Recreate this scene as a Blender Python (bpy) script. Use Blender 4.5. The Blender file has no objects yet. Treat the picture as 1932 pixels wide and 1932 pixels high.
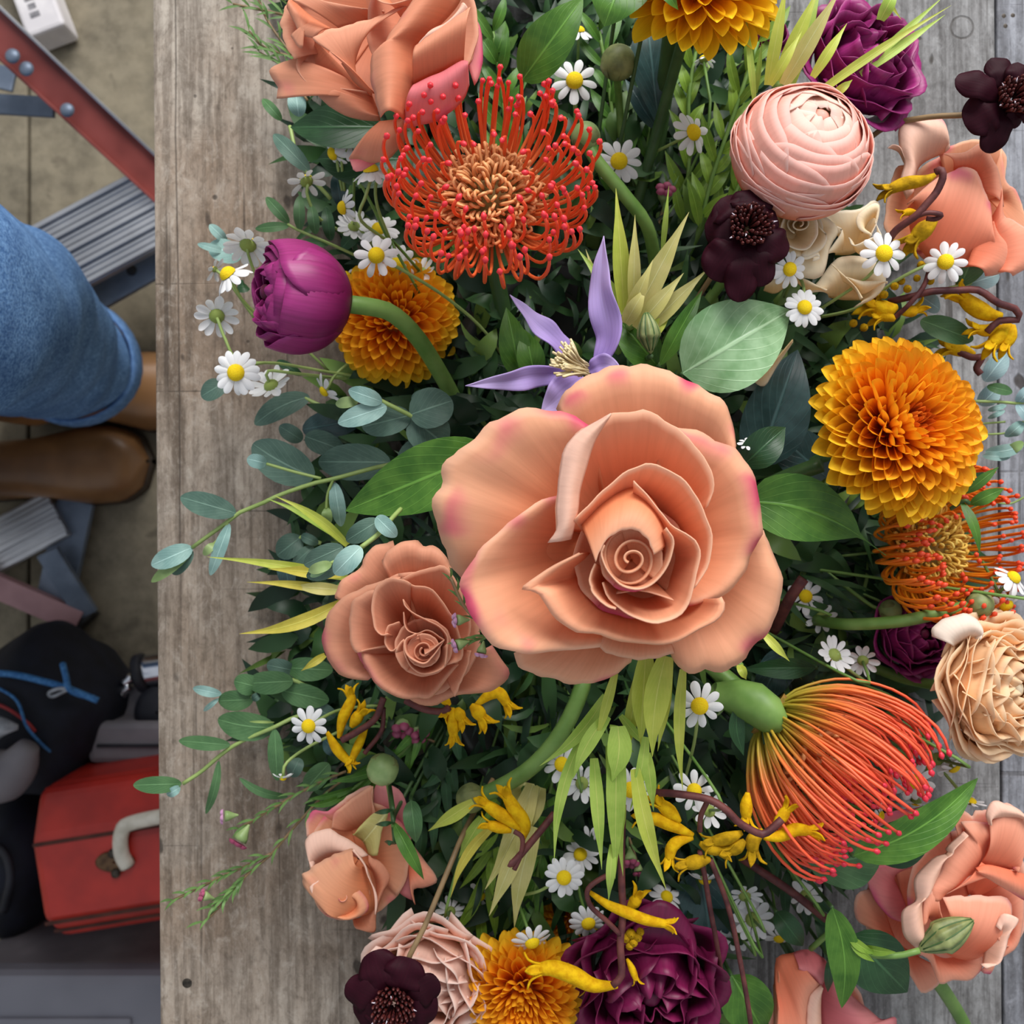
import bpy, math, random
import numpy as np
from mathutils import Vector, Matrix
random.seed(7); np.random.seed(7)
SC = bpy.context.scene
COL = SC.collection
# ---------------------------------------------------------------- camera, world, light
F = 1840.0          # focal length in pixels of the 1932 px frame
D = 0.58            # camera above the table top
TZ = 0.82           # table top above the floor
cam = bpy.data.cameras.new('camera'); co = bpy.data.objects.new('camera', cam); COL.objects.link(co)
co.location = (0, 0, TZ + D); co.rotation_euler = (0, 0, 0)
cam.sensor_width = 36; cam.lens = 36 * F / 1932; cam.clip_start = 0.02; cam.clip_end = 50
cam.dof.use_dof = True; cam.dof.focus_distance = 0.42; cam.dof.aperture_fstop = 16
SC.camera = co
w = bpy.data.worlds.new('world'); SC.world = w; w.use_nodes = True
w.node_tree.nodes['Background'].inputs[0].default_value = (0.86, 0.92, 1.0, 1)
w.node_tree.nodes['Background'].inputs[1].default_value = 0.56
def area(name, loc, target, sx, sy, power, col):
    l = bpy.data.lights.new(name, 'AREA'); l.shape = 'RECTANGLE'; l.size = sx; l.size_y = sy
    l.energy = power; l.color = col
    o = bpy.data.objects.new(name, l); COL.objects.link(o); o.location = loc
    o.rotation_euler = (Vector(target) - Vector(loc)).to_track_quat('-Z', 'Y').to_euler()
    return o
area('window_daylight', (0.5, 2.3, 2.5), (0, 0, TZ), 2.2, 1.6, 125, (1.0, 0.98, 0.95))
SC.view_settings.view_transform = 'Standard'; SC.view_settings.look = 'None'
SC.view_settings.exposure = 0.02; SC.view_settings.gamma = 1.0; SC.view_settings.use_curve_mapping = False
# ---------------------------------------------------------------- helpers
def P(x, y, h=0.0):
    d = D - h
    return Vector(((x - 966) / F * d, (966 - y) / F * d, TZ + h))
def px(h): return (D - h) / F            # metres per pixel at height h above the table
def lin(c):
    r = []
    for v in c:
        v /= 255.0
        r.append(v / 12.92 if v <= 0.04045 else ((v + 0.055) / 1.055) ** 2.4)
    return (r[0], r[1], r[2], 1)
def Z(x0, y0, s):                         # crop coordinates -> photo pixels
    return lambda pts: [(x0 + p[0] / s, y0 + p[1] / s) + tuple(p[2:]) for p in pts]
def W(pts, h):                            # photo pixels (+ optional mm offset) -> world
    return [P(p[0], p[1], h + (p[2] / 1000 if len(p) > 2 else 0)) for p in pts]
def cr(pts, n):
    p = np.array([tuple(q) for q in pts], float)
    if len(p) == 1: return np.repeat(p, n, 0)
    d = np.r_[0, np.cumsum(np.linalg.norm(np.diff(p, axis=0), axis=1) ** 0.75 + 1e-9)]
    ext = np.vstack([2 * p[0] - p[1], p, 2 * p[-1] - p[-2]])
    out = []
    for t in np.linspace(0, d[-1], n):
        i = min(max(np.searchsorted(d, t) - 1, 0), len(p) - 2)
        f = (t - d[i]) / (d[i + 1] - d[i])
        a, b, c, e = ext[i], ext[i + 1], ext[i + 2], ext[i + 3]
        out.append(0.5 * (2 * b + (c - a) * f + (2 * a - 5 * b + 4 * c - e) * f * f + (3 * b - a - 3 * c + e) * f ** 3))
    return np.array(out)
def thing(name, label, cat, loc, group=None):
    o = bpy.data.objects.new(name, None); COL.objects.link(o); o.empty_display_size = 0.01
    o.location = loc; o['label'] = label; o['category'] = cat
    if group: o['group'] = group
    return o
def tag(o, label, cat, group=None):
    o['label'] = label; o['category'] = cat
    if group: o['group'] = group
    return o
def make_mesh(name, verts, faces, mat=None, uvs=None, smooth=True):
    me = bpy.data.meshes.new(name)
    me.from_pydata([tuple(v) for v in verts], [], faces)
    if uvs is not None:
        l = me.uv_layers.new(name='UVMap')
        idx = np.zeros(len(me.loops), int); me.loops.foreach_get('vertex_index', idx)
        l.data.foreach_set('uv', np.asarray(uvs, float)[idx].ravel())
    if smooth: me.polygons.foreach_set('use_smooth', [True] * len(me.polygons))
    if mat: me.materials.append(mat)
    me.update()
    return me
def wpos(o):
    v = Vector((0, 0, 0))
    while o is not None: v = v + o.location; o = o.parent
    return v
def obj(name, me, parent=None, world=True):
    o = bpy.data.objects.new(name, me); COL.objects.link(o)
    if parent is not None:
        o.parent = parent
        if world: o.location = -wpos(parent)   # mesh is in world coordinates
    return o
def solid(o, t):
    m = o.modifiers.new('solid', 'SOLIDIFY'); m.thickness = t; m.offset = 0
    return o
def bevel(o, wd, seg=2):
    m = o.modifiers.new('bevel', 'BEVEL'); m.width = wd; m.segments = seg; m.limit_method = 'ANGLE'
    return o
def grid_faces(nu, nv, wrap=False):
    f = []
    for j in range(nv - 1):
        for i in range(nu - (0 if wrap else 1)):
            a = j * nu + i; b = j * nu + (i + 1) % nu
            f.append((a, b, b + nu, a + nu))
    return f
def grid(name, fn, nu, nv, mat, parent=None, wrap=False, local=False):
    vs, uv = [], []
    for j in range(nv):
        for i in range(nu):
            u = i / (nu if wrap else nu - 1); v = j / (nv - 1)
            vs.append(fn(u, v)); uv.append((u, v))
    me = make_mesh(name, vs, grid_faces(nu, nv, wrap), mat, uv)
    if parent is None and local: return me
    return obj(name, me, parent)
def tube_data(pts, r, n=12, sides=7, cap=True):
    c = cr(pts, n); r = np.interp(np.linspace(0, 1, n), np.linspace(0, 1, len(r)), r) if hasattr(r, '__len__') else np.full(n, r)
    t = np.gradient(c, axis=0); t /= np.linalg.norm(t, axis=1)[:, None] + 1e-12
    ref = np.array([0, 0, 1.0]) if abs(t[0][2]) < 0.9 else np.array([1.0, 0, 0])
    vs, uv = [], []
    nrm = np.cross(t[0], ref); nrm /= np.linalg.norm(nrm)
    for k in range(n):
        nrm = nrm - t[k] * np.dot(nrm, t[k]); nrm /= np.linalg.norm(nrm) + 1e-12
        b = np.cross(t[k], nrm)
        for s in range(sides):
            a = 2 * math.pi * s / sides
            vs.append(c[k] + r[k] * (math.cos(a) * nrm + math.sin(a) * b)); uv.append((s / sides, k / (n - 1)))
    f = grid_faces(sides, n, True)
    if cap:
        f.append(tuple(range(sides - 1, -1, -1))); f.append(tuple(range((n - 1) * sides, n * sides)))
    return vs, f, uv
def tube(name, pts, r, mat, parent=None, n=12, sides=7):
    v, f, uv = tube_data(pts, r, n, sides)
    return obj(name, make_mesh(name, v, f, mat, uv), parent)
def join(parts):
    V, Fc, U = [], [], []
    for v, f, u in parts:
        o = len(V); V += list(v); U += list(u); Fc += [tuple(i + o for i in q) for q in f]
    return V, Fc, U
def basis(N, X=None):
    N = Vector(N).normalized()
    X = Vector(X) if X is not None else Vector((1, 0, 0))
    X = X - N * X.dot(N)
    if X.length < 1e-4: X = Vector((0, 1, 0)) - N * N.y
    X.normalize(); Y = N.cross(X)
    return Matrix((X, Y, N)).transposed()
def inst(name, me, parent, R, loc, scale):
    """an object sharing mesh data, placed relative to its parent"""
    o = bpy.data.objects.new(name, me); COL.objects.link(o); o.parent = parent
    s = scale if hasattr(scale, '__len__') else (scale,) * 3
    o.matrix_basis = Matrix.Translation(loc) @ R.to_4x4() @ Matrix.Diagonal((s[0], s[1], s[2], 1))
    return o
def box_data(x0, x1, y0, y1, z0, z1):
    v = [(x, y, z) for z in (z0, z1) for y in (y0, y1) for x in (x0, x1)]
    f = [(0, 2, 3, 1), (4, 5, 7, 6), (0, 1, 5, 4), (2, 6, 7, 3), (0, 4, 6, 2), (1, 3, 7, 5)]
    return v, f, [(a, b) for a, b, c in v]
def box(name, dims, mat, parent=None, bev=0):
    v, f, u = box_data(*dims)
    o = obj(name, make_mesh(name, v, f, mat, u, smooth=False), parent)
    if bev: bevel(o, bev)
    return o
def beam(name, p0, p1, wid, thick, mat, parent=None, up=(0, 0, 1), bev=0.001):
    p0, p1 = Vector(p0), Vector(p1); d = p1 - p0
    R = basis(Vector(up) - d * (Vector(up).dot(d) / d.length_squared), d)
    v, f, u = box_data(0, d.length, -wid / 2, wid / 2, -thick / 2, thick / 2)
    v = [p0 + R @ Vector(q) for q in v]
    o = obj(name, make_mesh(name, v, f, mat, u, smooth=False), parent)
    if bev: bevel(o, bev)
    return o
# ---------------------------------------------------------------- materials
class NT:
    def __init__(s, name):
        s.m = bpy.data.materials.new(name); s.m.use_nodes = True; s.t = s.m.node_tree; s.n = s.t.nodes; s.l = s.t.links
        s.b = s.n['Principled BSDF']; s.out = s.n['Material Output']
    def new(s, ty, **k):
        n = s.n.new(ty)
        for a, v in k.items(): setattr(n, a, v)
        return n
    def put(s, sock, v):
        if hasattr(v, 'is_output'): s.l.new(v, sock)
        else: sock.default_value = v
    def math(s, op, a, b=0.0, c=None):
        n = s.new('ShaderNodeMath', operation=op); s.put(n.inputs[0], a); s.put(n.inputs[1], b)
        if c is not None: s.put(n.inputs[2], c)
        return n.outputs[0]
    def ramp(s, x, lo, hi, a=0.0, b=1.0):
        n = s.new('ShaderNodeMapRange', interpolation_type='SMOOTHSTEP'); s.put(n.inputs[0], x)
        for i, v in ((1, lo), (2, hi), (3, a), (4, b)): n.inputs[i].default_value = v
        return n.outputs[0]
    def mix(s, f, a, b, mode='MIX'):
        n = s.new('ShaderNodeMix', data_type='RGBA', blend_type=mode); s.put(n.inputs[0], f); s.put(n.inputs[6], a); s.put(n.inputs[7], b)
        return n.outputs[2]
    def coord(s, kind, scale=(1, 1, 1)):
        c = s.new('ShaderNodeTexCoord'); m = s.new('ShaderNodeMapping'); s.l.new(c.outputs[kind], m.inputs[0])
        m.inputs['Scale'].default_value = scale
        return m.outputs[0]
    def noise(s, vec, scale, detail=3, rough=0.55, dist=0.0):
        n = s.new('ShaderNodeTexNoise'); s.l.new(vec, n.inputs['Vector']); n.inputs['Scale'].default_value = scale
        n.inputs['Detail'].default_value = detail; n.inputs['Roughness'].default_value = rough; n.inputs['Distortion'].default_value = dist
        return n.outputs[0]
    def uv(s):
        c = s.new('ShaderNodeTexCoord'); q = s.new('ShaderNodeSeparateXYZ'); s.l.new(c.outputs['UV'], q.inputs[0])
        return q.outputs[0], q.outputs[1]
    def rnd(s):
        return s.new('ShaderNodeObjectInfo').outputs['Random']
    def bump(s, h, strength, dist=0.001):
        n = s.new('ShaderNodeBump'); n.inputs['Strength'].default_value = strength; n.inputs['Distance'].default_value = dist
        s.put(n.inputs['Height'], h); s.l.new(n.outputs[0], s.b.inputs['Normal']); return n.outputs[0]
    def finish(s, col, rough=0.5, metal=0.0, spec=0.4, transl=0.0):
        s.put(s.b.inputs['Base Color'], col); s.put(s.b.inputs['Roughness'], rough); s.b.inputs['Metallic'].default_value = metal
        s.b.inputs['Specular IOR Level'].default_value = spec
        if transl > 0:
            t = s.new('ShaderNodeBsdfTranslucent'); s.put(t.inputs[0], col)
            m = s.new('ShaderNodeMixShader'); m.inputs[0].default_value = transl
            s.l.new(s.b.outputs[0], m.inputs[1]); s.l.new(t.outputs[0], m.inputs[2]); s.l.new(m.outputs[0], s.out.inputs[0])
        return s.m
def petal_mat(name, c0, c1, blot=None, transl=0.28, rough=0.55, streak=0.12, thr=0.55, sx=30, var=0.10, edge=None, spec=0.25):
    s = NT(name); u, v = s.uv()
    col = s.mix(s.ramp(v, 0.15, 0.95), lin(c0), lin(c1))
    st = s.noise(s.coord('UV', (sx, 1.2, 1)), 1.0, 4)
    col = s.mix(s.math('MULTIPLY', s.ramp(st, 0.35, 0.7), streak), col, lin([x * 0.72 for x in c0]))
    if edge: col = s.mix(s.ramp(v, 0.9, 1.0, 0, 0.8), col, lin(edge))
    if blot:
        b = s.noise(s.coord('Object', (1, 1, 1)), 38.0, 1)
        f = s.math('MULTIPLY', s.ramp(b, thr, thr + 0.14), s.ramp(v, 0.74, 1.0))
        col = s.mix(f, col, lin(blot))
    val = s.math('MULTIPLY_ADD', s.rnd(), var, 1 - var / 2)
    h = s.new('ShaderNodeHueSaturation'); s.put(h.inputs['Value'], val); s.put(h.inputs['Color'], col)
    s.bump(st, 0.12, 0.0008)
    return s.finish(h.outputs[0], rough, 0, spec, transl)
def leaf_mat(name, c0, c1, vein=None, transl=0.2, rough=0.42, var=0.3, spec=0.4):
    s = NT(name); u, v = s.uv()
    a = s.math('ABSOLUTE', s.math('SUBTRACT', u, 0.5))
    n = s.noise(s.coord('Object'), 90.0, 3)
    col = s.mix(s.ramp(n, 0.3, 0.7), lin(c0), lin(c1))
    sv = s.math('SINE', s.math('ADD', s.math('MULTIPLY', v, 42.0), s.math('MULTIPLY', a, -46.0)))
    vn = s.math('MAXIMUM', s.ramp(a, 0.035, 0.008), s.math('MULTIPLY', s.ramp(sv, 0.9, 1.0), 0.35))
    col = s.mix(s.math('MULTIPLY', vn, 0.55), col, lin(vein or [min(255, x * 1.25 + 20) for x in c1]))
    val = s.math('MULTIPLY_ADD', s.rnd(), var, 1 - var / 2)
    h = s.new('ShaderNodeHueSaturation'); s.put(h.inputs['Value'], val); s.put(h.inputs['Color'], col)
    s.bump(s.math('SUBTRACT', 1.0, vn), 0.35, 0.0008)
    return s.finish(h.outputs[0], rough, 0, spec, transl)
def plain_mat(name, c0, c1=None, rough=0.5, metal=0, scale=40.0, bump=0.0, spec=0.4, transl=0.0, kind='Object', stretch=(1, 1, 1), det=3):
    s = NT(name); n = s.noise(s.coord(kind, stretch), scale, det)
    col = s.mix(s.ramp(n, 0.3, 0.7), lin(c0), lin(c1 or c0))
    if bump: s.bump(n, bump, 0.001)
    return s.finish(col, rough, metal, spec, transl)
M = {}
M['rose'] = petal_mat('rose_petal', (244, 156, 108), (246, 184, 146), (230, 92, 126), transl=0.3, thr=0.51, edge=(250, 200, 168))
M['rose_in'] = petal_mat('rose_inner_petal', (244, 156, 108), (246, 182, 144), None, transl=0.3, edge=(250, 200, 168))
M['rose_tan'] = petal_mat('rose_petal_tan', (230, 146, 108), (234, 166, 134), (226, 120, 132), transl=0.3, thr=0.6, edge=(244, 184, 152))
M['rose_pink'] = petal_mat('rose_petal_pink', (248, 142, 106), (250, 180, 150), (230, 110, 140), transl=0.3, thr=0.55, edge=(250, 206, 186))
M['rose_blush'] = petal_mat('rose_petal_blush', (236, 130, 136), (244, 160, 160), (228, 100, 140), transl=0.3, thr=0.5)
M['rose_fold'] = petal_mat('rose_petal_fold', (246, 196, 170), (250, 208, 188), (236, 150, 160), transl=0.2, thr=0.62)
M['cream'] = petal_mat('cream_petal', (255, 226, 172), (255, 240, 210), None, transl=0.3, edge=(255, 244, 224))
M['ran_pink'] = petal_mat('pink_ranunculus_petal', (252, 158, 126), (253, 196, 180), None, transl=0.3, streak=0.1, edge=(254, 212, 202))
M['ran_peach'] = petal_mat('peach_ranunculus_petal', (255, 202, 140), (255, 220, 176), None, transl=0.35, streak=0.1, edge=(255, 226, 190))
M['ran_pale'] = petal_mat('pale_ranunculus_petal', (250, 204, 172), (252, 214, 198), None, transl=0.3, streak=0.1, edge=(254, 228, 216))
M['ran_white'] = petal_mat('white_petal', (246, 226, 206), (248, 234, 220), None, transl=0.3)
M['purple'] = petal_mat('purple_petal', (128, 22, 84), (168, 50, 126), None, transl=0.22, rough=0.42, streak=0.3, spec=0.5, var=0.4)
M['burgundy'] = petal_mat('burgundy_petal', (96, 12, 56), (128, 26, 78), None, transl=0.2, rough=0.45, streak=0.3, var=0.4, spec=0.45)
M['mum'] = petal_mat('mum_petal', (240, 122, 14), (255, 186, 40), None, transl=0.28, streak=0.15, sx=8, var=0.18)
M['mum_outer'] = petal_mat('mum_outer_petal', (246, 158, 20), (255, 208, 48), None, transl=0.28, streak=0.15, sx=8, var=0.15)
M['mum_core'] = petal_mat('mum_core_petal', (200, 96, 22), (236, 132, 40), None, transl=0.2, streak=0.1, var=0.3)
M['mum_yellow'] = petal_mat('yellow_mum_petal', (246, 168, 12), (255, 214, 40), None, transl=0.3, streak=0.18, sx=8, var=0.12)
M['cosmos'] = petal_mat('cosmos_petal', (40, 6, 18), (46, 8, 22), None, transl=0.05, rough=0.6, streak=0.4, sx=16, var=0.4, spec=0.12)
M['cosmos_core'] = plain_mat('cosmos_stamen', (38, 10, 16), (104, 44, 40), 0.45, scale=600)
M['cosmos_tip'] = plain_mat('cosmos_white_tip', (200, 190, 205), (230, 220, 230), 0.4)
M['clematis'] = petal_mat('clematis_sepal', (186, 158, 226), (212, 192, 240), None, transl=0.3, streak=0.25, sx=14, var=0.08)
M['stamen'] = plain_mat('pale_stamen', (206, 184, 136), (232, 216, 172), 0.5, scale=200)
M['style'] = NT('pincushion_style')
def grad_mat(name, stops, rough=0.4, transl=0.1):
    s = NT(name); u, v = s.uv(); r = s.new('ShaderNodeValToRGB'); s.l.new(v, r.inputs[0])
    e = r.color_ramp.elements
    e[0].position = stops[0][0]; e[0].color = lin(stops[0][1]); e[1].position = stops[-1][0]; e[1].color = lin(stops[-1][1])
    for p, c in stops[1:-1]:
        q = e.new(p); q.color = lin(c)
    return s.finish(r.outputs[0], rough, 0, 0.45, transl)
M['style'] = grad_mat('style_red', [(0, (226, 150, 88)), (0.4, (246, 118, 62)), (0.84, (250, 96, 62)), (0.9, (244, 66, 74)), (1, (240, 58, 74))])
M['style_or'] = grad_mat('style_orange', [(0, (222, 150, 24)), (0.5, (240, 146, 30)), (0.84, (242, 110, 36)), (0.9, (240, 84, 44)), (1, (240, 76, 48))])
M['style_side'] = grad_mat('style_side', [(0, (150, 158, 50)), (0.2, (190, 160, 56)), (0.36, (240, 126, 62)), (0.6, (248, 104, 60)), (0.84, (246, 84, 62)), (0.9, (230, 56, 74)), (1, (228, 50, 78))])
M['coil'] = plain_mat('pincushion_coil', (216, 140, 84), (240, 180, 122), 0.5, scale=150)
M['coil_y'] = plain_mat('pincushion_coil_yellow', (226, 176, 70), (246, 214, 110), 0.5, scale=150)
M['core_g'] = plain_mat('pincushion_core', (120, 104, 40), (160, 120, 60), 0.6, scale=200)
M['bract'] = leaf_mat('bract_yellow_green', (194, 208, 82), (214, 222, 100), transl=0.32, rough=0.4, var=0.15)
M['bract_g'] = leaf_mat('bract_green', (166, 200, 84), (192, 220, 104), transl=0.32, rough=0.4, var=0.2)
M['bract_p'] = leaf_mat('bract_pale', (206, 200, 118), (222, 212, 138), transl=0.32, rough=0.45, var=0.12)
M['bract_y'] = leaf_mat('bract_gold', (196, 184, 70), (222, 206, 88), transl=0.32, rough=0.45, var=0.12)
M['euc'] = leaf_mat('eucalyptus_leaf', (72, 100, 88), (92, 120, 106), transl=0.12, rough=0.5, var=0.25)
M['euc_l'] = leaf_mat('eucalyptus_pale_leaf', (124, 162, 156), (156, 190, 182), transl=0.15, rough=0.5, var=0.15)
M['euc_g'] = leaf_mat('eucalyptus_green_leaf', (70, 108, 66), (88, 126, 80), transl=0.15, rough=0.45, var=0.25)
M['euc_b'] = leaf_mat('eucalyptus_blue_leaf', (136, 166, 172), (160, 188, 190), transl=0.2, rough=0.5, var=0.12)
M['leaf'] = leaf_mat('green_leaf', (62, 108, 34), (90, 136, 50), transl=0.22, rough=0.38, var=0.2)
M['leaf_d'] = leaf_mat('dark_leaf', (34, 66, 38), (46, 82, 48), transl=0.12, rough=0.38, var=0.3)
M['leaf_b'] = leaf_mat('blue_green_leaf', (42, 68, 68), (60, 90, 90), transl=0.1, rough=0.32, var=0.2, spec=0.5)
M['leaf_l'] = leaf_mat('pale_green_leaf', (122, 166, 112), (160, 198, 150), transl=0.22, rough=0.34, var=0.1, spec=0.5)
M['leaf_grass'] = leaf_mat('grass_leaf', (112, 150, 46), (142, 176, 66), transl=0.3, rough=0.42, var=0.35)
M['stem'] = plain_mat('green_stem', (98, 136, 62), (124, 158, 82), 0.45, scale=60, transl=0.08)
M['stem_d'] = plain_mat('dark_green_stem', (52, 80, 42), (72, 102, 56), 0.45, scale=60)
M['stem_l'] = plain_mat('light_stem', (146, 170, 96), (166, 188, 112), 0.45, scale=60, transl=0.1)
M['stem_r'] = plain_mat('maroon_stem', (72, 32, 36), (110, 58, 54), 0.6, scale=120, bump=0.5)
M['stem_b'] = plain_mat('brown_stem', (120, 98, 70), (146, 120, 84), 0.5, scale=60)
M['bud'] = plain_mat('green_bud', (122, 148, 90), (156, 178, 118), 0.45, scale=80, transl=0.1)
M['bud_d'] = plain_mat('dark_bud', (96, 106, 64), (138, 146, 92), 0.5, scale=120)
M['kp'] = plain_mat('kangaroo_paw_yellow', (214, 158, 8), (242, 196, 20), 0.75, scale=250, bump=0.6, spec=0.15, transl=0.12)
M['kp_d'] = plain_mat('kangaroo_paw_olive', (158, 122, 14), (206, 162, 22), 0.8, scale=250, bump=0.6, spec=0.15, transl=0.1)
M['white'] = petal_mat('chamomile_petal', (238, 238, 240), (248, 248, 250), None, transl=0.25, streak=0.08, sx=6, var=0.04)
def disc_mat():
    s = NT('chamomile_disc'); vz = s.new('ShaderNodeTexVoronoi'); vz.inputs['Scale'].default_value = 14
    s.l.new(s.coord('Object'), vz.inputs['Vector'])
    col = s.mix(s.ramp(vz.outputs[0], 0.1, 0.6), lin((255, 238, 40)), lin((246, 204, 14)))
    s.bump(s.math('SUBTRACT', 1.0, vz.outputs[0]), 0.35, 0.04)
    return s.finish(col, 0.6, 0, 0.25)
M['disc'] = disc_mat()
M['calyx'] = plain_mat('chamomile_calyx', (128, 148, 66), (156, 172, 88), 0.55, scale=60, bump=0.3)
M['wax'] = petal_mat('waxflower_petal', (206, 150, 190), (228, 186, 214), None, transl=0.25, var=0.25)
M['wax_d'] = petal_mat('waxflower_rose_petal', (168, 78, 110), (196, 110, 140), None, transl=0.2, var=0.3)
M['needle'] = leaf_mat('waxflower_needle', (86, 122, 62), (112, 148, 80), transl=0.15, var=0.35)
# ---------------------------------------------------------------- setting
def wood_mat(name, dark, mid, light, seed, crack=None, spots_=(), ring=None):
    s = NT(name)
    def co_(sc):
        v = s.coord('Object', sc); v.node.inputs['Location'].default_value = (seed, seed * 0.7, 0); return v
    g1 = s.noise(co_((55, 5, 10)), 1.0, 6, 0.62, 0.4)
    g2 = s.noise(co_((240, 14, 20)), 1.0, 4, 0.6)
    bl = s.noise(co_((9, 6, 6)), 1.0, 5, 0.6, 0.6)
    col = s.mix(s.ramp(bl, 0.32, 0.68), lin(mid), lin(light))
    col = s.mix(s.math('MULTIPLY', s.ramp(g1, 0.54, 0.32), 0.5), col, lin(dark))
    col = s.mix(s.math('MULTIPLY', s.ramp(g2, 0.58, 0.36), 0.55), col, lin(dark))
    ck = s.noise(co_((130, 3.2, 10)), 1.0, 3, 0.5, 0.3)
    lines = s.math('MULTIPLY', s.ramp(ck, 0.37, 0.30), 0.6)
    sp = s.noise(co_((70, 34, 30)), 1.0, 2, 0.5)
    spots = s.math('MULTIPLY', s.ramp(sp, 0.31, 0.25), 0.8)
    xs = s.noise(co_((5, 170, 10)), 1.0, 2, 0.5, 0.2)
    cross = s.math('MULTIPLY', s.ramp(xs, 0.33, 0.26), 0.4)
    k = s.math('MAXIMUM', s.math('MAXIMUM', lines, spots), cross)
    if crack is not None:
        c = s.new('ShaderNodeTexCoord'); q = s.new('ShaderNodeSeparateXYZ'); s.l.new(c.outputs['Object'], q.inputs[0])
        wob = s.math('MULTIPLY', s.noise(co_((3, 8, 1)), 1.0, 3), 0.004)
        xx = s.math('ADD', q.outputs[0], wob)
        dd = s.math('ABSOLUTE', s.math('SUBTRACT', xx, crack))
        ln = s.math('MULTIPLY', s.ramp(dd, 0.0007, 0.0002), s.ramp(q.outputs[1], -0.12, 0.02, 0.0, 0.6))
        k = s.math('MAXIMUM', k, ln)
    st = s.noise(co_((22, 11, 9)), 1.0, 5, 0.7, 1.2)
    col = s.mix(s.math('MULTIPLY', s.ramp(st, 0.48, 0.3), 0.4), col, lin(dark))
    fine = s.noise(co_((700, 300, 300)), 1.0, 2, 0.6)
    col = s.mix(s.math('MULTIPLY', s.ramp(fine, 0.5, 0.75), 0.15), col, lin([min(255, q + 22) for q in light]))
    m1 = s.noise(co_((110, 70, 70)), 1.0, 5, 0.75, 0.5); m2 = s.noise(co_((330, 210, 200)), 1.0, 3, 0.7)
    col = s.mix(s.math('MULTIPLY', s.ramp(m1, 0.52, 0.3), 0.45), col, lin(dark))
    col = s.mix(s.math('MULTIPLY', s.ramp(m1, 0.5, 0.72), 0.4), col, lin([min(255, q + 18) for q in light]))
    col = s.mix(s.math('MULTIPLY', s.ramp(m2, 0.5, 0.3), 0.35), col, lin(dark))
    gp = s.new('ShaderNodeNewGeometry').outputs['Position']
    for cx, cy, rr_, q in list(spots_) + ([ring] if ring else []):
        dv = s.new('ShaderNodeVectorMath', operation='DISTANCE'); s.l.new(gp, dv.inputs[0]); dv.inputs[1].default_value = P(cx, cy, 0)
        dist = s.math('ADD', dv.outputs['Value'], s.math('MULTIPLY', g2, 0.0012))
        e = s.ramp(s.math('ABSOLUTE', s.math('SUBTRACT', dist, rr_)), 0.0009, 0.0003, 0, q) if ring and (cx, cy, rr_, q) == ring else s.ramp(dist, rr_ * 1.25, rr_ * 0.6, 0, q)
        k = s.math('MAXIMUM', k, e)
    col = s.mix(k, col, lin((52, 44, 38)))
    s.bump(s.math('SUBTRACT', s.math('MULTIPLY_ADD', g2, 0.4, g1), k), 0.5, 0.0012)
    return s.finish(col, 0.75, 0, 0.25)
M['wood'] = wood_mat('weathered_wood_warm', (84, 72, 61), (142, 123, 106), (178, 168, 156), 0.0, (345 - 966) / F * D, [(405, 373, .0022, .8), (525, 1338, .006, .5), (368, 182, .0016, .6), (438, 92, .0014, .5), (420, 690, .0012, .6), (468, 645, .0016, .6), (372, 1290, .0018, .3)])
M['wood2'] = wood_mat('weathered_wood_grey', (72, 69, 68), (126, 124, 124), (162, 162, 163), 3.7, None, [(1735, 73, .0018, .7), (1822, 150, .002, .3)], (1815, 52, .0072, .5))  # grey boards: own wood tone plus cool daylight mixed into the colour
M['wood3'] = wood_mat('weathered_wood_pale', (72, 71, 74), (120, 121, 127), (156, 158, 166), 8.1)  # same mix of wood tone and cool daylight, bluer
def concrete():
    s = NT('concrete'); v = s.coord('Object')
    a = s.noise(v, 5.0, 6, 0.65); b = s.noise(v, 45.0, 4, 0.6); c = s.noise(v, 16.0, 3, 0.5, 0.5)
    col = s.mix(s.ramp(a, 0.3, 0.7), lin((94, 88, 76)), lin((144, 134, 114)))
    col = s.mix(s.math('MULTIPLY', s.ramp(b, 0.35, 0.65), 0.35), col, lin((160, 150, 130)))
    col = s.mix(s.math('MULTIPLY', s.ramp(c, 0.36, 0.28), 0.6), col, lin((84, 76, 66)))
    s.bump(b, 0.2, 0.002)
    return s.finish(col, 0.8, 0, 0.25)
M['concrete'] = concrete()
M['joint'] = plain_mat('floor_joint', (70, 64, 54), (92, 84, 70), 0.9)
M['table_side'] = wood_mat('weathered_wood_side', (86, 72, 60), (120, 104, 90), (150, 134, 118), 5.0)
jx = (54 - 966) / F * (D + TZ)            # a joint in the slab runs up the picture left of the table
fl = None
def slab(name, x0, x1, y0, y1):
    return box(name, (x0, x1, y0, y1, -0.1, 0.0), M['concrete'], fl, 0.003)
fl = bpy.data.objects.new('floor', None); COL.objects.link(fl); fl['kind'] = 'structure'; fl['label'] = 'mottled grey concrete floor beside the table'
slab('floor_slab', -3.0, jx - 0.002, -3, 3); slab('floor_slab', jx + 0.002, 3.0, -3, 3)
box('floor_bed', (-3, 3, -3, 3, -0.16, -0.006), M['joint'], fl)
M['plaster'] = plain_mat('pale_wall', (196, 196, 192), (210, 209, 204), 0.9, scale=4)
for nm, dm in (('wall_left', (-3.1, -3, -3, 3, 0, 2.4)), ('wall_right', (3, 3.1, -3, 3, 0, 2.4)), ('wall_front', (-3, 3, -3.1, -3, 0, 2.4)), ('wall_back', (-3, 3, 3, 3.1, 0, 2.4))):
    box(nm, dm, M['plaster'])['kind'] = 'structure'
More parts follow.
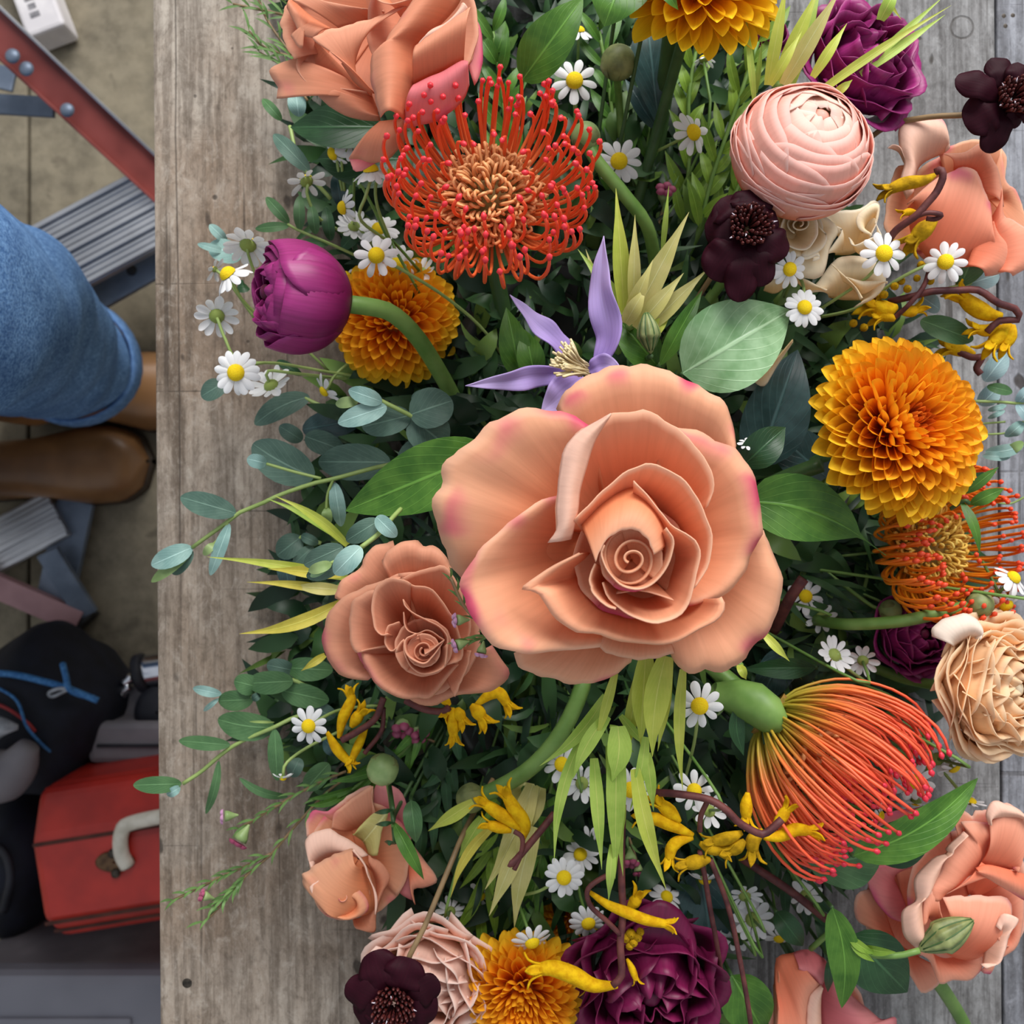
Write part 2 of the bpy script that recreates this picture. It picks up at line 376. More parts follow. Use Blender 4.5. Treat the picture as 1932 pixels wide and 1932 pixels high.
# ---------------------------------------------------------------- table
ang = math.atan2(14, 1932)
tb = thing('workbench', 'weathered grey plank workbench carrying the flower arrangement', 'table', (0, 0, 0))
seams = [295, 880, 1548, 1886, 2420, 3100]
for i in range(5):
    x0 = (seams[i] - 966) / F * D + (0.0006 if i else 0); x1 = (seams[i + 1] - 966) / F * D - 0.0006
    p = box('plank', (x0, x1, -0.75, 0.75, TZ - 0.035, TZ), [M['wood'], M['wood2'], M['wood2'], M['wood3'], M['wood2']][i], tb, 0.0012)
for x in (-0.12, 0.58):
    for y in (-0.62, 0.62):
        box('leg', (x, x + 0.07, y - 0.035, y + 0.035, 0, TZ - 0.035), M['table_side'], tb, 0.003)
for y in (-0.6, 0.6): box('cross_rail', (-0.14, 0.62, y - 0.02, y + 0.02, TZ - 0.12, TZ - 0.035), M['table_side'], tb, 0.002)
tb.rotation_euler = (0, 0, 0); tb.rotation_euler.z = ang
M['steel_dark'] = plain_mat('dark_steel', (52, 48, 44), (86, 78, 70), 0.45, 0.8, 300)
M['steel'] = plain_mat('brushed_aluminium', (168, 168, 172), (202, 202, 205), 0.34, 0.85, 8, stretch=(1, 1, 1))
M['steel_b'] = plain_mat('blue_grey_steel', (92, 104, 122), (118, 130, 148), 0.45, 0.35, 20)
def dome_data(r, hgt, n=14, m=6):
    v, f, u = [], [], []
    for j in range(m):
        t = j / (m - 1) * math.pi / 2
        for i in range(n):
            a = 2 * math.pi * i / n; v.append((r * math.cos(t) * math.cos(a), r * math.cos(t) * math.sin(a), hgt * math.sin(t))); u.append((i / n, j / (m - 1)))
    return v, grid_faces(n, m, True), u
def screw(x, y, r, label):
    c = P(x, y, 0.0)
    t = tag(obj('screw', make_mesh('screw', *[dome_data(r, r * 0.25)[k] for k in (0, 1)], M['steel_dark'])), label, 'screw')
    t.location = c + Vector((0, 0, -0.0004)); return t
screw(353, 1855, 0.0034, 'dark round screw head sunk in the plank beside the toolbox')
for i, (x, y) in enumerate(((1894, 30), (1911, 29), (1897, 49))):
    t = screw(x, y, 0.0021, 'dark nail head in a cluster of three above the maroon cosmos'); t.name = 'nail'; t['category'] = 'nail'; t['group'] = 'nail cluster in the grey plank'
# ---------------------------------------------------------------- step ladder on the floor
M['red_paint'] = plain_mat('worn_red_rail', (112, 50, 46), (164, 84, 78), 0.42, 0.1, 9, spec=0.5)
M['pink_paint'] = plain_mat('faded_red_rail', (140, 104, 110), (168, 130, 134), 0.5, 0.05, 14)
M['rubber'] = plain_mat('black_rubber', (26, 26, 28), (44, 44, 46), 0.7)
ld = thing('step_ladder', 'red railed aluminium step ladder standing behind the jeans', 'ladder', P(150, 500, -TZ))
r0, r1 = P(-180, -105, -0.46), P(420, 455, -0.70)
dirr = (r1 - r0).normalized()
side = Vector((0, 0, 1)).cross(dirr).normalized()
rail = beam('side_rail', r0, r1, 0.040, 0.004, M['red_paint'], ld)
for k, s in ((0, 1), (1, -1)):
    beam('rail_flange', r0 + side * s * 0.021, r1 + side * s * 0.021, 0.004, 0.02, M['steel'] if s > 0 else M['red_paint'], ld)
for x, y, hh in ((24, 106, -0.512), (50, 130, -0.522), (127, 208, -0.556)):
    d_ = dome_data(0.0085, 0.005)
    o = obj('rivet', make_mesh('rivet', [Vector(q) + P(x, y, hh) for q in d_[0]], d_[1], M['steel_b']), ld)
beam('brace', P(-120, 190, -0.60), P(104, 203, -0.58), 0.024, 0.006, M['steel_b'], ld)
beam('brace', P(-60, 132, -0.66), P(28, 152, -0.66), 0.03, 0.006, M['steel_b'], ld)
def tread(a, b, wid, ribs, nm):
    """ribbed aluminium tread between two points"""
    a, b = Vector(a), Vector(b); d = (b - a).normalized(); sd = Vector((0, 0, 1)).cross(d).normalized()
    t = beam(nm, a, b, wid, 0.012, M['steel'], ld)
    for k in range(ribs):
        o = (k + 0.5) / ribs - 0.5
        hi = 0.0055 if k % 3 else 0.009
        beam('tread_rib', a + sd * o * wid + Vector((0, 0, hi)), b + sd * o * wid + Vector((0, 0, hi)), wid / ribs * (0.45 if k % 3 else 0.8), 0.005, M['steel'], ld, bev=0.0006)
    return t
tread(P(-60, 580, -0.66), P(330, 372, -0.66), 0.098, 13, 'tread')
beam('tread_bracket', P(120, 590, -0.70), P(330, 470, -0.70), 0.045, 0.01, M['steel_b'], ld)
d_ = dome_data(0.007, 0.004); obj('bolt', make_mesh('bolt', [Vector(q) + P(248, 510, -0.694) for q in d_[0]], d_[1], M['rubber']), ld)
tread(P(-170, 1120, -0.785), P(112, 968, -0.785), 0.07, 9, 'tread')
beam('foot_bracket', P(145, 945, -0.795), P(105, 1130, -0.795), 0.05, 0.012, M['steel_b'], ld)
beam('foot_bracket', P(90, 1040, -0.76), P(165, 1160, -0.79), 0.03, 0.012, M['steel_b'], ld)
beam('rear_rail', P(-120, 1055, -0.74), P(150, 1172, -0.79), 0.032, 0.02, M['pink_paint'], ld)
beam('rubber_foot', P(128, 1192, -0.80), P(172, 1150, -0.80), 0.02, 0.03, M['rubber'], ld)
# white block of packaging behind the ladder
M['foam'] = plain_mat('white_packaging', (206, 202, 206), (228, 224, 226), 0.6, scale=20)
M['ink'] = plain_mat('grey_print', (96, 94, 100), (150, 148, 152), 0.7, scale=60)
pk = thing('package', 'white packaged block with blurred grey print lying behind the ladder', 'package', P(60, 30, -TZ))
pa, pb = P(102, 74, -0.79), P(22, -140, -0.79)
beam('body', pa, pb, 0.056, 0.05, M['foam'], pk, bev=0.005)
dd = (pb - pa).normalized(); sd = Vector((0, 0, 1)).cross(dd).normalized()
for k in range(6):
    q = pa + dd * (0.022 + 0.012 * k) + sd * 0.006 + Vector((0, 0, 0.0253))
    beam('print', q, q + dd * 0.008, 0.014 - 0.003 * (k % 2), 0.0006, M['ink'], pk, bev=0)
# ---------------------------------------------------------------- person standing on the left
def denim():
    s = NT('denim'); v = s.coord('Object')
    a = s.noise(v, 420.0, 2, 0.7); b = s.noise(v, 60.0, 4, 0.6); c = s.noise(v, 9.0, 3)
    col = s.mix(s.ramp(a, 0.3, 0.7), lin((76, 116, 172)), lin((136, 180, 232)))
    col = s.mix(s.math('MULTIPLY', s.ramp(b, 0.35, 0.65), 0.35), col, lin((54, 88, 140)))
    col = s.mix(s.math('MULTIPLY', s.ramp(c, 0.4, 0.6), 0.3), col, lin((44, 72, 120)))
    s.bump(a, 0.4, 0.001); return s.finish(col, 0.9, 0, 0.1)
M['denim'] = denim()
M['denim_hem'] = plain_mat('denim_hem', (86, 122, 172), (112, 150, 200), 0.9, scale=150, bump=0.4, spec=0.1)
M['leather'] = plain_mat('brown_leather', (106, 74, 46), (152, 110, 70), 0.38, scale=9, bump=0.25, spec=0.5)
M['sole'] = plain_mat('boot_sole', (48, 38, 30), (66, 54, 42), 0.7)
pe = thing('person', 'person in blue jeans and brown leather boots standing beside the bench', 'person', P(-120, 800, -TZ))
def ringloft(name, rings, mat, par, n=30, wr_=.25):
    """rings: (centre, rx, ry, tilt vector)"""
    vs, uv = [], []
    for j, (c, rx, ry, N) in enumerate(rings):
        R = basis(N, (0, 1, 0))
        for i in range(n):
            a = 2 * math.pi * i / n
            wv = 1 + wr_ * (0.035 * math.sin(3 * a + j * .7) + 0.025 * math.sin(5 * a - j * 1.1) + 0.02 * math.sin(2 * a + j * 2.0))
            vs.append(Vector(c) + R @ Vector((ry * math.cos(a) * wv, rx * math.sin(a) * wv, 0))); uv.append((i / n, j / (len(rings) - 1)))
    return obj(name, make_mesh(name, vs, grid_faces(n, len(rings), True), mat, uv), par)
def leg(cs):
    NR = 34; pts = cr([c for c, r in cs], NR); rr = np.interp(np.linspace(0, 1, NR), np.linspace(0, 1, len(cs)), [r for c, r in cs])
    t = np.gradient(pts, axis=0)
    rings = []
    for k in range(NR):
        fold = 1 + (0.07 * math.sin(k * 1.5) * max(0, 1 - k / 13) if k >= 1 else 0.03)
        rings.append((pts[k], rr[k] * fold, rr[k] * fold, Vector(t[k])))
    o = ringloft('trouser_leg', rings, M['denim'], pe, 40, 1.0)
    sm = o.modifiers.new('sub', 'SUBSURF'); sm.levels = 1; sm.render_levels = 1
    solid(o, 0.003)
    hem = ringloft('trouser_hem', [(Vector(pts[0]) - Vector(t[0]).normalized() * q, rr[0] * 1.17 * z_, rr[0] * 1.17 * z_, Vector(t[0])) for q, z_ in ((-0.022, 0.96), (-0.012, 1.0), (0.008, 1.03), (0.012, 1.0))], M['denim_hem'], pe)
    solid(hem, 0.003)
leg([(P(138, 684, -0.64), 0.066), (P(78, 655, -0.50), 0.076), (P(-8, 600, -0.30), 0.085), (P(-210, 560, -0.05), 0.082), (P(-560, 560, 0.02), 0.09), (P(-1000, 640, 0.05), 0.10)])
leg([(P(-190, 900, -0.64), 0.068), (P(-230, 890, -0.50), 0.076), (P(-260, 880, -0.30), 0.084), (P(-500, 930, -0.05), 0.082), (P(-760, 980, 0.02), 0.09), (P(-1100, 900, 0.05), 0.10)])
def boot(heel, toe, wd):
    heel, toe = Vector(heel), Vector(toe); L = (toe - heel).length; R = basis((0, 0, 1), toe - heel)
    xs = np.linspace(0, 1, 26); n = 18; vs, uv = [], []
    wf = np.interp(xs, [0, .03, .12, .35, .5, .72, .86, .95, .985, 1], [.25, .55, .72, .72, .74, .98, .96, .70, .40, .05]) * wd / 2
    hf = np.interp(xs, [0, .05, .3, .42, .55, .72, .88, .97, 1], [.10, .125, .13, .112, .092, .074, .066, .054, .035])
    for x, ww, hh in zip(xs, wf, hf):
        for i in range(n):
            a = math.pi * i / (n - 1)
            ca, sa = math.cos(a), math.sin(a)
            vs.append(heel + R @ Vector((x * L, ww * math.copysign(abs(ca) ** 0.7, ca), 0.018 + (hh - 0.018) * abs(sa) ** 0.75))); uv.append((x, i / n))
    b = obj('boot', make_mesh('boot', vs, grid_faces(n, 26), M['leather'], uv), pe)
    v2, u2 = [], []
    for x, ww in zip(xs, wf):
        for i, (yy, zz) in enumerate(((1.05, 0), (1.05, .02), (-1.05, .02), (-1.05, 0))):
            v2.append(heel + R @ Vector((x * L * 1.01, ww * yy, zz))); u2.append((x, i / 4))
    s_ = obj('sole', make_mesh('sole', v2, grid_faces(4, 26, True), M['sole'], u2), b); s_.location = (0, 0, 0)
    sh = [(heel + R @ Vector((0.075, 0, z_)), 0.046 + 0.02 * (z_ - .08), 0.054 + 0.03 * (z_ - .08), (0, 0, 1)) for z_ in (0.08, 0.12, 0.16, 0.2, 0.23)]
    k = ringloft('shaft', sh, M['leather'], b); k.location = (0, 0, 0)
    for q in (0.36, 0.42):
        tb_ = tube_data([heel + R @ Vector((q * L + 0.006 * math.cos(a), 0.74 * wd / 2 * math.cos(a) * 0.9, 0.02 + (np.interp(q, [.3, .42, .55], [.13, .112, .092]) - 0.018) * math.sin(a) ** 0.75)) for a in np.linspace(0.5, math.pi - 0.5, 9)], 0.0016, 14, 5)
        kk = obj('crease', make_mesh('crease', tb_[0], tb_[1], M['leather'], tb_[2]), b); kk.location = (0, 0, 0)
boot(P(-95, 898, -TZ), P(292, 872, -TZ), 0.112)
boot(P(20, 742, -TZ), P(395, 742, -TZ), 0.112)
# ---------------------------------------------------------------- clutter on the floor, lower left
M['tool_red'] = plain_mat('red_enamel', (150, 30, 22), (184, 44, 32), 0.42, 0.0, 14, spec=0.5, bump=0.1)
M['tool_red_d'] = plain_mat('scuffed_red_enamel', (112, 36, 28), (150, 52, 42), 0.6, 0.0, 20)
M['grime'] = plain_mat('grimy_seam', (60, 30, 24), (84, 44, 34), 0.8)
M['handle'] = plain_mat('worn_white_handle', (186, 180, 166), (214, 208, 196), 0.55, scale=60)
M['brown_metal'] = plain_mat('brown_latch_metal', (70, 50, 38), (110, 84, 60), 0.45, 0.6, 80)
tx = thing('toolbox', 'red metal toolbox with a white fold-down handle on the floor', 'toolbox', P(180, 1610, -TZ))
TH = -0.52
ta = P(75, 1652, TH); tdir = Vector((math.cos(math.radians(9)), math.sin(math.radians(9)), 0)); tper = Vector((-tdir.y, tdir.x, 0))
pm = px(TH)
def tbp(a, b, z): return ta + tdir * a * pm + tper * b * pm + Vector((0, 0, z))
def prism(name, prof, a0, a1, mat, par, bev=0.0):
    v = [tbp(a0, b, z) for b, z in prof] + [tbp(a1, b, z) for b, z in prof]; n = len(prof)
    f = [tuple(range(n)), tuple(range(2 * n - 1, n - 1, -1))] + [(i, n + i, n + (i + 1) % n, (i + 1) % n) for i in range(n)]
    o = obj(name, make_mesh(name, v, f, mat, None, smooth=False), par)
    if bev: bevel(o, bev, 3)
    return o
prism('body', [(-142, -0.30), (148, -0.30), (148, -0.055), (-142, -0.055)], -6, 520, M['tool_red'], tx, 0.006)
prism('lid', [(-146, -0.056), (152, -0.056), (146, -0.034), (62, 0.0), (-88, 0.0), (-142, -0.034)], -10, 524, M['tool_red'], tx, 0.012)
for b, z in ((58, 0.0), (-92, 0.0), (-118, -0.017)):
    beam('seam', tbp(-4, b, z), tbp(520, b, z), 0.004, 0.0016, M['grime'], tx, bev=0)
tube('handle', [tbp(170, -6, 0.004), tbp(164, 22, 0.007), tbp(172, 60, 0.009), tbp(200, 76, 0.01), tbp(330, 78, 0.01), tbp(360, 60, 0.008), tbp(366, -6, 0.004)], 0.0085, M['handle'], tx, 40, 10)
for a in (146, 386):
    lt = ringloft('latch_plate', [(tbp(a, 5, z), r * 1.9, r, (0, 0, 1)) for z, r in ((0.0, 0.0115), (0.004, 0.0115), (0.005, 0.010), (0.005, 0.001))], M['brown_metal'], tx)
    for q in (-16, 22):
        d_ = dome_data(0.0055, 0.004); obj('latch_stud', make_mesh('latch_stud', [Vector(z) + tbp(a, q, 0.005) for z in d_[0]], d_[1], M['steel_dark']), tx)
M['grey_plastic'] = plain_mat('grey_plastic', (110, 106, 112), (132, 127, 132), 0.6, scale=12)
M['dark_plastic'] = plain_mat('dark_plastic', (24, 25, 32), (38, 39, 48), 0.6, scale=20)
M['grey_lid'] = plain_mat('grey_crate_lid', (96, 96, 106), (120, 120, 130), 0.55, scale=5)
cr_ = thing('storage_crate', 'grey plastic storage crate on the floor below the red toolbox', 'crate', P(130, 1880, -TZ))
a, b = P(-140, 2080, -0.56), P(330, 1838, -0.56)
box('lid', (a.x, b.x, a.y, b.y, TZ - 0.60, TZ - 0.56), M['grey_lid'], cr_, 0.012)
box('body', (a.x + 0.015, b.x - 0.015, a.y + 0.015, b.y - 0.015, 0, TZ - 0.60), M['grey_plastic'], cr_, 0.01)
box('lid_ridge', (a.x + 0.05, b.x - 0.05, b.y - 0.06, b.y - 0.05, TZ - 0.56, TZ - 0.555), M['grey_lid'], cr_, 0.002)
gb = thing('plastic_case', 'pale grey plastic case behind the red toolbox', 'case', P(240, 1420, -TZ))
a, b = P(172, 1440, -0.66), P(400, 1366, -0.66)
box('body', (a.x, b.x, a.y, b.y, 0, TZ - 0.675), M['grey_plastic'], gb, 0.008)
box('lid', (a.x - 0.003, b.x, a.y, b.y + 0.003, TZ - 0.675, TZ - 0.655), M['grey_plastic'], gb, 0.008)
box('ridge', (a.x + 0.01, b.x, a.y + 0.022, a.y + 0.026, TZ - 0.655, TZ - 0.651), M['dark_plastic'], gb, 0.001)
M['chrome'] = plain_mat('chrome', (190, 192, 200), (220, 220, 226), 0.18, 1.0, 20)
ct = thing('clamp_tool', 'chrome and black clamp tool lying between the case and the floor', 'tool', P(250, 1320, -TZ))
beam('tool_body', P(196, 1352, -0.74), P(330, 1300, -0.74), 0.05, 0.05, M['grey_plastic'], ct, bev=0.01)
tube('socket', [P(272, 1268, -0.70), P(330, 1258, -0.70)], 0.022, M['chrome'], ct, 6, 16)
tube('socket_collar', [P(262, 1272, -0.70), P(276, 1268, -0.70)], 0.026, M['dark_plastic'], ct, 4, 16)
for i, (x, y, r) in enumerate(((222, 1312, .008), (236, 1300, .007), (214, 1330, .006), (240, 1284, .007))):
    tube('chrome_pin', [P(x - 8, y + 6, -0.70), P(x + 10, y - 7, -0.70)], r, M['chrome'], ct, 5, 10)
gr = [(P(300, 1345, -0.70), 0.03, 0.035, (0, 0, 1)), (P(296, 1345, -0.685), 0.03, 0.034, (0, 0, 1)), (P(296, 1345, -0.68), 0.022, 0.024, (0, 0, 1)), (P(296, 1345, -0.679), 0.002, 0.002, (0, 0, 1))]
ringloft('black_grip', gr, M['dark_plastic'], ct)
# dark bag with a blue cord
M['navy'] = plain_mat('navy_cloth', (10, 13, 24), (20, 24, 40), 0.75, scale=30, bump=0.3)
M['blue_cord'] = plain_mat('blue_cord', (34, 92, 150), (70, 130, 186), 0.6, scale=200, bump=0.4)
M['red_cord'] = plain_mat('red_cord', (150, 40, 44), (176, 60, 60), 0.6)
M['silver_wrap'] = plain_mat('pale_wrapping', (120, 124, 132), (170, 174, 182), 0.4, scale=60, bump=0.5)
bg = thing('drawstring_bag', 'dark navy cloth bag tied with a bright blue cord', 'bag', P(40, 1400, -TZ))
def bagf(u, v):
    a = 2 * math.pi * u; t = v * math.pi
    r = 0.115 * (math.sin(t) ** 0.6) * (1 + 0.06 * math.sin(4 * a + 2 * v) + 0.03 * math.sin(9 * a))
    c = P(20, 1368, -0.60)
    return Vector((c.x + r * math.cos(a) * 0.80, c.y + r * math.sin(a) * 0.92, 0.0 + (TZ - 0.60) * (0.5 - 0.5 * math.cos(t))))
grid('bag_body', bagf, 40, 20, M['navy'], bg, wrap=True)
tube('cord', [P(-60, 1268, -0.60), P(20, 1272, -0.592), P(80, 1285, -0.592), P(128, 1299, -0.592), P(185, 1322, -0.60)], 0.0042, M['blue_cord'], bg, 24, 7)
tube('cord', [P(118, 1252, -0.60), P(124, 1275, -0.592), P(130, 1299, -0.588), P(150, 1310, -0.60), P(176, 1316, -0.62)], 0.0038, M['blue_cord'], bg, 20, 7)
tube('cord_bow', [P(130, 1299, -0.588), P(108, 1300, -0.585), P(92, 1308, -0.585), P(100, 1314, -0.585), P(130, 1300, -0.588)], 0.0022, M['silver_wrap'], bg, 20, 6)
tube('drawstring', [P(-40, 1318, -0.60), P(10, 1335, -0.592), P(50, 1362, -0.592), P(66, 1380, -0.60)], 0.0022, M['red_cord'], bg, 20, 6)
tube('drawstring', [P(-20, 1290, -0.60), P(30, 1320, -0.592), P(50, 1370, -0.59), P(80, 1405, -0.60), P(104, 1424, -0.62)], 0.002, M['blue_cord'], bg, 20, 6)
wr = thing('wrapped_bundle', 'grey and black wrapped bundle spilling from the navy bag', 'bundle', P(10, 1440, -TZ))
tube('wrapping', [P(-60, 1480, -0.57), P(20, 1455, -0.565), P(56, 1405, -0.565)], [0.03, 0.032, 0.012], M['grey_plastic'], wr, 14, 12)
tube('foil_twist', [P(-40, 1380, -0.56), P(0, 1372, -0.555), P(34, 1372, -0.56)], [0.012, 0.014, 0.003], M['silver_wrap'], wr, 12, 9)
dk = thing('shade_mass', 'added dark mass standing in for the shade left of the red toolbox', 'bag', P(0, 1620, -TZ))  # added dark shape in place of the shade beside the toolbox
def shade_massf(u, v):
    a = 2 * math.pi * u; t = v * math.pi; r = math.sin(t) ** 0.5
    c = P(-20, 1660, -0.66)
    return Vector((c.x + r * 0.055 * math.cos(a) * (1 + .05 * math.sin(5 * a)), c.y + r * 0.10 * math.sin(a), (TZ - 0.66) * (0.5 - 0.5 * math.cos(t))))
grid('shade_mass_body', shade_massf, 30, 14, M['navy'], dk, wrap=True)
tube('strap', [P(-60, 1590, -0.655), P(0, 1600, -0.65), P(20, 1650, -0.65), P(6, 1720, -0.655)], 0.006, M['dark_plastic'], dk, 20, 6)  # made-up strap on the dark shape that stands in for shade
# ---------------------------------------------------------------- plant builders
BC = P(1040, 1010, 0.03)                  # where the stems meet inside the vessel
def wprof(shape, v):
    if shape == 'ovate': return math.sin(math.pi * v ** 0.72) ** 0.85
    if shape == 'lance': return math.sin(math.pi * v ** 0.8) ** 1.0
    if shape == 'obov': return math.sin(math.pi * v ** 1.45) ** 0.8
    if shape == 'round': return max(0, 1 - (2 * v - 1) ** 2) ** 0.5
    if shape == 'strap': return min(1, v * 6) ** 0.5 * (1 - max(0, (v - 0.55) / 0.45) ** 1.6) ** 0.9 if v < 1 else 0
    if shape == 'bract': return (0.55 + 0.45 * math.sin(math.pi * min(1, v * 1.25))) * (1 - v ** 3.2) if v < 1 else 0
    if shape == 'ellip': return max(0, 1 - abs(2 * v ** .92 - 1) ** 2.1) ** 0.62
    if shape == 'spoon': return (0.42 + 0.58 * math.sin(min(1, v / .62) * math.pi / 2)) * (max(0, 1 - ((v - .66) / .34) ** 2) ** 0.5 if v > .66 else 1)
    if shape == 'tail': return math.sin(math.pi * min(v / .78, 1) ** .8) ** .9 + (0.0 if v < .1 else .13 * (1 - v) / .9)
    if shape == 'cosm': return math.sin(min(1, v / .7) * math.pi / 2) ** .8 * (max(0, 1 - ((v - .7) / .3) ** 2) ** .45 if v > .7 else 1)
    if shape == 'taper': return 1 - v ** 2.2
    return math.sin(math.pi * v)
def leaf_pts(mid, hw, shape='ovate', N=(0, 0, 1), fold=0.25, cup=0.0, ruffle=0.0, nu=7, nv=13, roll=0.0, seed=0.0):
    vv = np.linspace(0, 1, nv)
    if shape in ('spoon', 'cosm', 'round', 'ellip'): vv = 1 - (1 - vv) ** 1.7 if shape in ('spoon', 'cosm') else (1 - np.cos(np.pi * vv)) / 2
    c = cr(mid, 161)[np.rint(vv * 160).astype(int)] if shape in ('spoon', 'cosm', 'round', 'ellip') else cr(mid, nv); t = np.gradient(c, axis=0); t /= np.linalg.norm(t, axis=1)[:, None] + 1e-12
    N = np.array(N, float); vs, uv = [], []
    for j in range(nv):
        v = vv[j]; n = N - t[j] * np.dot(N, t[j]); n /= np.linalg.norm(n) + 1e-12
        lat = np.cross(n, t[j])
        if roll: lat, n = math.cos(roll) * lat + math.sin(roll) * n, math.cos(roll) * n - math.sin(roll) * lat
        w_ = hw * max(wprof(shape, v), 0.012)
        for i in range(nu):
            u = 2 * i / (nu - 1) - 1
            rf = ruffle * w_ * abs(u) * math.sin(v * 17 + seed + (2 if u > 0 else 0))
            vs.append(c[j] + lat * u * w_ + n * (fold * abs(u) * w_ - cup * u * u * w_ + rf)); uv.append((i / (nu - 1), v))
    return vs, grid_faces(nu, nv), uv
def leaf(name, parent, mid, hw, mat, **k):
    v, f, u = leaf_pts(mid, hw, **k)
    return obj(name, make_mesh(name, v, f, mat, u), parent)
def arc(a, b, lift=0.0, bow=0.0, h0=0.0, h1=0.0, n=3):
    """pixel points a->b at heights h0->h1 (m), raised by lift in the middle and bowed sideways by bow px"""
    out = []
    dx, dy = b[0] - a[0], b[1] - a[1]; L = math.hypot(dx, dy) + 1e-6
    for k in range(n + 1):
        t = k / n; s = math.sin(math.pi * t)
        out.append(P(a[0] + dx * t - dy / L * bow * s, a[1] + dy * t + dx / L * bow * s, h0 + (h1 - h0) * t + lift * s))
    return out
def pleaf(parent, a, b, hwpx, mat, h=0.08, h1=None, name='leaf', lift=0.006, bow=0, **k):
    h1 = h if h1 is None else h1
    return leaf(name, parent, arc(a, b, lift, bow, h, h1), hwpx * px((h + h1) / 2), M[mat], **k)
def stem_to_base(parent, top, r, mat='stem_d', name='stem', low=0.035, frac=0.7, dirn=None, n=12):
    top = Vector(top); b = top.lerp(BC, frac); b.z = TZ + low
    if dirn is None: dirn = Vector((0, 0, -1))
    dirn = Vector(dirn).normalized(); L = (b - top).length
    pts = [top, top + dirn * L * 0.3, (top + dirn * L * 0.3).lerp(b, 0.55) + Vector((0, 0, -0.1 * L)), b]
    for q in pts[1:]: q.z = max(q.z, TZ + 0.008)
    return tube(name, pts, r, M[mat], parent, n, 7)
def patch(parent, A, B, mat, bulge=0.0, lip=0.0, b=1.0, nu=26, nv=12, ruf=0.0, name='petal', thick=0.0005, sb=0.0, lipw=0.22):
    """petal lofted from its root edge A to its free edge B"""
    a, c = cr(A, nu), cr(B, nu); ph = random.random() * 6
    jg = [.009 * (math.sin(i * 1.3 + ph) + math.sin(i * .9 + 2 * ph) * .8 + random.uniform(-.7, .7)) for i in range(nu)]
    vs, uv = [], []
    for j in range(nv):
        v = j / (nv - 1)
        for i in range(nu):
            u = i / (nu - 1)
            v_ = v * (1 + (jg[i] if v > .5 else 0) * (2 * v - 1) if v > .5 else 1)
            p = a[i] + (c[i] - a[i]) * v_
            p[2] = a[i][2] + (c[i][2] - a[i][2]) * v ** b
            p[2] += bulge * math.sin(math.pi * v) + sb * (1 - (2 * u - 1) ** 2) * v
            if v > 1 - lipw: p[2] -= lip * ((v - 1 + lipw) / lipw) ** 2
            if ruf: p[2] += ruf * v ** 3 * (math.sin(u * 13 + ph) + 0.6 * math.sin(u * 29 + ph * 2))
            vs.append(p); uv.append((u, v))
    o = obj(name, make_mesh(name, vs, grid_faces(nu, nv), M[mat], uv), parent)
    return solid(o, thick)
def spiral(parent, c, r0, r1, turns, a0, h, depth, mat='rose_in', rat=0.85, rise=0.006, hand=1, name='petal_spiral', n=90, off=(0, 0)):
    """rolled innermost petals: one wound wall"""
    m = px(h); vs, uv = [], []
    for j in range(6):
        v = j / 5
        for i in range(n):
            t = i / (n - 1); a = a0 + hand * 2 * math.pi * turns * t; r = r0 + (r1 - r0) * t ** 0.85
            r *= 1 + 0.06 * math.sin(2.3 * a)
            rr = r * (1 + 0.18 * (1 - v)) + (0.17 * r0 * (v - 0.6) / 0.4 * (1 - .5 * t) if v > 0.6 else 0)
            hh = h + rise * t + ((v - 1) * depth if v < .8 else -.2 * depth - .06 * depth * (v - .8))
            q = P(c[0] + rr * math.cos(a) + off[0] * (1 - v), c[1] + rr * math.sin(a) * rat + off[1] * (1 - v), hh); vs.append(q); uv.append((t, v))
    return solid(obj(name, make_mesh(name, vs, grid_faces(n, 6), M[mat], uv), parent), 0.0006)
def rose(label, zf, petals, hdef, sp=None, root=None, stem=True, group='peach roses', name='rose', sd=(0, 0, -1), cat='rose', mat='rose', plug=None):
    """petals: dicts / tuples of traced root edge and free edge"""
    r = thing(name, label, cat, P(*zf([root])[0], hdef - 0.06), group)
    for k_, (pc, pr, ph_, pe_, rt) in enumerate(plug or []):   # low inner petals that close the cup
        c_ = zf([pc])[0]; o_ = zf([(0, 0)])[0]; rp = pr * (zf([(1, 0)])[0][0] - o_[0])
        for s3 in range(3):
            a_ = [2.2 * s3 + 2.6 * q / 9 for q in range(10)]
            patch(r, [P(c_[0] + .04 * rp * math.cos(a), c_[1] + .04 * rp * math.sin(a), ph_ + .0008 * s3) for a in a_], [P(c_[0] + rp * math.cos(a), c_[1] + rp * rt * math.sin(a), pe_ + .001 * s3) for a in a_], mat, b=1.3, name='inner_petal')
    for q in petals:
        A, hA, B, hB = q[:4]; k = dict(q[4]) if len(q) > 4 else {}
        patch(r, W(zf(A), hA), W(zf(B), hB), k.pop('mat', mat), **k)
    if sp:
        s = dict(sp); c = zf([s.pop('c')])[0]
        spiral(r, c, **s)
    if stem:
        base = P(*zf([root])[0], max(hdef - 0.05, .024))
        hip = [(base + Vector((0, 0, z)), rr, rr, (0, 0, 1)) for z, rr in ((-0.014, 0.003), (-0.008, 0.007), (0, 0.009), (0.008, 0.007), (0.012, 0.001))]
        ringloft('hip', hip, M['stem_d'], r, 12)
        stem_to_base(r, base + Vector((0, 0, -0.012)), 0.0028, 'stem_d', dirn=sd)
    return r
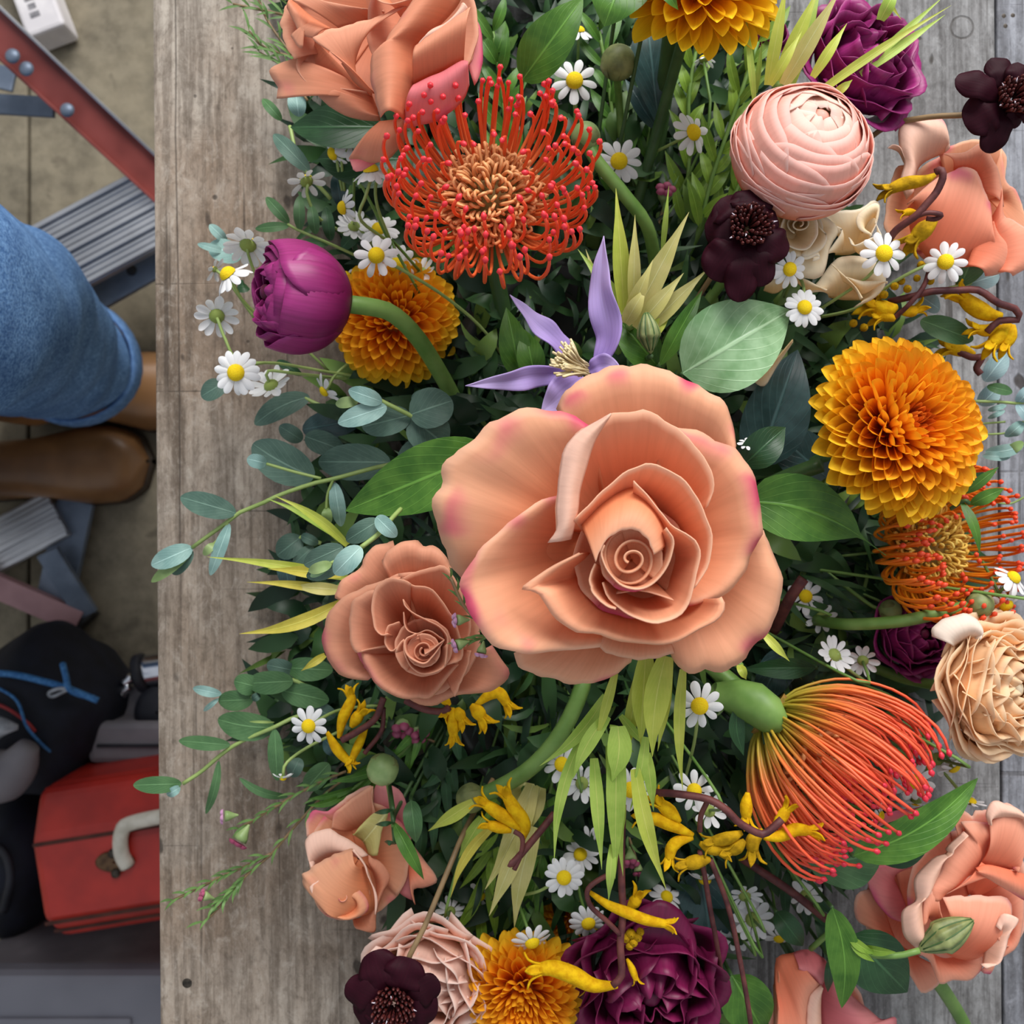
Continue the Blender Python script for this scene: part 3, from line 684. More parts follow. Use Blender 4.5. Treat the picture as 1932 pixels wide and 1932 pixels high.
def shell_flower(label, name, c, h, rpx, axis, layers, per, mat, t0=8, t1=78, flat=0.8, hw=58, group=None, cat='flower', core='bud', stem='stem', r_in=0.5, flare=0.06, base=125, stemdir=None, seed=1, srad=0.003, spath=None, inner=None, ninner=0, wob=0.03):
    """ranunculus: concentric overlapping cupped petals"""
    C = P(c[0], c[1], h); R = rpx * px(h); Bm = basis(axis); rn = random.Random(seed)
    root = thing(name, label, cat, C - Bm @ Vector((0, 0, R * flat * 0.8)), group)
    for L in range(layers):
        t = L / (layers - 1); th = math.radians(t0 + (t1 - t0) * t ** 0.9); Ri = R * (r_in + (1 - r_in) * t ** 0.9)
        off = rn.random() * 6
        for k in range(per):
            az = off + 2 * math.pi * k / per + rn.uniform(-.15, .15); hwr = math.radians(hw) * rn.uniform(.85, 1.1); tt = th * rn.uniform(.94, 1.06); dr = R * rn.uniform(-0.012, 0.012); ph = rn.random() * 6
            def fn(u, v, az=az, hwr=hwr, tt=tt, Ri=Ri, dr=dr, ph=ph):
                uu = 2 * u - 1; thr = tt + 0.5 * abs(uu) ** 5.0 * (math.radians(base) - tt) * 0.55
                q = math.radians(base) + (thr - math.radians(base)) * v
                rad = Ri + dr + R * flare * max(0, (v - 0.75) / 0.25) ** 2 + R * 0.008 * uu + R * wob * v * math.sin(uu * 5 + ph)
                a = az + uu * hwr * (0.55 + 0.45 * math.sin(math.pi * min(v, 0.5)))
                return C + Bm @ Vector((rad * math.sin(q) * math.cos(a), rad * math.sin(q) * math.sin(a), rad * math.cos(q) * flat))
            solid(grid('petal', fn, 15, 11, M[inner if inner and L < ninner else mat], root), 0.0004)
    d_ = dome_data(R * 0.14, R * 0.1); zc = R * r_in * flat * 0.86
    obj('centre', make_mesh('centre', [C + Bm @ (Vector(q) + Vector((0, 0, zc))) for q in d_[0]], d_[1], M[core], d_[2]), root)
    b = C - Bm @ Vector((0, 0, R * flat * 0.5))
    if spath: tube('stem', [b] + [P(*q) for q in spath], srad, M[stem], root, 20, 9)
    else: stem_to_base(root, b, srad, stem, dirn=stemdir or -(Bm @ Vector((0, 0, 1))))
    return root
# shared unit meshes: a petal along +X of length 1, facing +Z
def unit_leaf(name, hw, shape, mat, rise=0.0, curl=0.0, fold=0.0, cup=0.0, nu=5, nv=13, notch=0.0):
    mid = [(t, 0, rise * math.sin(math.pi * t * 0.5) + curl * t ** 3) for t in (0, .2, .4, .6, .8, 1)]
    v, f, u = leaf_pts(mid, hw, shape, fold=fold, cup=cup, nu=nu, nv=nv)
    if notch:
        for k, q in enumerate(v):
            if u[k][1] > 0.8: q[0] -= notch * (1 - abs(2 * u[k][0] - 1)) * (u[k][1] - .8) / .2
    return make_mesh(name, v, f, mat, u)
CH_P = [unit_leaf('chamomile_petal_%d' % k, w_, 'spoon', M['white'], 0.0, c_, cup=q) for k, (w_, c_, q) in enumerate(((0.25, -0.12, .3), (0.22, -0.25, .2), (0.27, -0.03, .35)))]
_d = dome_data(1, 0.75, 16, 7); CH_D = make_mesh('chamomile_disc', _d[0], _d[1], M['disc'], _d[2])
_d = dome_data(1, -0.7, 12, 5); CH_C = make_mesh('chamomile_calyx', _d[0], _d[1], M['calyx'], _d[2])
def chamomile(x, y, r, h, label, tilt=(0, 0), n=13, droop=0.1, up=1, stem=None, disc=0.36, miss=(), dome=1.0, group='chamomile flowers'):
    C = P(x, y, h); R = r * px(h); N = Vector((tilt[0], -tilt[1], up)).normalized(); B = basis(N)
    t = thing('chamomile', label, 'flower', C, group)
    a0 = random.random() * 6
    for k in range(n):
        if k in miss: continue
        a = a0 + 2 * math.pi * k / n + random.uniform(-.08, .08); dr = droop + random.uniform(-.12, .12)
        X = Vector((math.cos(a) * math.cos(dr), math.sin(a) * math.cos(dr), -math.sin(dr)))
        Zv = Vector((math.cos(a) * math.sin(dr), math.sin(a) * math.sin(dr), math.cos(dr)))
        Q = B @ Matrix((X, Zv.cross(X), Zv)).transposed()
        L = R * (1 - disc * 0.75) * random.uniform(.9, 1.04)
        inst('petal', CH_P[k % 3], t, Q, B @ (Vector((math.cos(a), math.sin(a), 0)) * R * disc * 0.75), L)
    inst('disc', CH_D, t, B, B @ Vector((0, 0, 0)), (R * disc, R * disc, R * disc * dome))
    inst('calyx', CH_C, t, B, B @ Vector((0, 0, -R * 0.02)), R * disc * 0.92)
    top = C - N * R * disc * 0.6
    if stem:
        pts = [top] + [P(q[0], q[1], q[2]) for q in stem]; tube('stem', pts, 0.00085, M['stem_l'], t, 14, 6)
    else:
        stem_to_base(t, top, 0.0008, 'stem', dirn=-N, frac=0.5, low=0.03)
    return t
def tuberev(name, prof, r, mat, knob, n=14):
    """one style: profile in (radius, axis) units, knobbed tip"""
    pts = [(p[0], p[2] if len(p) > 2 else 0, p[1]) for p in prof]
    v, f, u = tube_data(pts, [r * 0.9, r, r, r, r, r, r, r, r, r * 0.8], n, 6)
    e = cr(pts, n); d = e[-1] - e[-2]; d /= np.linalg.norm(d)
    kv, kf, ku = tube_data([e[-1] - d * knob * 1.1, e[-1] - d * knob * .3, e[-1] + d * knob * .4, e[-1] + d * knob * 1.4], [r * .8, knob * .9, knob, knob * .25], 6, 6)
    ku = [(a, 0.94) for a, b in ku]
    V, Fc, U = join([(v, f, [(a, b * 0.86) for a, b in u]), (kv, kf, ku)])
    return make_mesh(name, V, Fc, mat, U)
def pincushion(label, c, h, rpx, axis, profs, counts, mat, coil, ncoil, stem='stem_d', twist=None, core=True, coilr=0.5, stemdir=None, sr=0.019, jit=.1, coff=0, group='pincushion proteas'):
    C = P(c[0], c[1], h); R = rpx * px(h); B = basis(axis)
    t = thing('pincushion_protea', label, 'flower', C - B @ Vector((0, 0, R * 0.2)), group)
    offc = C - t.location
    mats = M[mat]
    ms = [tuberev('style_%d' % k, p, sr, mats, sr * 1.75) for k, p in enumerate(profs)]
    for k, (me, cnt) in enumerate(zip(ms, counts)):
        for i in range(cnt):
            a = 2 * math.pi * (i + 0.5 * (k % 2)) / cnt + random.uniform(-.09, .09); s = R * random.uniform(1 - jit, 1 + jit * .5)
            T = Matrix.Rotation(random.uniform(-.13, .13), 3, 'X') @ Matrix.Rotation(random.uniform(-.08, .08), 3, 'Y')
            inst('style', me, t, B @ Matrix.Rotation(a, 3, 'Z') @ T, offc, s)
    if core:
        d_ = dome_data(R * coilr, R * coilr * 0.7); obj('receptacle', make_mesh('receptacle', [C + B @ Vector(q) for q in d_[0]], d_[1], M['core_g'], d_[2]), t)
    parts = []
    for i in range(ncoil):                    # short curled florets of the crown
        fr = math.sqrt((i + .5) / ncoil); a = i * 2.39996; th = fr * 1.45
        dirv = Vector((math.sin(th) * math.cos(a), math.sin(th) * math.sin(a), math.cos(th)))
        p0 = C + B @ Vector((dirv.x * R * coilr * .9, dirv.y * R * coilr * .9, dirv.z * R * coilr * .75 + coff * R))
        dn = B @ dirv; tg = (B @ Vector((-math.sin(a + i), math.cos(a + i), .3))).normalized(); q = R * random.uniform(.05, .085)
        parts.append(tube_data([p0, p0 + dn * q * 1.2, p0 + dn * q * 2.1 + tg * q * .5, p0 + dn * q * 1.9 + tg * q * 1.3, p0 + dn * q * 1.1 + tg * q * 1.2], [R * .02, R * .02, R * .019, R * .017, R * .014], 8, 5))
    V, Fc, U = join(parts); o = obj('crown_florets', make_mesh('crown_florets', V, Fc, M[coil], U), t); o['kind'] = 'stuff'
    stem_to_base(t, C - B @ Vector((0, 0, R * 0.05)), 0.0045, stem, dirn=stemdir or -(B @ Vector((0, 0, 1))))
    return t
MUM = {}
def mum_mesh(mat, key, hw, cup, rise, curl):
    k = (mat, key)
    if k not in MUM:
        v, f, u = leaf_pts([(t, 0, rise * t * (1 - t) * 2 + curl * t ** 2.5) for t in (0, .25, .5, .75, 1)], hw, 'spoon', fold=0.0, cup=-cup, nu=5, nv=17)
        MUM[k] = make_mesh('mum_petal', v, f, M[mat], u)
    return MUM[k]
def mum(label, c, h, rpx, axis, n, mats=('mum_core', 'mum', 'mum_outer'), th1=112, seed=3, group='chrysanthemums', off=(0, 0), stem='stem_d', coreth=14, stemdir=None, ragged=0.0):
    """incurved petals in a golden-angle spiral over a dome"""
    C = P(c[0], c[1], h); R = rpx * px(h); B = basis(axis); rn = random.Random(seed)
    t = thing('chrysanthemum', label, 'flower', C - B @ Vector((0, 0, R * .45)), group)
    oc = C - t.location
    d_ = dome_data(R * 0.42, R * 0.3); obj('flower_base', make_mesh('flower_base', [C + B @ (Vector(q) - Vector((0, 0, R * .1))) for q in d_[0]], d_[1], M[mats[0]], d_[2]), t)
    for i in range(n):
        fr = (i + .5) / n; th = math.radians(3 + th1 * fr ** 0.62); a = i * 2.399963
        core = math.degrees(th) < coreth
        X = Vector((math.sin(th) * math.cos(a), math.sin(th) * math.sin(a), math.cos(th)))       # petal direction
        Zn = Vector((-math.cos(th) * math.cos(a), -math.cos(th) * math.sin(a), math.sin(th)))    # inner face towards the axis
        q = rn.uniform(-.15, .15)
        Y = Zn.cross(X); Q = Matrix((X, Y, Zn)).transposed() @ Matrix.Rotation(q, 3, 'X') @ Matrix.Rotation(rn.uniform(-.1, .1) - ragged * rn.random(), 3, 'Y')
        p0 = Vector((math.sin(th) * math.cos(a) * R * .28, math.sin(th) * math.sin(a) * R * .28, math.cos(th) * R * .12))
        L = R * (0.30 + 0.46 * fr ** 0.55) * rn.uniform(.93, 1.05)
        if core: L = R * 0.28
        ky = 'thin' if fr < .35 else 'wide'
        me = mum_mesh(mats[0] if core else (mats[1] if fr < .62 else mats[2]), ky, 0.14 if ky == 'thin' else 0.19, 1.0 if ky == 'thin' else 0.75, 0.0, 0.18 if ky == 'thin' else 0.12)
        inst('petal', me, t, B @ Q, oc + B @ p0, L)
    stem_to_base(t, C - B @ Vector((0, 0, R * .1)), 0.003, stem, dirn=stemdir or -(B @ Vector((0, 0, 1))))
    return t
def cosmos(label, c, h, tips, N, rcore, stem=None, group='dark maroon cosmos'):
    """tips: (x, y, half width px, dh mm)"""
    C = P(c[0], c[1], h)
    t = thing('chocolate_cosmos', label, 'flower', C, group)
    for k, (x, y, hw, dh) in enumerate(tips):
        e = P(x, y, h + dh / 1000); s = C.lerp(e, 0.06) + Vector((0, 0, -0.001 * (k % 3)))
        m = C.lerp(e, .55) + Vector((0, 0, 0.004))
        v, f, u = leaf_pts([s, C.lerp(e, .3) + Vector((0, 0, .002)), m, e], hw * px(h), 'cosm', fold=0.0, cup=0.22, ruffle=0.16, nu=9, nv=16, seed=k * 1.7)
        # blunt, notched tip
        ax = e - C; L = ax.length; ax.normalize()
        o = obj('petal', make_mesh('petal', v, f, M['cosmos'], u), t); solid(o, 0.0004)
    m = px(h); parts, tp = [], []
    for i in range(70):
        r = rcore * m * math.sqrt((i + .5) / 70); a = i * 2.39996; b = C + Vector((r * math.cos(a), r * math.sin(a), 0.002)); q = random.uniform(.002, .0055)
        e = b + Vector((math.cos(a) * .002, math.sin(a) * .002, q + .002))
        (parts).append(tube_data([b, b.lerp(e, .6), e, e + Vector((0, 0, .0012))], [.0006, .0006, .0011, .0004], 6, 5))
        if i % 12 == 7: tp.append(tube_data([e, e + Vector((math.cos(a) * .002, math.sin(a) * .002, .0015))], [.0006, .0001], 3, 4))
    V, Fc, U = join(parts); o = obj('stamens', make_mesh('stamens', V, Fc, M['cosmos_core'], U), t); o['kind'] = 'stuff'
    V, Fc, U = join(tp); o = obj('anther_tips', make_mesh('anther_tips', V, Fc, M['cosmos_tip'], U), t); o['kind'] = 'stuff'
    if stem: tube('stem', [C + Vector((0, 0, -.002))] + [P(*q) for q in stem], 0.0014, M['stem_b'], t, 16, 7)
    else: stem_to_base(t, C, 0.0014, 'stem_b')
    return t
def bracts(label, items, h, name='conebush', mat='bract', group='yellow-green conebush bracts', cone=None, base=None, cat='foliage', stem=True):
    """items: (x0,y0,x1,y1,hw[,dh0,dh1,bow,mat])"""
    b = base or items[0][:2]
    t = thing(name, label, cat, P(b[0], b[1], h - .01), group)
    for q in items:
        x0, y0, x1, y1, hw = q[:5]; d0, d1, bow = (list(q[5:8]) + [0, 0, 0][len(q[5:8]):]); mt = q[8] if len(q) > 8 else mat
        leaf('bract', t, arc((x0, y0), (x1, y1), 0.004, bow, h + d0 / 1000, h + d1 / 1000), hw * px(h), M[mt], shape='bract', fold=0.3, nu=5, nv=14)
    if cone:
        x, y, r = cone; C = P(x, y, h)
        ringloft('cone', [(C + Vector((0, 0, z * r * px(h))), rr * r * px(h), rr * r * px(h), (0, 0, 1)) for z, rr in ((-1, .3), (-.5, .85), (0, 1), (.6, .7), (1, .1))], M['bud'], t, 14)
    if stem: stem_to_base(t, P(b[0], b[1], h - .003), 0.002, 'stem')
    return t
def sprig(label, stems, leaves, name='eucalyptus_sprig', mat='euc', h=0.05, smat='stem_l', r=0.0011, group='eucalyptus sprigs', cat='foliage', shape='ellip', part='leaf', fold=0.12, lift=0.004):
    """stems: pixel polylines (x,y[,dh mm]); leaves: (x0,y0,x1,y1,hw[,mat[,dh0,dh1,bow]])"""
    s0 = stems[0][0]
    t = thing(name, label, cat, P(s0[0], s0[1], h), group)
    for k, s in enumerate(stems): tube('stem' if k == 0 else 'side_stem', W(s, h), r if k == 0 else r * .7, M[smat], t, 18, 6)
    for q in leaves:
        x0, y0, x1, y1, hw = q[:5]; mt = q[5] if len(q) > 5 and q[5] else mat; d0, d1, bow = (list(q[6:9]) + [0, 0, 0][len(q[6:9]):])
        leaf(part, t, arc((x0, y0), (x1, y1), lift, bow, h + d0 / 1000, h + d1 / 1000), hw * px(h), M[mt], shape=shape, fold=fold, nu=7, nv=12)
    return t
def zs(zf, leaves):                       # crop-coordinate leaves -> photo pixels
    out = []
    for q in leaves:
        a, b = zf([q[:2]])[0], zf([q[2:4]])[0]; o = zf([(0, 0)])[0]; sc = zf([(1, 0)])[0][0] - o[0]
        r_ = list(q[5:]); bi = 3 if r_ and (r_[0] is None or isinstance(r_[0], str)) else 2
        if len(r_) > bi: r_[bi] *= sc
        out.append((a[0], a[1], b[0], b[1], q[4] * sc) + tuple(r_))
    return out
def claw(parent, pts, r, h, mat='kp', lobes=4, name='floret', lob=1.0):
    """kangaroo paw floret: felted tube that splits into lobes"""
    w_ = W(pts, h); R = r * px(h)
    f_ = tube(name, w_, [R * .35, R * .75, R, R * .95, R * .7], M[mat], parent, 16, 9)
    e = Vector(w_[-1]); d = (e - Vector(w_[-2])).normalized(); B = basis(d)
    for k in range(lobes):
        a = 2 * math.pi * k / lobes + 0.4; rd = B @ Vector((math.cos(a), math.sin(a), 0))
        m = [e - d * R * .9 + rd * R * .35, e + d * R * .4 + rd * R * .6, e + d * R * 1.2 * lob + rd * R * 1.1, e + d * R * 1.5 * lob + rd * R * 1.9]
        l = leaf('lobe', f_, m, R * .55, M[mat], shape='lance', N=tuple(-rd + d * .3), fold=-.2, nu=5, nv=8); l.location = (0, 0, 0); solid(l, R * .22)
    return f_
def paw(label, stems, claws, h, group='yellow kangaroo paw', rs=0.0018, extra=()):
    s0 = stems[0][0]
    t = thing('kangaroo_paw', label, 'flower', P(s0[0], s0[1], h), group)
    for k, s in enumerate(stems): tube('stem' if k == 0 else 'side_stem', W(s, h), rs if k == 0 else rs * .7, M['stem_r'], t, 22, 7)
    for c in claws:
        pts, r = c[:2]; mt = c[2] if len(c) > 2 else 'kp'; claw(t, pts, r, h, mt, c[3] if len(c) > 3 else 4)
    for x, y, r in extra:
        C = P(x, y, h + .004); rr = r * px(h)
        ringloft('bud', [(C + Vector((0, 0, z * rr)), q * rr, q * rr, (0, 0, 1)) for z, q in ((-1, .2), (-.6, .8), (0, 1), (.6, .8), (1, .1))], M['kp_d'], t, 10)
    return t
def single_leaf(label, a, b, hw, mat, h, h1=None, cat='leaf', group=None, stemto=None, **k):
    t = thing('broad_leaf', label, cat, P(a[0], a[1], h), group)
    pleaf(t, a, b, hw, mat, h, h1, name='blade', nu=9, nv=18, **k)
    if stemto: tube('petiole', [P(a[0], a[1], h), P(*stemto)], 0.0011, M['stem_d'], t, 8, 6)
    else: stem_to_base(t, P(a[0], a[1], h), 0.0011, 'stem_d', name='petiole', frac=.5)
    return t
def round_bud(label, x, y, r, h, mat='bud', stem=None, el=1.0, tilt=(0, 0, 1), group='green flower buds', smat='stem', rs=.002, ribs=0):
    C = P(x, y, h); R = r * px(h); B = basis(tilt)
    t = thing('flower_bud', label, 'bud', C, group)
    def fn(u, v):
        a = 2 * math.pi * u; th = math.pi * v
        q = R * math.sin(th) * (1 + (.02 * math.cos(ribs * a) if ribs else 0)); e = el if v < .5 else 1
        return C + B @ Vector((q * math.cos(a), q * math.sin(a), R * math.cos(th) * e))
    grid('bud_body', fn, 24, 14, M[mat], t, wrap=True)
    for k in range(4):
        a = math.pi * k / 2 + .5
        m = [C + B @ Vector((math.cos(a) * R * s * 1.03, math.sin(a) * R * s * 1.03, R * z * 1.03)) for s, z in ((.5, -.85), (.9, -.45), (1.0, 0.05), (.8, .55))]
        leaf('sepal', t, m, R * .45, M['bud_d'], shape='ovate', N=tuple(B @ Vector((math.cos(a), math.sin(a), 0))), fold=0, cup=.2, nu=5, nv=8)
    if stem: tube('stem', [C - (B @ Vector((0, 0, R * .8)))] + [P(*q) for q in stem], rs, M[smat], t, 16, 8)
    else: stem_to_base(t, C - (B @ Vector((0, 0, R * .8))), rs, smat)
    return t
# ---------------------------------------------------------------- roses
z1 = Z(800, 680, 2.76)
R1 = [
 # root edge, h, free edge, h, options
 ([(900, 700), (1100, 600), (1350, 640), (1450, 750)], .158, [(690, 235), (760, 140), (870, 62), (1000, 20), (1130, 10), (1240, 26), (1330, 70), (1450, 132), (1550, 190), (1610, 262), (1632, 350), (1640, 440)], .182, dict(b=.6, lip=.006, ruf=.0013, nu=40)),
 ([(950, 1280), (1000, 1300), (1080, 1300)], .150, [(470, 1530), (490, 1600), (560, 1632), (640, 1660), (780, 1692), (900, 1682), (1000, 1640), (1085, 1580)], .168, dict(b=.6, lip=.004, ruf=.0007)),
 ([(1230, 1150), (1350, 1100), (1420, 950)], .155, [(1285, 1500), (1310, 1560), (1345, 1612), (1410, 1640), (1480, 1622), (1510, 1630), (1600, 1620), (1665, 1588), (1740, 1500), (1822, 1410), (1850, 1310), (1882, 1220), (1872, 1100), (1840, 1000), (1785, 885)], .178, dict(b=.6, lip=.006, ruf=.0014, nu=40)),
 ([(1000, 1250), (1100, 1300), (1200, 1280)], .157, [(870, 1455), (930, 1512), (1000, 1542), (1100, 1562), (1200, 1558), (1310, 1530)], .177, dict(b=.7, lip=.003)),
 ([(960, 820), (900, 860), (900, 940), (930, 1020)], .156, [(862, 332), (760, 272), (620, 244), (480, 258), (360, 312), (282, 382), (230, 430), (150, 470), (97, 540), (86, 640), (44, 705), (52, 820, -2), (82, 930, -5), (130, 1040, -10), (190, 1140, -16)], .192, dict(b=.62, lip=.005, ruf=.0011, nu=40)),
 ([(1100, 800), (1250, 850), (1300, 1000), (1250, 1150)], .160, [(1285, 330), (1400, 350), (1520, 398), (1640, 450), (1702, 530), (1752, 640), (1766, 780), (1790, 880), (1752, 960), (1722, 1040), (1690, 1112), (1600, 1212), (1500, 1262), (1390, 1285)], .191, dict(b=.62, lip=.007, ruf=.0012, nu=40)),
 ([(900, 860), (860, 960), (900, 1100), (980, 1200)], .158, [(692, 702), (600, 732), (500, 800), (400, 880), (310, 970), (232, 1060), (190, 1150), (196, 1230), (240, 1340), (300, 1430), (380, 1500), (470, 1532), (620, 1532), (780, 1522), (920, 1505)], .197, dict(b=1.15, lip=.006, ruf=.0009, nu=40)),
 ([(870, 900), (950, 860), (1080, 830), (1200, 880), (1280, 940)], .163, [(690, 890), (690, 760), (706, 610), (735, 470), (806, 376), (965, 284), (1100, 258), (1222, 280), (1330, 358), (1430, 458), (1500, 568), (1516, 660), (1488, 755)], .201, dict(mat='rose_in', b=1.5, lip=.003, ruf=.0006, nu=40)),
 ([(972, 284, 1), (890, 420, -1), (845, 560, -3), (812, 680, -4), (800, 790, -5), (766, 930, -8)], .207, [(968, 280, -1), (806, 374), (732, 462), (704, 604), (690, 760), (690, 880), (645, 950, -3)], .203, dict(mat='rose_fold', bulge=.004, name='petal_fold')),
 ([(880, 1000), (884, 1030), (892, 1060), (910, 1120), (960, 1200), (1020, 1270), (1200, 1320), (1330, 1240)], .164, [(812, 1006, 2), (660, 1085, 1), (512, 1190), (588, 1212), (640, 1290), (702, 1362), (790, 1420), (900, 1432), (980, 1460), (1100, 1482), (1230, 1490), (1340, 1470), (1440, 1412), (1540, 1360), (1582, 1290), (1568, 1238)], .203, dict(mat='rose_in', b=.8, lip=.006, ruf=.0008, nu=40)),
 ([(900, 980), (1000, 900), (1100, 860), (1250, 960), (1280, 1080)], .168, [(785, 835), (870, 742), (960, 660), (1050, 582), (1130, 545), (1200, 540), (1290, 570), (1380, 640), (1440, 730), (1490, 842), (1512, 950), (1492, 1062), (1442, 1155), (1415, 1190)], .208, dict(mat='rose_in', b=1.6, lip=.004, nu=40, lipw=.3)),
 ([(800, 828), (900, 730), (1000, 670), (1100, 650), (1190, 720), (1240, 830), (1255, 930)], .184, [(893, 1050), (920, 985), (955, 930), (1010, 895), (1065, 880), (1120, 893), (1168, 940), (1196, 1012)], .2115, dict(mat='rose_in', b=.6, bulge=.005, name='bud_petal', nu=40)),
 ([(1100, 900), (1180, 930), (1230, 1050), (1180, 1150), (1080, 1180), (1000, 1130)], .172, [(1098, 625), (1180, 712), (1250, 802), (1300, 860), (1370, 902), (1430, 950), (1450, 1012), (1432, 1100), (1412, 1182), (1390, 1272), (1320, 1346), (1220, 1376), (1120, 1352), (1030, 1300), (965, 1240), (935, 1160)], .210, dict(mat='rose_in', b=1.7, lip=.004, lipw=.25, nu=44)),
 ([(960, 1080), (980, 1150), (1040, 1200)], .178, [(892, 1058), (865, 1130), (872, 1190), (902, 1240), (955, 1282), (1000, 1300)], .210, dict(mat='rose_in', b=1.5, lip=.002)),
 ([(1050, 1100), (1130, 1150), (1200, 1150)], .178, [(1000, 1215), (1110, 1198), (1200, 1215), (1300, 1250)], .198, dict(mat='rose_in', b=1.3)),
 ([(1150, 1000), (1160, 1060), (1120, 1110), (1040, 1120), (990, 1080), (980, 1010)], .182, [(1265, 870), (1300, 925), (1300, 990), (1262, 1090), (1192, 1168), (1112, 1195), (1030, 1172), (962, 1102), (926, 1015), (940, 960)], .213, dict(mat='rose_in', b=1.5, lip=.002, nu=36)),
]
rose('large open peach rose, the biggest bloom, with pink flushed petal edges', z1, R1, .19, dict(c=(1078, 1035), r0=56, r1=6, turns=2.6, a0=-0.3, h=.208, depth=.014, rat=.95, hand=-1), (1070, 1020), plug=[((1020, 1030), 400, .158, .168, 1), ((1080, 1040), 300, .172, .184, 1), ((1080, 1040), 165, .200, .203, 1)])
z2 = Z(560, 980, 4.39)
R2 = [
 ([(800, 800), (900, 700), (1000, 650)], .105, [(310, 660), (322, 560), (400, 480), (500, 420), (552, 330), (580, 262), (700, 205), (790, 180)], .122, dict(b=.6, lip=.004)),
 ([(1000, 1200), (1150, 1250), (1300, 1150)], .105, [(930, 1500), (1000, 1542), (1130, 1552), (1250, 1502), (1340, 1460), (1500, 1450), (1640, 1420), (1722, 1360), (1752, 1290), (1738, 1220), (1660, 1120), (1610, 1050)], .122, dict(b=.6, lip=.004, ruf=.0006)),
 ([(900, 700), (1000, 660), (1150, 700)], .108, [(690, 345), (740, 272), (840, 202), (930, 170), (990, 188), (1042, 226), (1100, 218), (1172, 250), (1232, 322), (1275, 405)], .130, dict(b=.6, lip=.005, ruf=.0006)),
 ([(860, 900), (800, 1000), (850, 1100)], .107, [(850, 480), (640, 530), (500, 590), (380, 650), (300, 712), (250, 800), (210, 900), (195, 1000), (210, 1090), (250, 1180), (290, 1262), (370, 1310), (470, 1342), (580, 1342)], .130, dict(b=.65, lip=.005, ruf=.0006, nu=36)),
 ([(1050, 800), (1200, 850), (1250, 1000)], .110, [(850, 495), (1000, 430), (1130, 400), (1240, 395), (1340, 560), (1420, 760), (1440, 900), (1400, 1060)], .132, dict(b=.8)),
 ([(1150, 1100), (1250, 1200), (1280, 1050)], .110, [(1310, 1480), (1360, 1350), (1420, 1210), (1440, 1090)], .134, dict(b=.9, lip=.002)),
 ([(880, 1100), (960, 1200), (1100, 1220), (1200, 1150)], .110, [(525, 1112), (545, 1200), (590, 1300), (660, 1390), (760, 1460), (900, 1505), (1010, 1490), (1080, 1500), (1150, 1450), (1240, 1330), (1335, 1215)], .137, dict(b=.75, lip=.005, ruf=.0005)),
 ([(900, 850), (860, 950), (880, 1050)], .112, [(640, 588), (540, 620), (450, 682), (430, 800), (420, 900), (432, 1000), (470, 1112), (540, 1092), (735, 1050)], .139, dict(b=.9, lip=.004)),
 ([(1000, 800), (1100, 820), (1180, 950)], .116, [(880, 505), (940, 540), (1050, 560), (1130, 592), (1180, 652), (1260, 770), (1330, 900), (1370, 1150), (1240, 1210)], .142, dict(b=1.4, lip=.002)),
 ([(940, 800), (900, 900), (900, 1000)], .116, [(940, 542), (850, 500), (760, 490), (672, 540), (622, 620), (610, 720), (620, 850), (642, 922), (690, 966), (745, 955)], .146, dict(b=1.3, lip=.004, lipw=.35)),
 ([(940, 1000), (900, 1060), (860, 1100)], .125, [(850, 850), (760, 880), (730, 960), (735, 1040), (780, 1090), (830, 1060)], .140, dict(b=1.0)),
 ([(1000, 850), (1100, 900), (1200, 960)], .120, [(880, 660), (900, 722), (990, 790), (1100, 842), (1200, 902), (1252, 980), (1242, 1100), (1228, 1222)], .149, dict(b=1.2)),
 ([(950, 960), (1030, 950), (1120, 1000)], .124, [(885, 770), (890, 860), (920, 920), (1000, 945), (1080, 915), (1150, 950), (1225, 1000)], .147, dict(b=.8)),
 ([(980, 1060), (1000, 1140), (1080, 1170), (1140, 1100)], .128, [(812, 1112), (832, 1050), (880, 1000), (880, 1100), (910, 1182), (950, 1242), (1022, 1286), (1120, 1282), (1222, 1228), (1246, 1130), (1240, 1040)], .151, dict(b=1.4, lip=.003)),
 ([(1010, 1060), (1040, 1110), (1080, 1090)], .130, [(990, 945), (910, 985), (892, 1060), (930, 1140), (1050, 1195), (1130, 1130), (1215, 1010)], .153, dict(b=1.4, nu=30)),
 ([(1060, 960), (1140, 1000), (1180, 1040)], .128, [(1060, 1120), (1120, 1080), (1180, 1030), (1220, 1000)], .154, dict(b=.7, bulge=.002)),
]
rose('tan peach rose with tightly scrolled centre below the large bloom, beside pink waxflower buds', z2, R2, .135, dict(c=(1050, 1085), r0=26, r1=4, turns=2.3, a0=2.4, h=.151, depth=.014, mat='rose_tan', rat=1.0), (1030, 1050), mat='rose_tan', plug=[((1000, 950), 520, .112, .124, 1), ((1050, 1060), 240, .132, .138, 1), ((1050, 1085), 140, .146, .148, 1)])
z3 = Z(484, 0, 3.992)
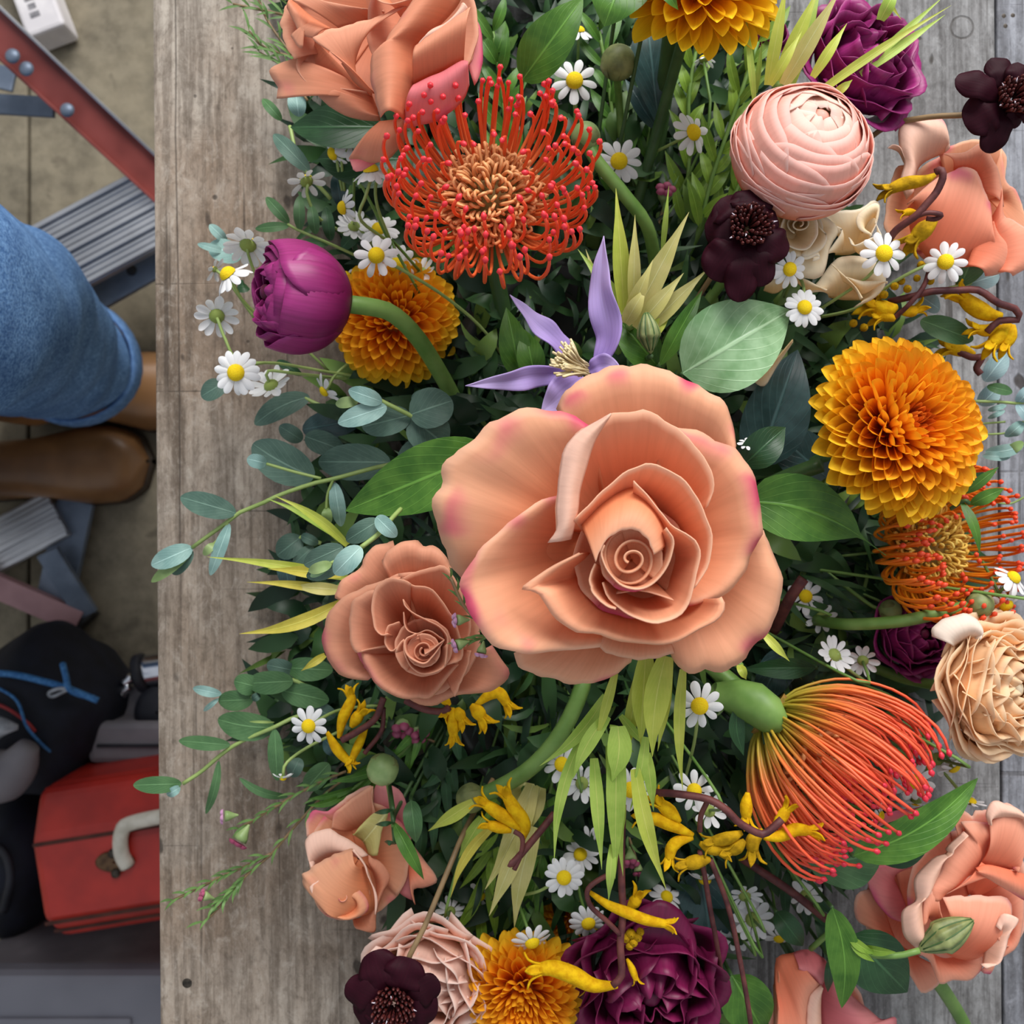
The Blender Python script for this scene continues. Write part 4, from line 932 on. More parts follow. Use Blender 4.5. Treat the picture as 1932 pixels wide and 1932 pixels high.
R3 = [
 ([(900, 300), (800, 400), (700, 450)], .10, [(300, -60), (240, 20), (200, 90), (185, 180), (200, 280), (240, 380), (285, 445)], .125, dict(b=.8, bulge=.004)),
 ([(1100, -300), (1000, -100), (900, 100)], .11, [(700, -500), (400, -400), (330, -120), (260, 0)], .128, dict(b=.9)),
 ([(1500, 300), (1560, 100), (1500, -150)], .125, [(1640, 640), (1692, 530), (1702, 400), (1682, 200), (1600, 80), (1640, -60), (1560, -260)], .135, dict(mat='rose_blush', bulge=.006)),
 ([(1100, -300), (1300, -250), (1400, -100)], .12, [(700, -480), (1000, -620), (1300, -560), (1500, -300)], .14, dict(b=1.1)),
 ([(860, 690), (900, 800), (930, 900)], .118, [(285, 440), (102, 512), (112, 562), (150, 662), (162, 742), (222, 720), (320, 662), (400, 655), (480, 740), (600, 832), (700, 880), (830, 906), (935, 908)], .117, dict(bulge=.005, nu=40)),
 ([(870, 690), (700, 560), (560, 420), (440, 300)], .124, [(830, 688), (640, 668), (430, 645), (330, 570), (302, 480), (330, 400), (380, 350)], .122, dict(bulge=-.006)),
 ([(620, 212), (800, 160), (960, 92)], .130, [(270, 0), (400, -20), (540, 15), (720, 50), (965, 92)], .136, dict(bulge=.002)),
 ([(560, 215), (420, 130), (270, 0)], .126, [(440, 290), (330, 270), (260, 265), (310, 350), (350, 350), (300, 200), (230, 60)], .130, dict(bulge=.003)),
 ([(890, 705), (820, 680), (740, 620), (640, 480)], .134, [(1142, 42), (1060, 60), (960, 110), (900, 132), (760, 170), (620, 212), (520, 232), (430, 292), (500, 350)][::-1], .146, dict(bulge=.006, nu=34)),
 ([(1100, 150), (1000, 0), (900, -100)], .140, [(1190, -20), (1000, 30), (860, -30), (720, -120)], .150, dict()),
 ([(1110, 905), (1180, 660), (1200, 580), (1200, 350), (1350, 220), (1500, 60), (1560, -60)], .150, [(935, 885), (892, 722), (860, 572), (872, 412), (930, 380), (1050, 190), (1190, -10)], .156, dict(bulge=.009, nu=34)),
 ([(1180, 640), (1400, 540), (1560, 460)], .151, [(1195, 350), (1290, 272), (1400, 190), (1530, 100), (1610, 60)], .160, dict(bulge=.007)),
 ([(1180, 642), (1300, 582), (1400, 542), (1540, 462), (1595, 465)], .157, [(1112, 905), (1126, 962), (1230, 942), (1380, 902), (1482, 822), (1562, 742), (1600, 640)], .146, dict(mat='rose_blush', bulge=.006, nu=30)),
 ([(930, 915), (1020, 905), (1115, 895)], .124, [(700, 1192), (820, 1212), (912, 1222), (1000, 1196), (1052, 1140), (1112, 1080), (1132, 1000), (1122, 905)], .120, dict(bulge=.004, ruf=.0005)),
 ([(930, 1210), (820, 1195), (705, 1190)], .117, [(790, 1290), (735, 1285), (700, 1195)], .116, dict(mat='rose_blush')),
 ([(1540, 40), (1480, 160), (1400, 190)], .156, [(1590, 60), (1540, 120), (1380, 240), (1210, 340)], .160, dict(mat='rose_fold', bulge=.003, name='petal_fold')),
]
rose('peach rose leaning with rosy pink underside above the red pincushion', z3, R3, .15, None, (1300, 300), mat='rose_tan', plug=[((880, 280), 560, .108, .118, 1), ((1250, 200), 420, .128, .138, 1.2)])
z4 = Z(1448, 0, 3.992)
R4 = [
 ([(1300, 1500), (1400, 1400), (1500, 1450)], .07, [(1280, 1130), (1400, 1090), (1560, 1050), (1700, 1090), (1795, 1160), (1790, 1350)], .088, dict(b=.7, bulge=.003)),
 ([(1500, 1700), (1600, 1500), (1500, 1350)], .075, [(1760, 1120), (1800, 1370), (1870, 1430), (1920, 1560), (1960, 1720), (1940, 1900)], .09, dict(bulge=.005)),
 ([(1150, 1500), (1150, 1700), (1250, 1900)], .07, [(1040, 1240), (960, 1280), (905, 1500), (880, 1680), (920, 1800), (1020, 1900)], .085, dict(bulge=.004)),
 ([(1080, 1440), (1150, 1250), (1330, 1150)], .088, [(1050, 1500), (1000, 1380), (1030, 1230), (990, 1080), (1000, 960), (1110, 885), (1250, 870), (1330, 920), (1352, 1020), (1335, 1150)], .094, dict(mat='rose_fold', bulge=.006, nu=34)),
 ([(1030, 1230), (990, 1150), (940, 1120)], .092, [(1040, 1200), (1000, 1110), (945, 1090), (905, 1115)], .095, dict(mat='rose_fold')),
 ([(1060, 1560), (1100, 1800), (1300, 2000), (1650, 2000)], .09, [(1050, 1540), (1180, 1420), (1300, 1330), (1400, 1290), (1550, 1270), (1650, 1480), (1680, 1550), (1660, 1700)], .10, dict(bulge=.008, nu=34, mat='rose_pink')),
 ([(1400, 1280), (1560, 1290), (1600, 1450)], .096, [(1330, 1160), (1480, 1150), (1620, 1080), (1680, 1180), (1740, 1300), (1780, 1560)], .10, dict(bulge=.004, mat='rose_pink')),
 ([(1660, 1680), (1600, 1900), (1660, 2060)], .094, [(1760, 1400), (1780, 1620), (1850, 1660), (1980, 1760), (2000, 1960), (1850, 2080)], .099, dict(bulge=.006, mat='rose_pink')),
 ([(1660, 1690), (1560, 1850), (1500, 2000)], .098, [(1670, 1690), (1740, 1780), (1850, 1890), (1820, 2010), (1750, 2060), (1640, 2080)], .098, dict(mat='rose_pink', bulge=.005)),
]
rose('peach rose with smooth broad petals behind a yellow kangaroo paw stem', z4, R4, .09, None, (1400, 1650), mat='rose', plug=[((1430, 1600), 420, .07, .08, 1.05)])
z5 = Z(1400, 1500, 3.632)
R5 = [
 ([(1000, 500), (950, 600), (900, 700)], .05, [(1420, 25), (1250, 80), (1000, 120), (920, 220), (880, 330), (900, 420)], .065, dict(b=.8, mat='rose_pink')),
 ([(1150, 850), (1100, 700), (1000, 500)], .055, [(1130, 880), (1000, 830), (900, 700), (860, 590), (900, 490), (1250, 470)], .064, dict(bulge=.003, mat='rose_blush')),
 ([(1000, 860), (1060, 1000), (1160, 1080)], .055, [(900, 640), (790, 680), (780, 850), (960, 960), (1150, 1230), (1240, 1360), (1350, 1290), (1390, 1180)], .06, dict(bulge=.003, mat='rose_pink')),
 ([(1250, 900), (1300, 1050), (1450, 1100)], .07, [(1150, 1060), (1280, 1130), (1350, 1285), (1440, 1270), (1560, 1265), (1620, 1220), (1650, 1160), (1640, 1080)], .078, dict(bulge=.005, mat='rose_pink')),
 ([(1600, 700), (1750, 850), (1700, 1000)], .07, [(1850, 480), (1870, 560), (1930, 640), (1920, 900), (1880, 1040), (1800, 1100), (1640, 1200), (1700, 1225)], .08, dict(bulge=.005, mat='rose_pink')),
 ([(1500, 600), (1600, 450), (1700, 480)], .08, [(1500, 180), (1420, 110), (1500, 95), (1570, 140), (1600, 110), (1680, 100)], .09, dict(bulge=.004, mat='rose_pink')),
 ([(1620, 480), (1680, 520), (1850, 500)], .09, [(1690, 180), (1740, 110), (1800, 60), (1900, 100), (1960, 260), (1920, 400), (1850, 500)], .096, dict(bulge=.006, mat='rose_pink', nu=30)),
 ([(1690, 190), (1720, 160), (1870, 150), (1960, 180)], .098, [(1690, 200), (1672, 120), (1722, 40), (1800, 60), (1880, 90), (1960, 160)], .098, dict(mat='rose_fold', bulge=.003, name='petal_fold')),
 ([(1370, 690), (1560, 560), (1640, 450), (1690, 300)], .088, [(1250, 700), (1240, 620), (1330, 560), (1400, 400), (1530, 240), (1500, 180), (1690, 190)], .092, dict(bulge=.006, nu=30, mat='rose_pink')),
 ([(1240, 900), (1240, 700), (1340, 560), (1400, 400), (1520, 260)], .095, [(1200, 1050), (1120, 980), (1090, 850), (1110, 780), (1190, 720), (1180, 580), (1300, 440), (1400, 400), (1400, 360), (1520, 250)], .094, dict(mat='rose_fold', bulge=.005, nu=34, name='petal_fold')),
 ([(1640, 460), (1800, 560), (2000, 640)], .094, [(1370, 692), (1480, 620), (1560, 555), (1660, 560), (1800, 640), (2000, 760)], .092, dict(bulge=.004, mat='rose_pink')),
 ([(1600, 500), (1700, 480), (2000, 560)], .096, [(1600, 520), (1800, 640), (2000, 760)], .096, dict(bulge=.003, mat='rose_pink')),
 ([(1370, 880), (1400, 1080), (1600, 1120), (1680, 960)], .082, [(1372, 700), (1500, 690), (1660, 690), (1800, 700), (1850, 790), (1800, 860), (1720, 940)], .094, dict(bulge=.009, nu=30, mat='rose_pink')),
 ([(1400, 890), (1300, 860), (1260, 800)], .09, [(1375, 890), (1345, 760), (1330, 640), (1250, 720), (1240, 900)], .095, dict(mat='rose_pink', bulge=.003)),
 ([(1650, 1150), (1680, 960), (1740, 900)], .09, [(1640, 1165), (1760, 1140), (1800, 1060), (1860, 900), (1890, 850), (1800, 810), (1740, 900)], .099, dict(mat='rose_fold', bulge=.005, ruf=.0008)),
]
rose('peach pink rose with curled rosy tips beside the striped clematis bud', z5, R5, .09, dict(c=(1770, 960), r0=24, r1=4, turns=1.8, a0=1.0, h=.092, depth=.012, mat='rose_pink'), (1400, 800), mat='rose_pink', plug=[((1560, 700), 430, .066, .074, 1.1), ((1120, 780), 290, .05, .056, 1.2)])
z6 = Z(560, 1448, 3.992)
R6 = [
 ([(600, 600), (500, 500), (400, 480)], .04, [(560, 130), (400, 200), (250, 320), (120, 330), (70, 420), (75, 520)], .058, dict(b=.8, mat='rose_pink', bulge=.003)),
 ([(620, 600), (560, 500), (440, 470)], .05, [(590, 330), (560, 200), (560, 140), (300, 330), (260, 460)], .062, dict(bulge=.003, mat='rose_tan')),
 ([(700, 850), (720, 650), (640, 560)], .045, [(870, 1000), (850, 800), (860, 420), (780, 180), (600, 130), (580, 320)], .055, dict(bulge=.004, mat='rose_blush')),
 ([(850, 800), (820, 600), (740, 460)], .056, [(890, 1030), (880, 920), (970, 900), (1055, 860), (1030, 790), (960, 700), (860, 560), (800, 420), (700, 350)], .062, dict(bulge=.005, mat='rose_pink')),
 ([(540, 650), (500, 560), (420, 500)], .06, [(610, 660), (640, 480), (690, 330), (600, 330), (480, 440), (440, 500)], .064, dict(mat='bract_p', bulge=.002)),
 ([(400, 620), (260, 680), (130, 760)], .06, [(540, 660), (460, 590), (330, 510), (230, 462), (110, 500), (65, 560), (80, 640), (140, 720)], .07, dict(bulge=.007, nu=30, mat='rose_fold')),
 ([(420, 1140), (480, 1130), (560, 1060), (600, 900), (560, 740)], .058, [(470, 1215), (585, 1238), (595, 1120), (612, 1040), (660, 920), (700, 830), (650, 730), (540, 660)], .062, dict(bulge=.004, mat='rose_tan')),
 ([(420, 1130), (540, 1100), (600, 1020), (560, 850), (520, 740)], .066, [(140, 960), (60, 900), (42, 820), (80, 780), (200, 700), (300, 650), (420, 610)], .073, dict(bulge=.012, nu=34, mat='rose')),
 ([(600, 1010), (560, 850), (500, 700), (420, 620)], .073, [(590, 1110), (606, 1040), (596, 940), (540, 820), (520, 740), (430, 610)], .076, dict(mat='rose_fold', bulge=.002)),
 ([(300, 850), (200, 900), (150, 960)], .074, [(220, 830), (150, 860), (100, 900), (120, 950)], .078, dict(mat='rose_fold', bulge=.002)),
 ([(250, 1080), (400, 1080), (500, 1000)], .074, [(130, 960), (200, 1060), (330, 1130), (420, 1140), (530, 1080), (530, 1000), (440, 900), (300, 880)], .076, dict(bulge=.004)),
]
rose('small peach rose half hidden under waxflower sprigs at the bench side', z6, R6, .07, dict(c=(340, 985), r0=24, r1=4, turns=2.4, a0=0.5, h=.078, depth=.01, mat='rose', rat=.8), (500, 800), plug=[((470, 680), 380, .05, .056, 1.15), ((340, 960), 210, .062, .068, .9)])
R7 = [
 ([(230, 1120), (300, 1090), (360, 1090)], .05, [(215, 1300), (220, 1500), (230, 1800), (420, 1900)], .05, dict(bulge=.008, mat='rose_tan')),
 ([(350, 1080), (420, 1060), (480, 1070), (560, 1120)], .054, [(380, 1190), (480, 1260), (546, 1302), (590, 1150)], .06, dict(bulge=.006, mat='rose_blush')),
 ([(350, 1080), (240, 1120), (220, 1300)], .054, [(540, 1305), (460, 1400), (445, 1600), (470, 1900), (230, 1900), (230, 1500)], .06, dict(bulge=.008, mat='rose_pink', nu=34)),
 ([(500, 1110), (510, 1300), (520, 1500), (530, 1900)], .050, [(600, 1170), (740, 1360), (880, 1480), (960, 1540), (1040, 1520), (1065, 1560), (950, 1750), (900, 1900)], .054, dict(bulge=.009, mat='rose_blush', nu=30)),
 ([(545, 1310), (540, 1500), (560, 1900)], .06, [(540, 1300), (470, 1370), (445, 1480), (440, 1700)], .062, dict(mat='rose_fold', bulge=.003, name='petal_fold')),
]
rose('pink backed rosebud showing its green calyx below the round leaves', z5, R7, .06, None, (400, 1200), mat='rose_pink', plug=[((520, 1550), 330, .04, .046, 1.2)])
# cream spray roses
z8 = Z(1200, 340, 3.992)
R8 = [
 ([(1200, 400), (1280, 420)], .105, [(1000, 250), (1080, 170), (1200, 120), (1300, 180), (1530, 340), (1480, 480), (1410, 710), (1280, 720), (1150, 620)], .118, dict(b=.7, lip=.003, nu=34, bulge=.003)),
 ([(1200, 380), (1250, 300), (1320, 380)], .108, [(1040, 400), (1040, 260), (1140, 200), (1240, 200), (1340, 240), (1400, 360), (1450, 420), (1400, 520), (1300, 570), (1250, 560)], .124, dict(b=.9, lip=.002, nu=30)),
 ([(1200, 420), (1250, 440), (1300, 400)], .108, [(1140, 540), (1220, 570), (1290, 590), (1380, 560), (1390, 590), (1340, 600)], .124, dict(lip=.002)),
 ([(1180, 360), (1150, 400), (1200, 430)], .110, [(1200, 290), (1130, 260), (1090, 360), (1080, 440), (1180, 510), (1290, 520), (1340, 460), (1370, 380), (1340, 260), (1240, 240)], .126, dict(b=1.3, nu=30)),
]
rose('cream spray rose with a neat square spiral beside the dark cosmos', z8, R8, .12, dict(c=(1230, 330), r0=21, r1=4, turns=1.9, a0=2.0, h=.126, depth=.012, mat='cream'), (1240, 380), mat='cream', plug=[((1240, 380), 170, .11, .116, 1)], group='cream spray roses')
R9 = [
 ([(1500, 560), (1600, 560), (1700, 520)], .095, [(1430, 560), (1550, 380), (1480, 330), (1400, 220), (1560, 230), (1700, 210), (1780, 150), (1835, 190), (1820, 300), (1760, 420)], .108, dict(b=.8, nu=34, bulge=.003)),
 ([(1700, 400), (1740, 330), (1780, 280)], .105, [(1780, 420), (1680, 370), (1660, 280), (1760, 190), (1830, 190), (1800, 330)], .112, dict(bulge=.003)),
 ([(1640, 520), (1700, 560), (1800, 540)], .104, [(1600, 430), (1640, 490), (1780, 430), (1850, 420), (1810, 330)], .112, dict(bulge=.002)),
]
rose('cream spray rosebud seen side on under the pink ranunculus', z8, R9, .105, None, (1620, 520), mat='cream', group='cream spray roses')
R10 = [
 ([(1450, 880), (1560, 900), (1700, 900)], .088, [(1300, 850), (1420, 700), (1480, 620), (1560, 575), (1700, 580), (1840, 640), (1880, 770), (1800, 880), (1640, 960)], .10, dict(b=.8, nu=34, bulge=.006)),
 ([(1560, 760), (1620, 800), (1700, 890)], .104, [(1470, 630), (1560, 720), (1640, 800), (1690, 900)], .106, dict(bulge=.002)),
 ([(1600, 780), (1700, 860), (1860, 770)], .10, [(1580, 730), (1700, 760), (1860, 760), (1890, 780)], .106, dict(bulge=.003)),
 ([(1200, 760), (1300, 830), (1430, 830)], .10, [(1180, 720), (1280, 750), (1430, 835)], .104, dict(bulge=.002)),
 ([(960, 830), (1050, 850), (1150, 780)], .09, [(960, 780), (1050, 740), (1200, 720)], .10, dict(bulge=.003)),
]
rose('cream spray rosebud lying above the large orange chrysanthemum', z8, R10, .098, None, (1600, 850), mat='cream', group='cream spray roses')
t = thing('fallen_petal', 'loose cream rose petal tucked under the broad pale leaf', 'petal', P(1420, 710, .085))
patch(t, W(z8([(840, 1490), (1000, 1400), (1180, 1200)]), .09), W(z8([(850, 1480), (960, 1550), (1060, 1400), (1180, 1220)]), .084), 'cream')
# ---------------------------------------------------------------- ranunculus
shell_flower('pale pink ranunculus with tightly packed petals beside purple ranunculus', 'ranunculus', (1514, 282), .135, 134, (.14, .40, 1), 9, 5, 'ran_pink', t0=7, t1=96, flat=.88, r_in=.78, hw=66, wob=.02, group='ranunculus', inner='ran_pale', ninner=2, seed=4, core='ran_pink', flare=.02, cat='flower')
shell_flower('creamy peach ranunculus with many thin petals at the red pincushion tips', 'ranunculus', (1882, 1296), .095, 122, (.42, .08, .9), 9, 6, 'ran_peach', t0=12, t1=98, flat=.72, r_in=.5, hw=50, group='ranunculus', seed=8, core='cream', flare=.17, wob=.085)
shell_flower('pale blush ranunculus with loose petals behind the dark cosmos at the bench edge', 'ranunculus', (815, 1850), .07, 112, (-.2, -.2, 1), 6, 5, 'ran_pale', t0=16, t1=95, flat=.7, group='ranunculus', seed=11, core='ran_peach', flare=.2, wob=.1)
t = thing('ranunculus_petal', 'ivory rounded petal standing beside the creamy peach ranunculus', 'petal', P(1800, 1215, .08))
z11 = Z(1448, 900, 3.992)
patch(t, W(z11([(1400, 1280), (1480, 1230), (1540, 1200)]), .10), W(z11([(1240, 1200), (1240, 1140), (1330, 1070), (1480, 1030), (1560, 1060), (1610, 1130), (1560, 1220)]), .106), 'ran_white', bulge=.007)
shell_flower('closed purple ranunculus on a curved green stem beside white chamomile', 'ranunculus', (560, 560), .115, 104, (-.9, .05, .5), 5, 4, 'purple', t0=24, t1=60, flat=1.0, hw=62, group='purple ranunculus', seed=21, base=150, r_in=.66, flare=.03, core='burgundy', spath=[(632, 572, .112), (690, 578, .108), (740, 592, .10), (790, 640, .085), (840, 720, .06), (880, 800, .04)], srad=.0044, wob=.06)
shell_flower('magenta purple ranunculus crossed by thin conebush blades', 'ranunculus', (1632, 118), .10, 108, (.35, .2, 1), 5, 5, 'purple', t0=14, t1=95, flat=.75, group='purple ranunculus', seed=23, flare=.18, wob=.13, core='burgundy')
shell_flower('deep burgundy ranunculus below the kangaroo paw claw', 'ranunculus', (1222, 1850), .085, 132, (.02, -.25, 1), 5, 5, 'burgundy', t0=14, t1=95, flat=.75, group='purple ranunculus', seed=25, flare=.16, wob=.13, core='burgundy')
shell_flower('purple ranunculus half hidden below the orange pincushion', 'ranunculus', (1728, 1195), .05, 76, (.2, .1, 1), 5, 5, 'purple', t0=16, t1=90, flat=.75, group='purple ranunculus', seed=27, flare=.14, wob=.09, core='burgundy')
shell_flower('small magenta ranunculus peeping between chrysanthemum and conebush blades', 'ranunculus', (1448, 66), .075, 40, (.1, .1, 1), 4, 4, 'purple', t0=16, t1=88, flat=.8, group='purple ranunculus', seed=29, core='burgundy')
z12 = Z(960, 1448, 3.992)
t = thing('ranunculus_petal', 'broad upright burgundy petal of the deep burgundy ranunculus', 'petal', P(1265, 1790, .08))
patch(t, W(z12([(930, 1300), (1100, 1440), (1400, 1380)]), .088), W(z12([(930, 1180), (990, 1060), (1100, 1005), (1220, 1020), (1320, 1110), (1390, 1230), (1412, 1340), (1390, 1400)]), .093), 'burgundy', bulge=.006)
# ---------------------------------------------------------------- chrysanthemums
mum('large golden orange chrysanthemum with an off-centre dense eye', (1694, 806), .12, 178, (.32, .22, 1), 270, coreth=26, th1=104)
mum('yellow chrysanthemum facing up above the round green bud', (1318, -30), .13, 165, (.1, .5, 1), 150, mats=('mum', 'mum_yellow', 'mum_yellow'), seed=5)
mum('amber chrysanthemum beside the burgundy ranunculus', (985, 1872), .075, 122, (-.1, -.2, 1), 220, seed=6, coreth=8)
mum('amber chrysanthemum tucked behind the closed purple ranunculus', (742, 602), .055, 126, (-.1, .05, 1), 220, seed=9)
mum('small orange chrysanthemum deep between chamomile stems', (1075, 1735), .03, 60, (0, 0, 1), 110, seed=10)
# ---------------------------------------------------------------- pincushions
prof = [[(.2, 0), (.5, -.04), (.78, .06), (.95, .26), (1.02, .5), (1.03, .70), (.99, .84)],
        [(.2, .03), (.5, .02), (.74, .16), (.86, .38), (.90, .6), (.88, .78), (.82, .88)],
        [(.18, .08), (.42, .1), (.6, .26), (.68, .48), (.70, .68), (.64, .82)],
        [(.15, .1), (.33, .2), (.45, .4), (.47, .58), (.4, .64)]]
pincushion('red orange pincushion protea with looping styles beside the leaning peach rose', (925, 388), .125, 182, (0.02, .16, 1), prof, (60, 46, 30, 14), 'style', 'coil', 260, coilr=.42, sr=.0185, coff=.06)
prof2 = [[(.12, 0), (.4, .12), (.66, .4), (.74, .75), (.70, 1.05), (.72, 1.15)],
         [(.1, .02), (.3, .2), (.5, .5), (.56, .85), (.52, 1.1), (.54, 1.18)],
         [(.08, .05), (.2, .3), (.32, .6), (.36, .95), (.34, 1.1)]]
pincushion('golden orange pincushion protea under the large orange chrysanthemum', (1735, 1035), .06, 142, (.42, .12, 1), prof, (64, 54, 34, 14), 'style_or', 'coil_y', 190, coilr=.46, sr=.0205, coff=.08)
prof3 = [[(.10, .02), (.34, .10), (.62, .34), (.78, .68), (.80, .96), (.72, 1.12)],
         [(.09, .04), (.3, .18), (.52, .46), (.64, .80), (.66, 1.06), (.58, 1.2)],
         [(.07, .06), (.2, .22), (.38, .48), (.48, .74), (.50, .96), (.43, 1.08)],
         [(.06, .08), (.14, .26), (.26, .5), (.33, .76), (.33, .94), (.27, 1.04)],
         [(.04, .1), (.08, .3), (.13, .5), (.16, .72), (.15, .9)]]
p3 = pincushion('red pincushion protea lying on its side with green base showing', (1448, 1345), .085, 222, (.74, -.62, .26), prof3, (60, 52, 44, 30, 14), 'style_side', 'coil', 90, coilr=.22, stem='stem', sr=.0135, jit=.16, coff=.34)
ringloft('receptacle_neck', [(P(x, y, h), r * px(.1), r * px(.1), (.78, -.4, 0)) for x, y, h, r in ((1340, 1310, .085, 26), (1380, 1310, .092, 33), (1420, 1325, .096, 40), (1455, 1350, .10, 36), (1475, 1365, .102, 20))], M['stem'], p3, 16)
z13 = Z(1200, 1230, 3.992)
for k, q in enumerate(([(940, 270), (945, 400), (900, 520), (830, 560)], [(760, 400), (760, 600), (810, 780)], [(1040, 480), (1000, 600), (960, 700)])):
    leaf('bract', p3, W(z13(q), .098), 0.004, M['leaf_d'], shape='lance', fold=.2)
# ---------------------------------------------------------------- cosmos
cosmos('dark maroon cosmos facing up between conebush and cream spray rose', (1410, 432), .14, [(1330, 425, 44, -4), (1360, 375, 42, -2), (1420, 358, 40, 0), (1462, 400, 34, 1), (1484, 482, 34, 0), (1440, 540, 34, -2), (1392, 570, 32, -3), (1340, 525, 42, -3)], None, 32)
cosmos('dark maroon cosmos on a bare tan stem over the grey planks', (1905, 190), .12, [(1870, 110, 26, 2), (1802, 150, 26, 4), (1820, 235, 40, -2), (1860, 288, 26, -4), (1915, 242, 20, -3), (1955, 225, 24, 2), (1970, 160, 26, 3), (1920, 118, 24, 6)], None, 27, stem=[(1840, 215, .112), (1745, 222, .10), (1660, 246, .085), (1560, 340, .06)])
cosmos('dark maroon cosmos resting against the pale blush ranunculus', (744, 1892), .10, [(702, 1795, 40, 0), (652, 1858, 32, 0), (668, 1910, 40, -1), (700, 1960, 38, -2), (790, 1960, 38, -1), (826, 1905, 40, 1), (828, 1850, 30, 2), (775, 1808, 40, 3)], None, 34, stem=[(772, 1805, .098), (800, 1750, .094), (850, 1630, .085), (880, 1560, .07), (930, 1470, .05)])
# ---------------------------------------------------------------- clematis
cl = thing('clematis', 'lilac clematis with pointed sepals and pale stamens behind the large rose', 'flower', P(1105, 690, .14))
for pts, hw, rl in (([(1120, 700), (1150, 640), (1135, 540), (1139, 445)], 29, -.5), ([(1090, 690), (1060, 655), (1010, 610), (962, 556)], 24, .5), ([(1085, 705), (1020, 708), (960, 718), (878, 728)], 22, -.4), ([(1100, 710), (1060, 745), (1020, 780)], 34, 0), ([(1110, 700), (1140, 690), (1175, 700)], 22, 0)):
    w_ = [P(x, y, .135 + .004 * k) for k, (x, y) in enumerate(pts)]
    solid(leaf('sepal', cl, w_, hw * px(.14), M['clematis'], shape='lance', fold=.35, ruffle=.22, nu=11, nv=24, roll=rl, seed=hw), .0005)
for i in range(46):
    a = random.uniform(math.pi * .75, math.pi * 1.4); b0 = P(1098 + random.uniform(-8, 14), 700 + random.uniform(-14, 10), .143)
    L = random.uniform(30, 58)
    tube('stamen', [b0, P(1098 + L * .6 * math.cos(a), 690 + L * .6 * math.sin(a) * .9, .152), P(1094 + L * math.cos(a), 684 + L * .9 * math.sin(a), .156)], 0.0006, M['stamen'], cl, 5, 4)
stem_to_base(cl, P(1110, 705, .135), .0014, 'stem_d')
# ---------------------------------------------------------------- conebush bracts
bracts('pale yellow conebush rosette behind the lilac clematis', [
 (1178, 590, 1162, 355, 17, -6, 6, 0, 'bract'), (1195, 588, 1198, 405, 13, -4, 8, 0, 'bract_p'), (1190, 600, 1090, 470, 15, -8, -4, 0, 'bract_g'), (1150, 600, 1105, 470, 10, -10, -6, 0, 'bract_p'),
 (1190, 610, 1300, 400, 22, -2, 12, 0, 'bract_p'), (1200, 620, 1290, 515, 17, 0, 8, 0, 'bract_p'), (1215, 625, 1335, 508, 17, -2, 6, 0, 'bract_p'), (1185, 600, 1232, 490, 15, 2, 14, 0, 'bract_p'),
 (1180, 610, 1220, 540, 16, 4, 10, 0, 'bract_p'), (1250, 470, 1262, 350, 6, -14, 0, 0, 'bract_g'), (1215, 640, 1268, 590, 15, -4, 0, 0, 'bract')], .115, base=(1190, 615))
z4b = Z(1448, 0, 3.992)
bracts('tall lime conebush blades above the pale pink ranunculus', zs(z4b, [
 (0, 640, 150, -160, 50, 0, 14), (60, 640, 400, -120, 60, -4, 8), (120, 640, 560, -100, 66, -2, 14, 0, 'bract_p'), (20, 640, 260, 235, 40, 6, 12), (340, 580, 600, 175, 42, 4, 8),
 (180, 640, 420, -180, 50, -8, 0, 0, 'bract_g'), (850, 150, 980, -100, 55, -14, -10, 0, 'bract_g'), (820, -100, 1010, 150, 30, -14, -14), (-100, 760, -170, 60, 28, -6, 6, 0, 'bract_g'), (-90, 700, -40, 300, 24, -16, -8, 0, 'bract_g')]), .13, base=(1470, 160))
bracts('long narrow conebush blades reaching over the magenta ranunculus to bare wood', zs(z4b, [
 (300, 760, 1385, 40, 36, 0, 10, -20), (500, 720, 640, 600, 34, -2, 0), (700, 560, 1340, 110, 40, -14, -12, 0, 'bract_g'), (760, 480, 1330, -30, 30, -14, -8, 0, 'bract_g')]), .125, base=(1540, 190))
z14 = Z(280, 800, 3.992)
bracts('golden conebush blades pointing over the bench from under the tan rose', zs(z14, [
 (1500, 1160, 440, 1000, 40, 0, 6, 20, 'bract'), (1450, 1130, 900, 1090, 50, 4, 8, 0, 'bract_y'), (1450, 1270, 740, 1190, 36, 0, 6, 20, 'bract_y'), (1450, 1250, 1060, 1220, 50, 2, 4, 0, 'bract_p'), (1450, 1350, 685, 1580, 56, -2, 4, -50, 'bract_y'),
 (1500, 910, 950, 540, 40, -6, 8, 40, 'bract'), (1480, 880, 890, 560, 36, -10, 0, 30, 'bract_g'), (1330, 1740, 1150, 1860, 32, -10, -8, 0, 'bract_y')]), .085, base=(640, 1110))
z15 = Z(850, 1230, 3.992)
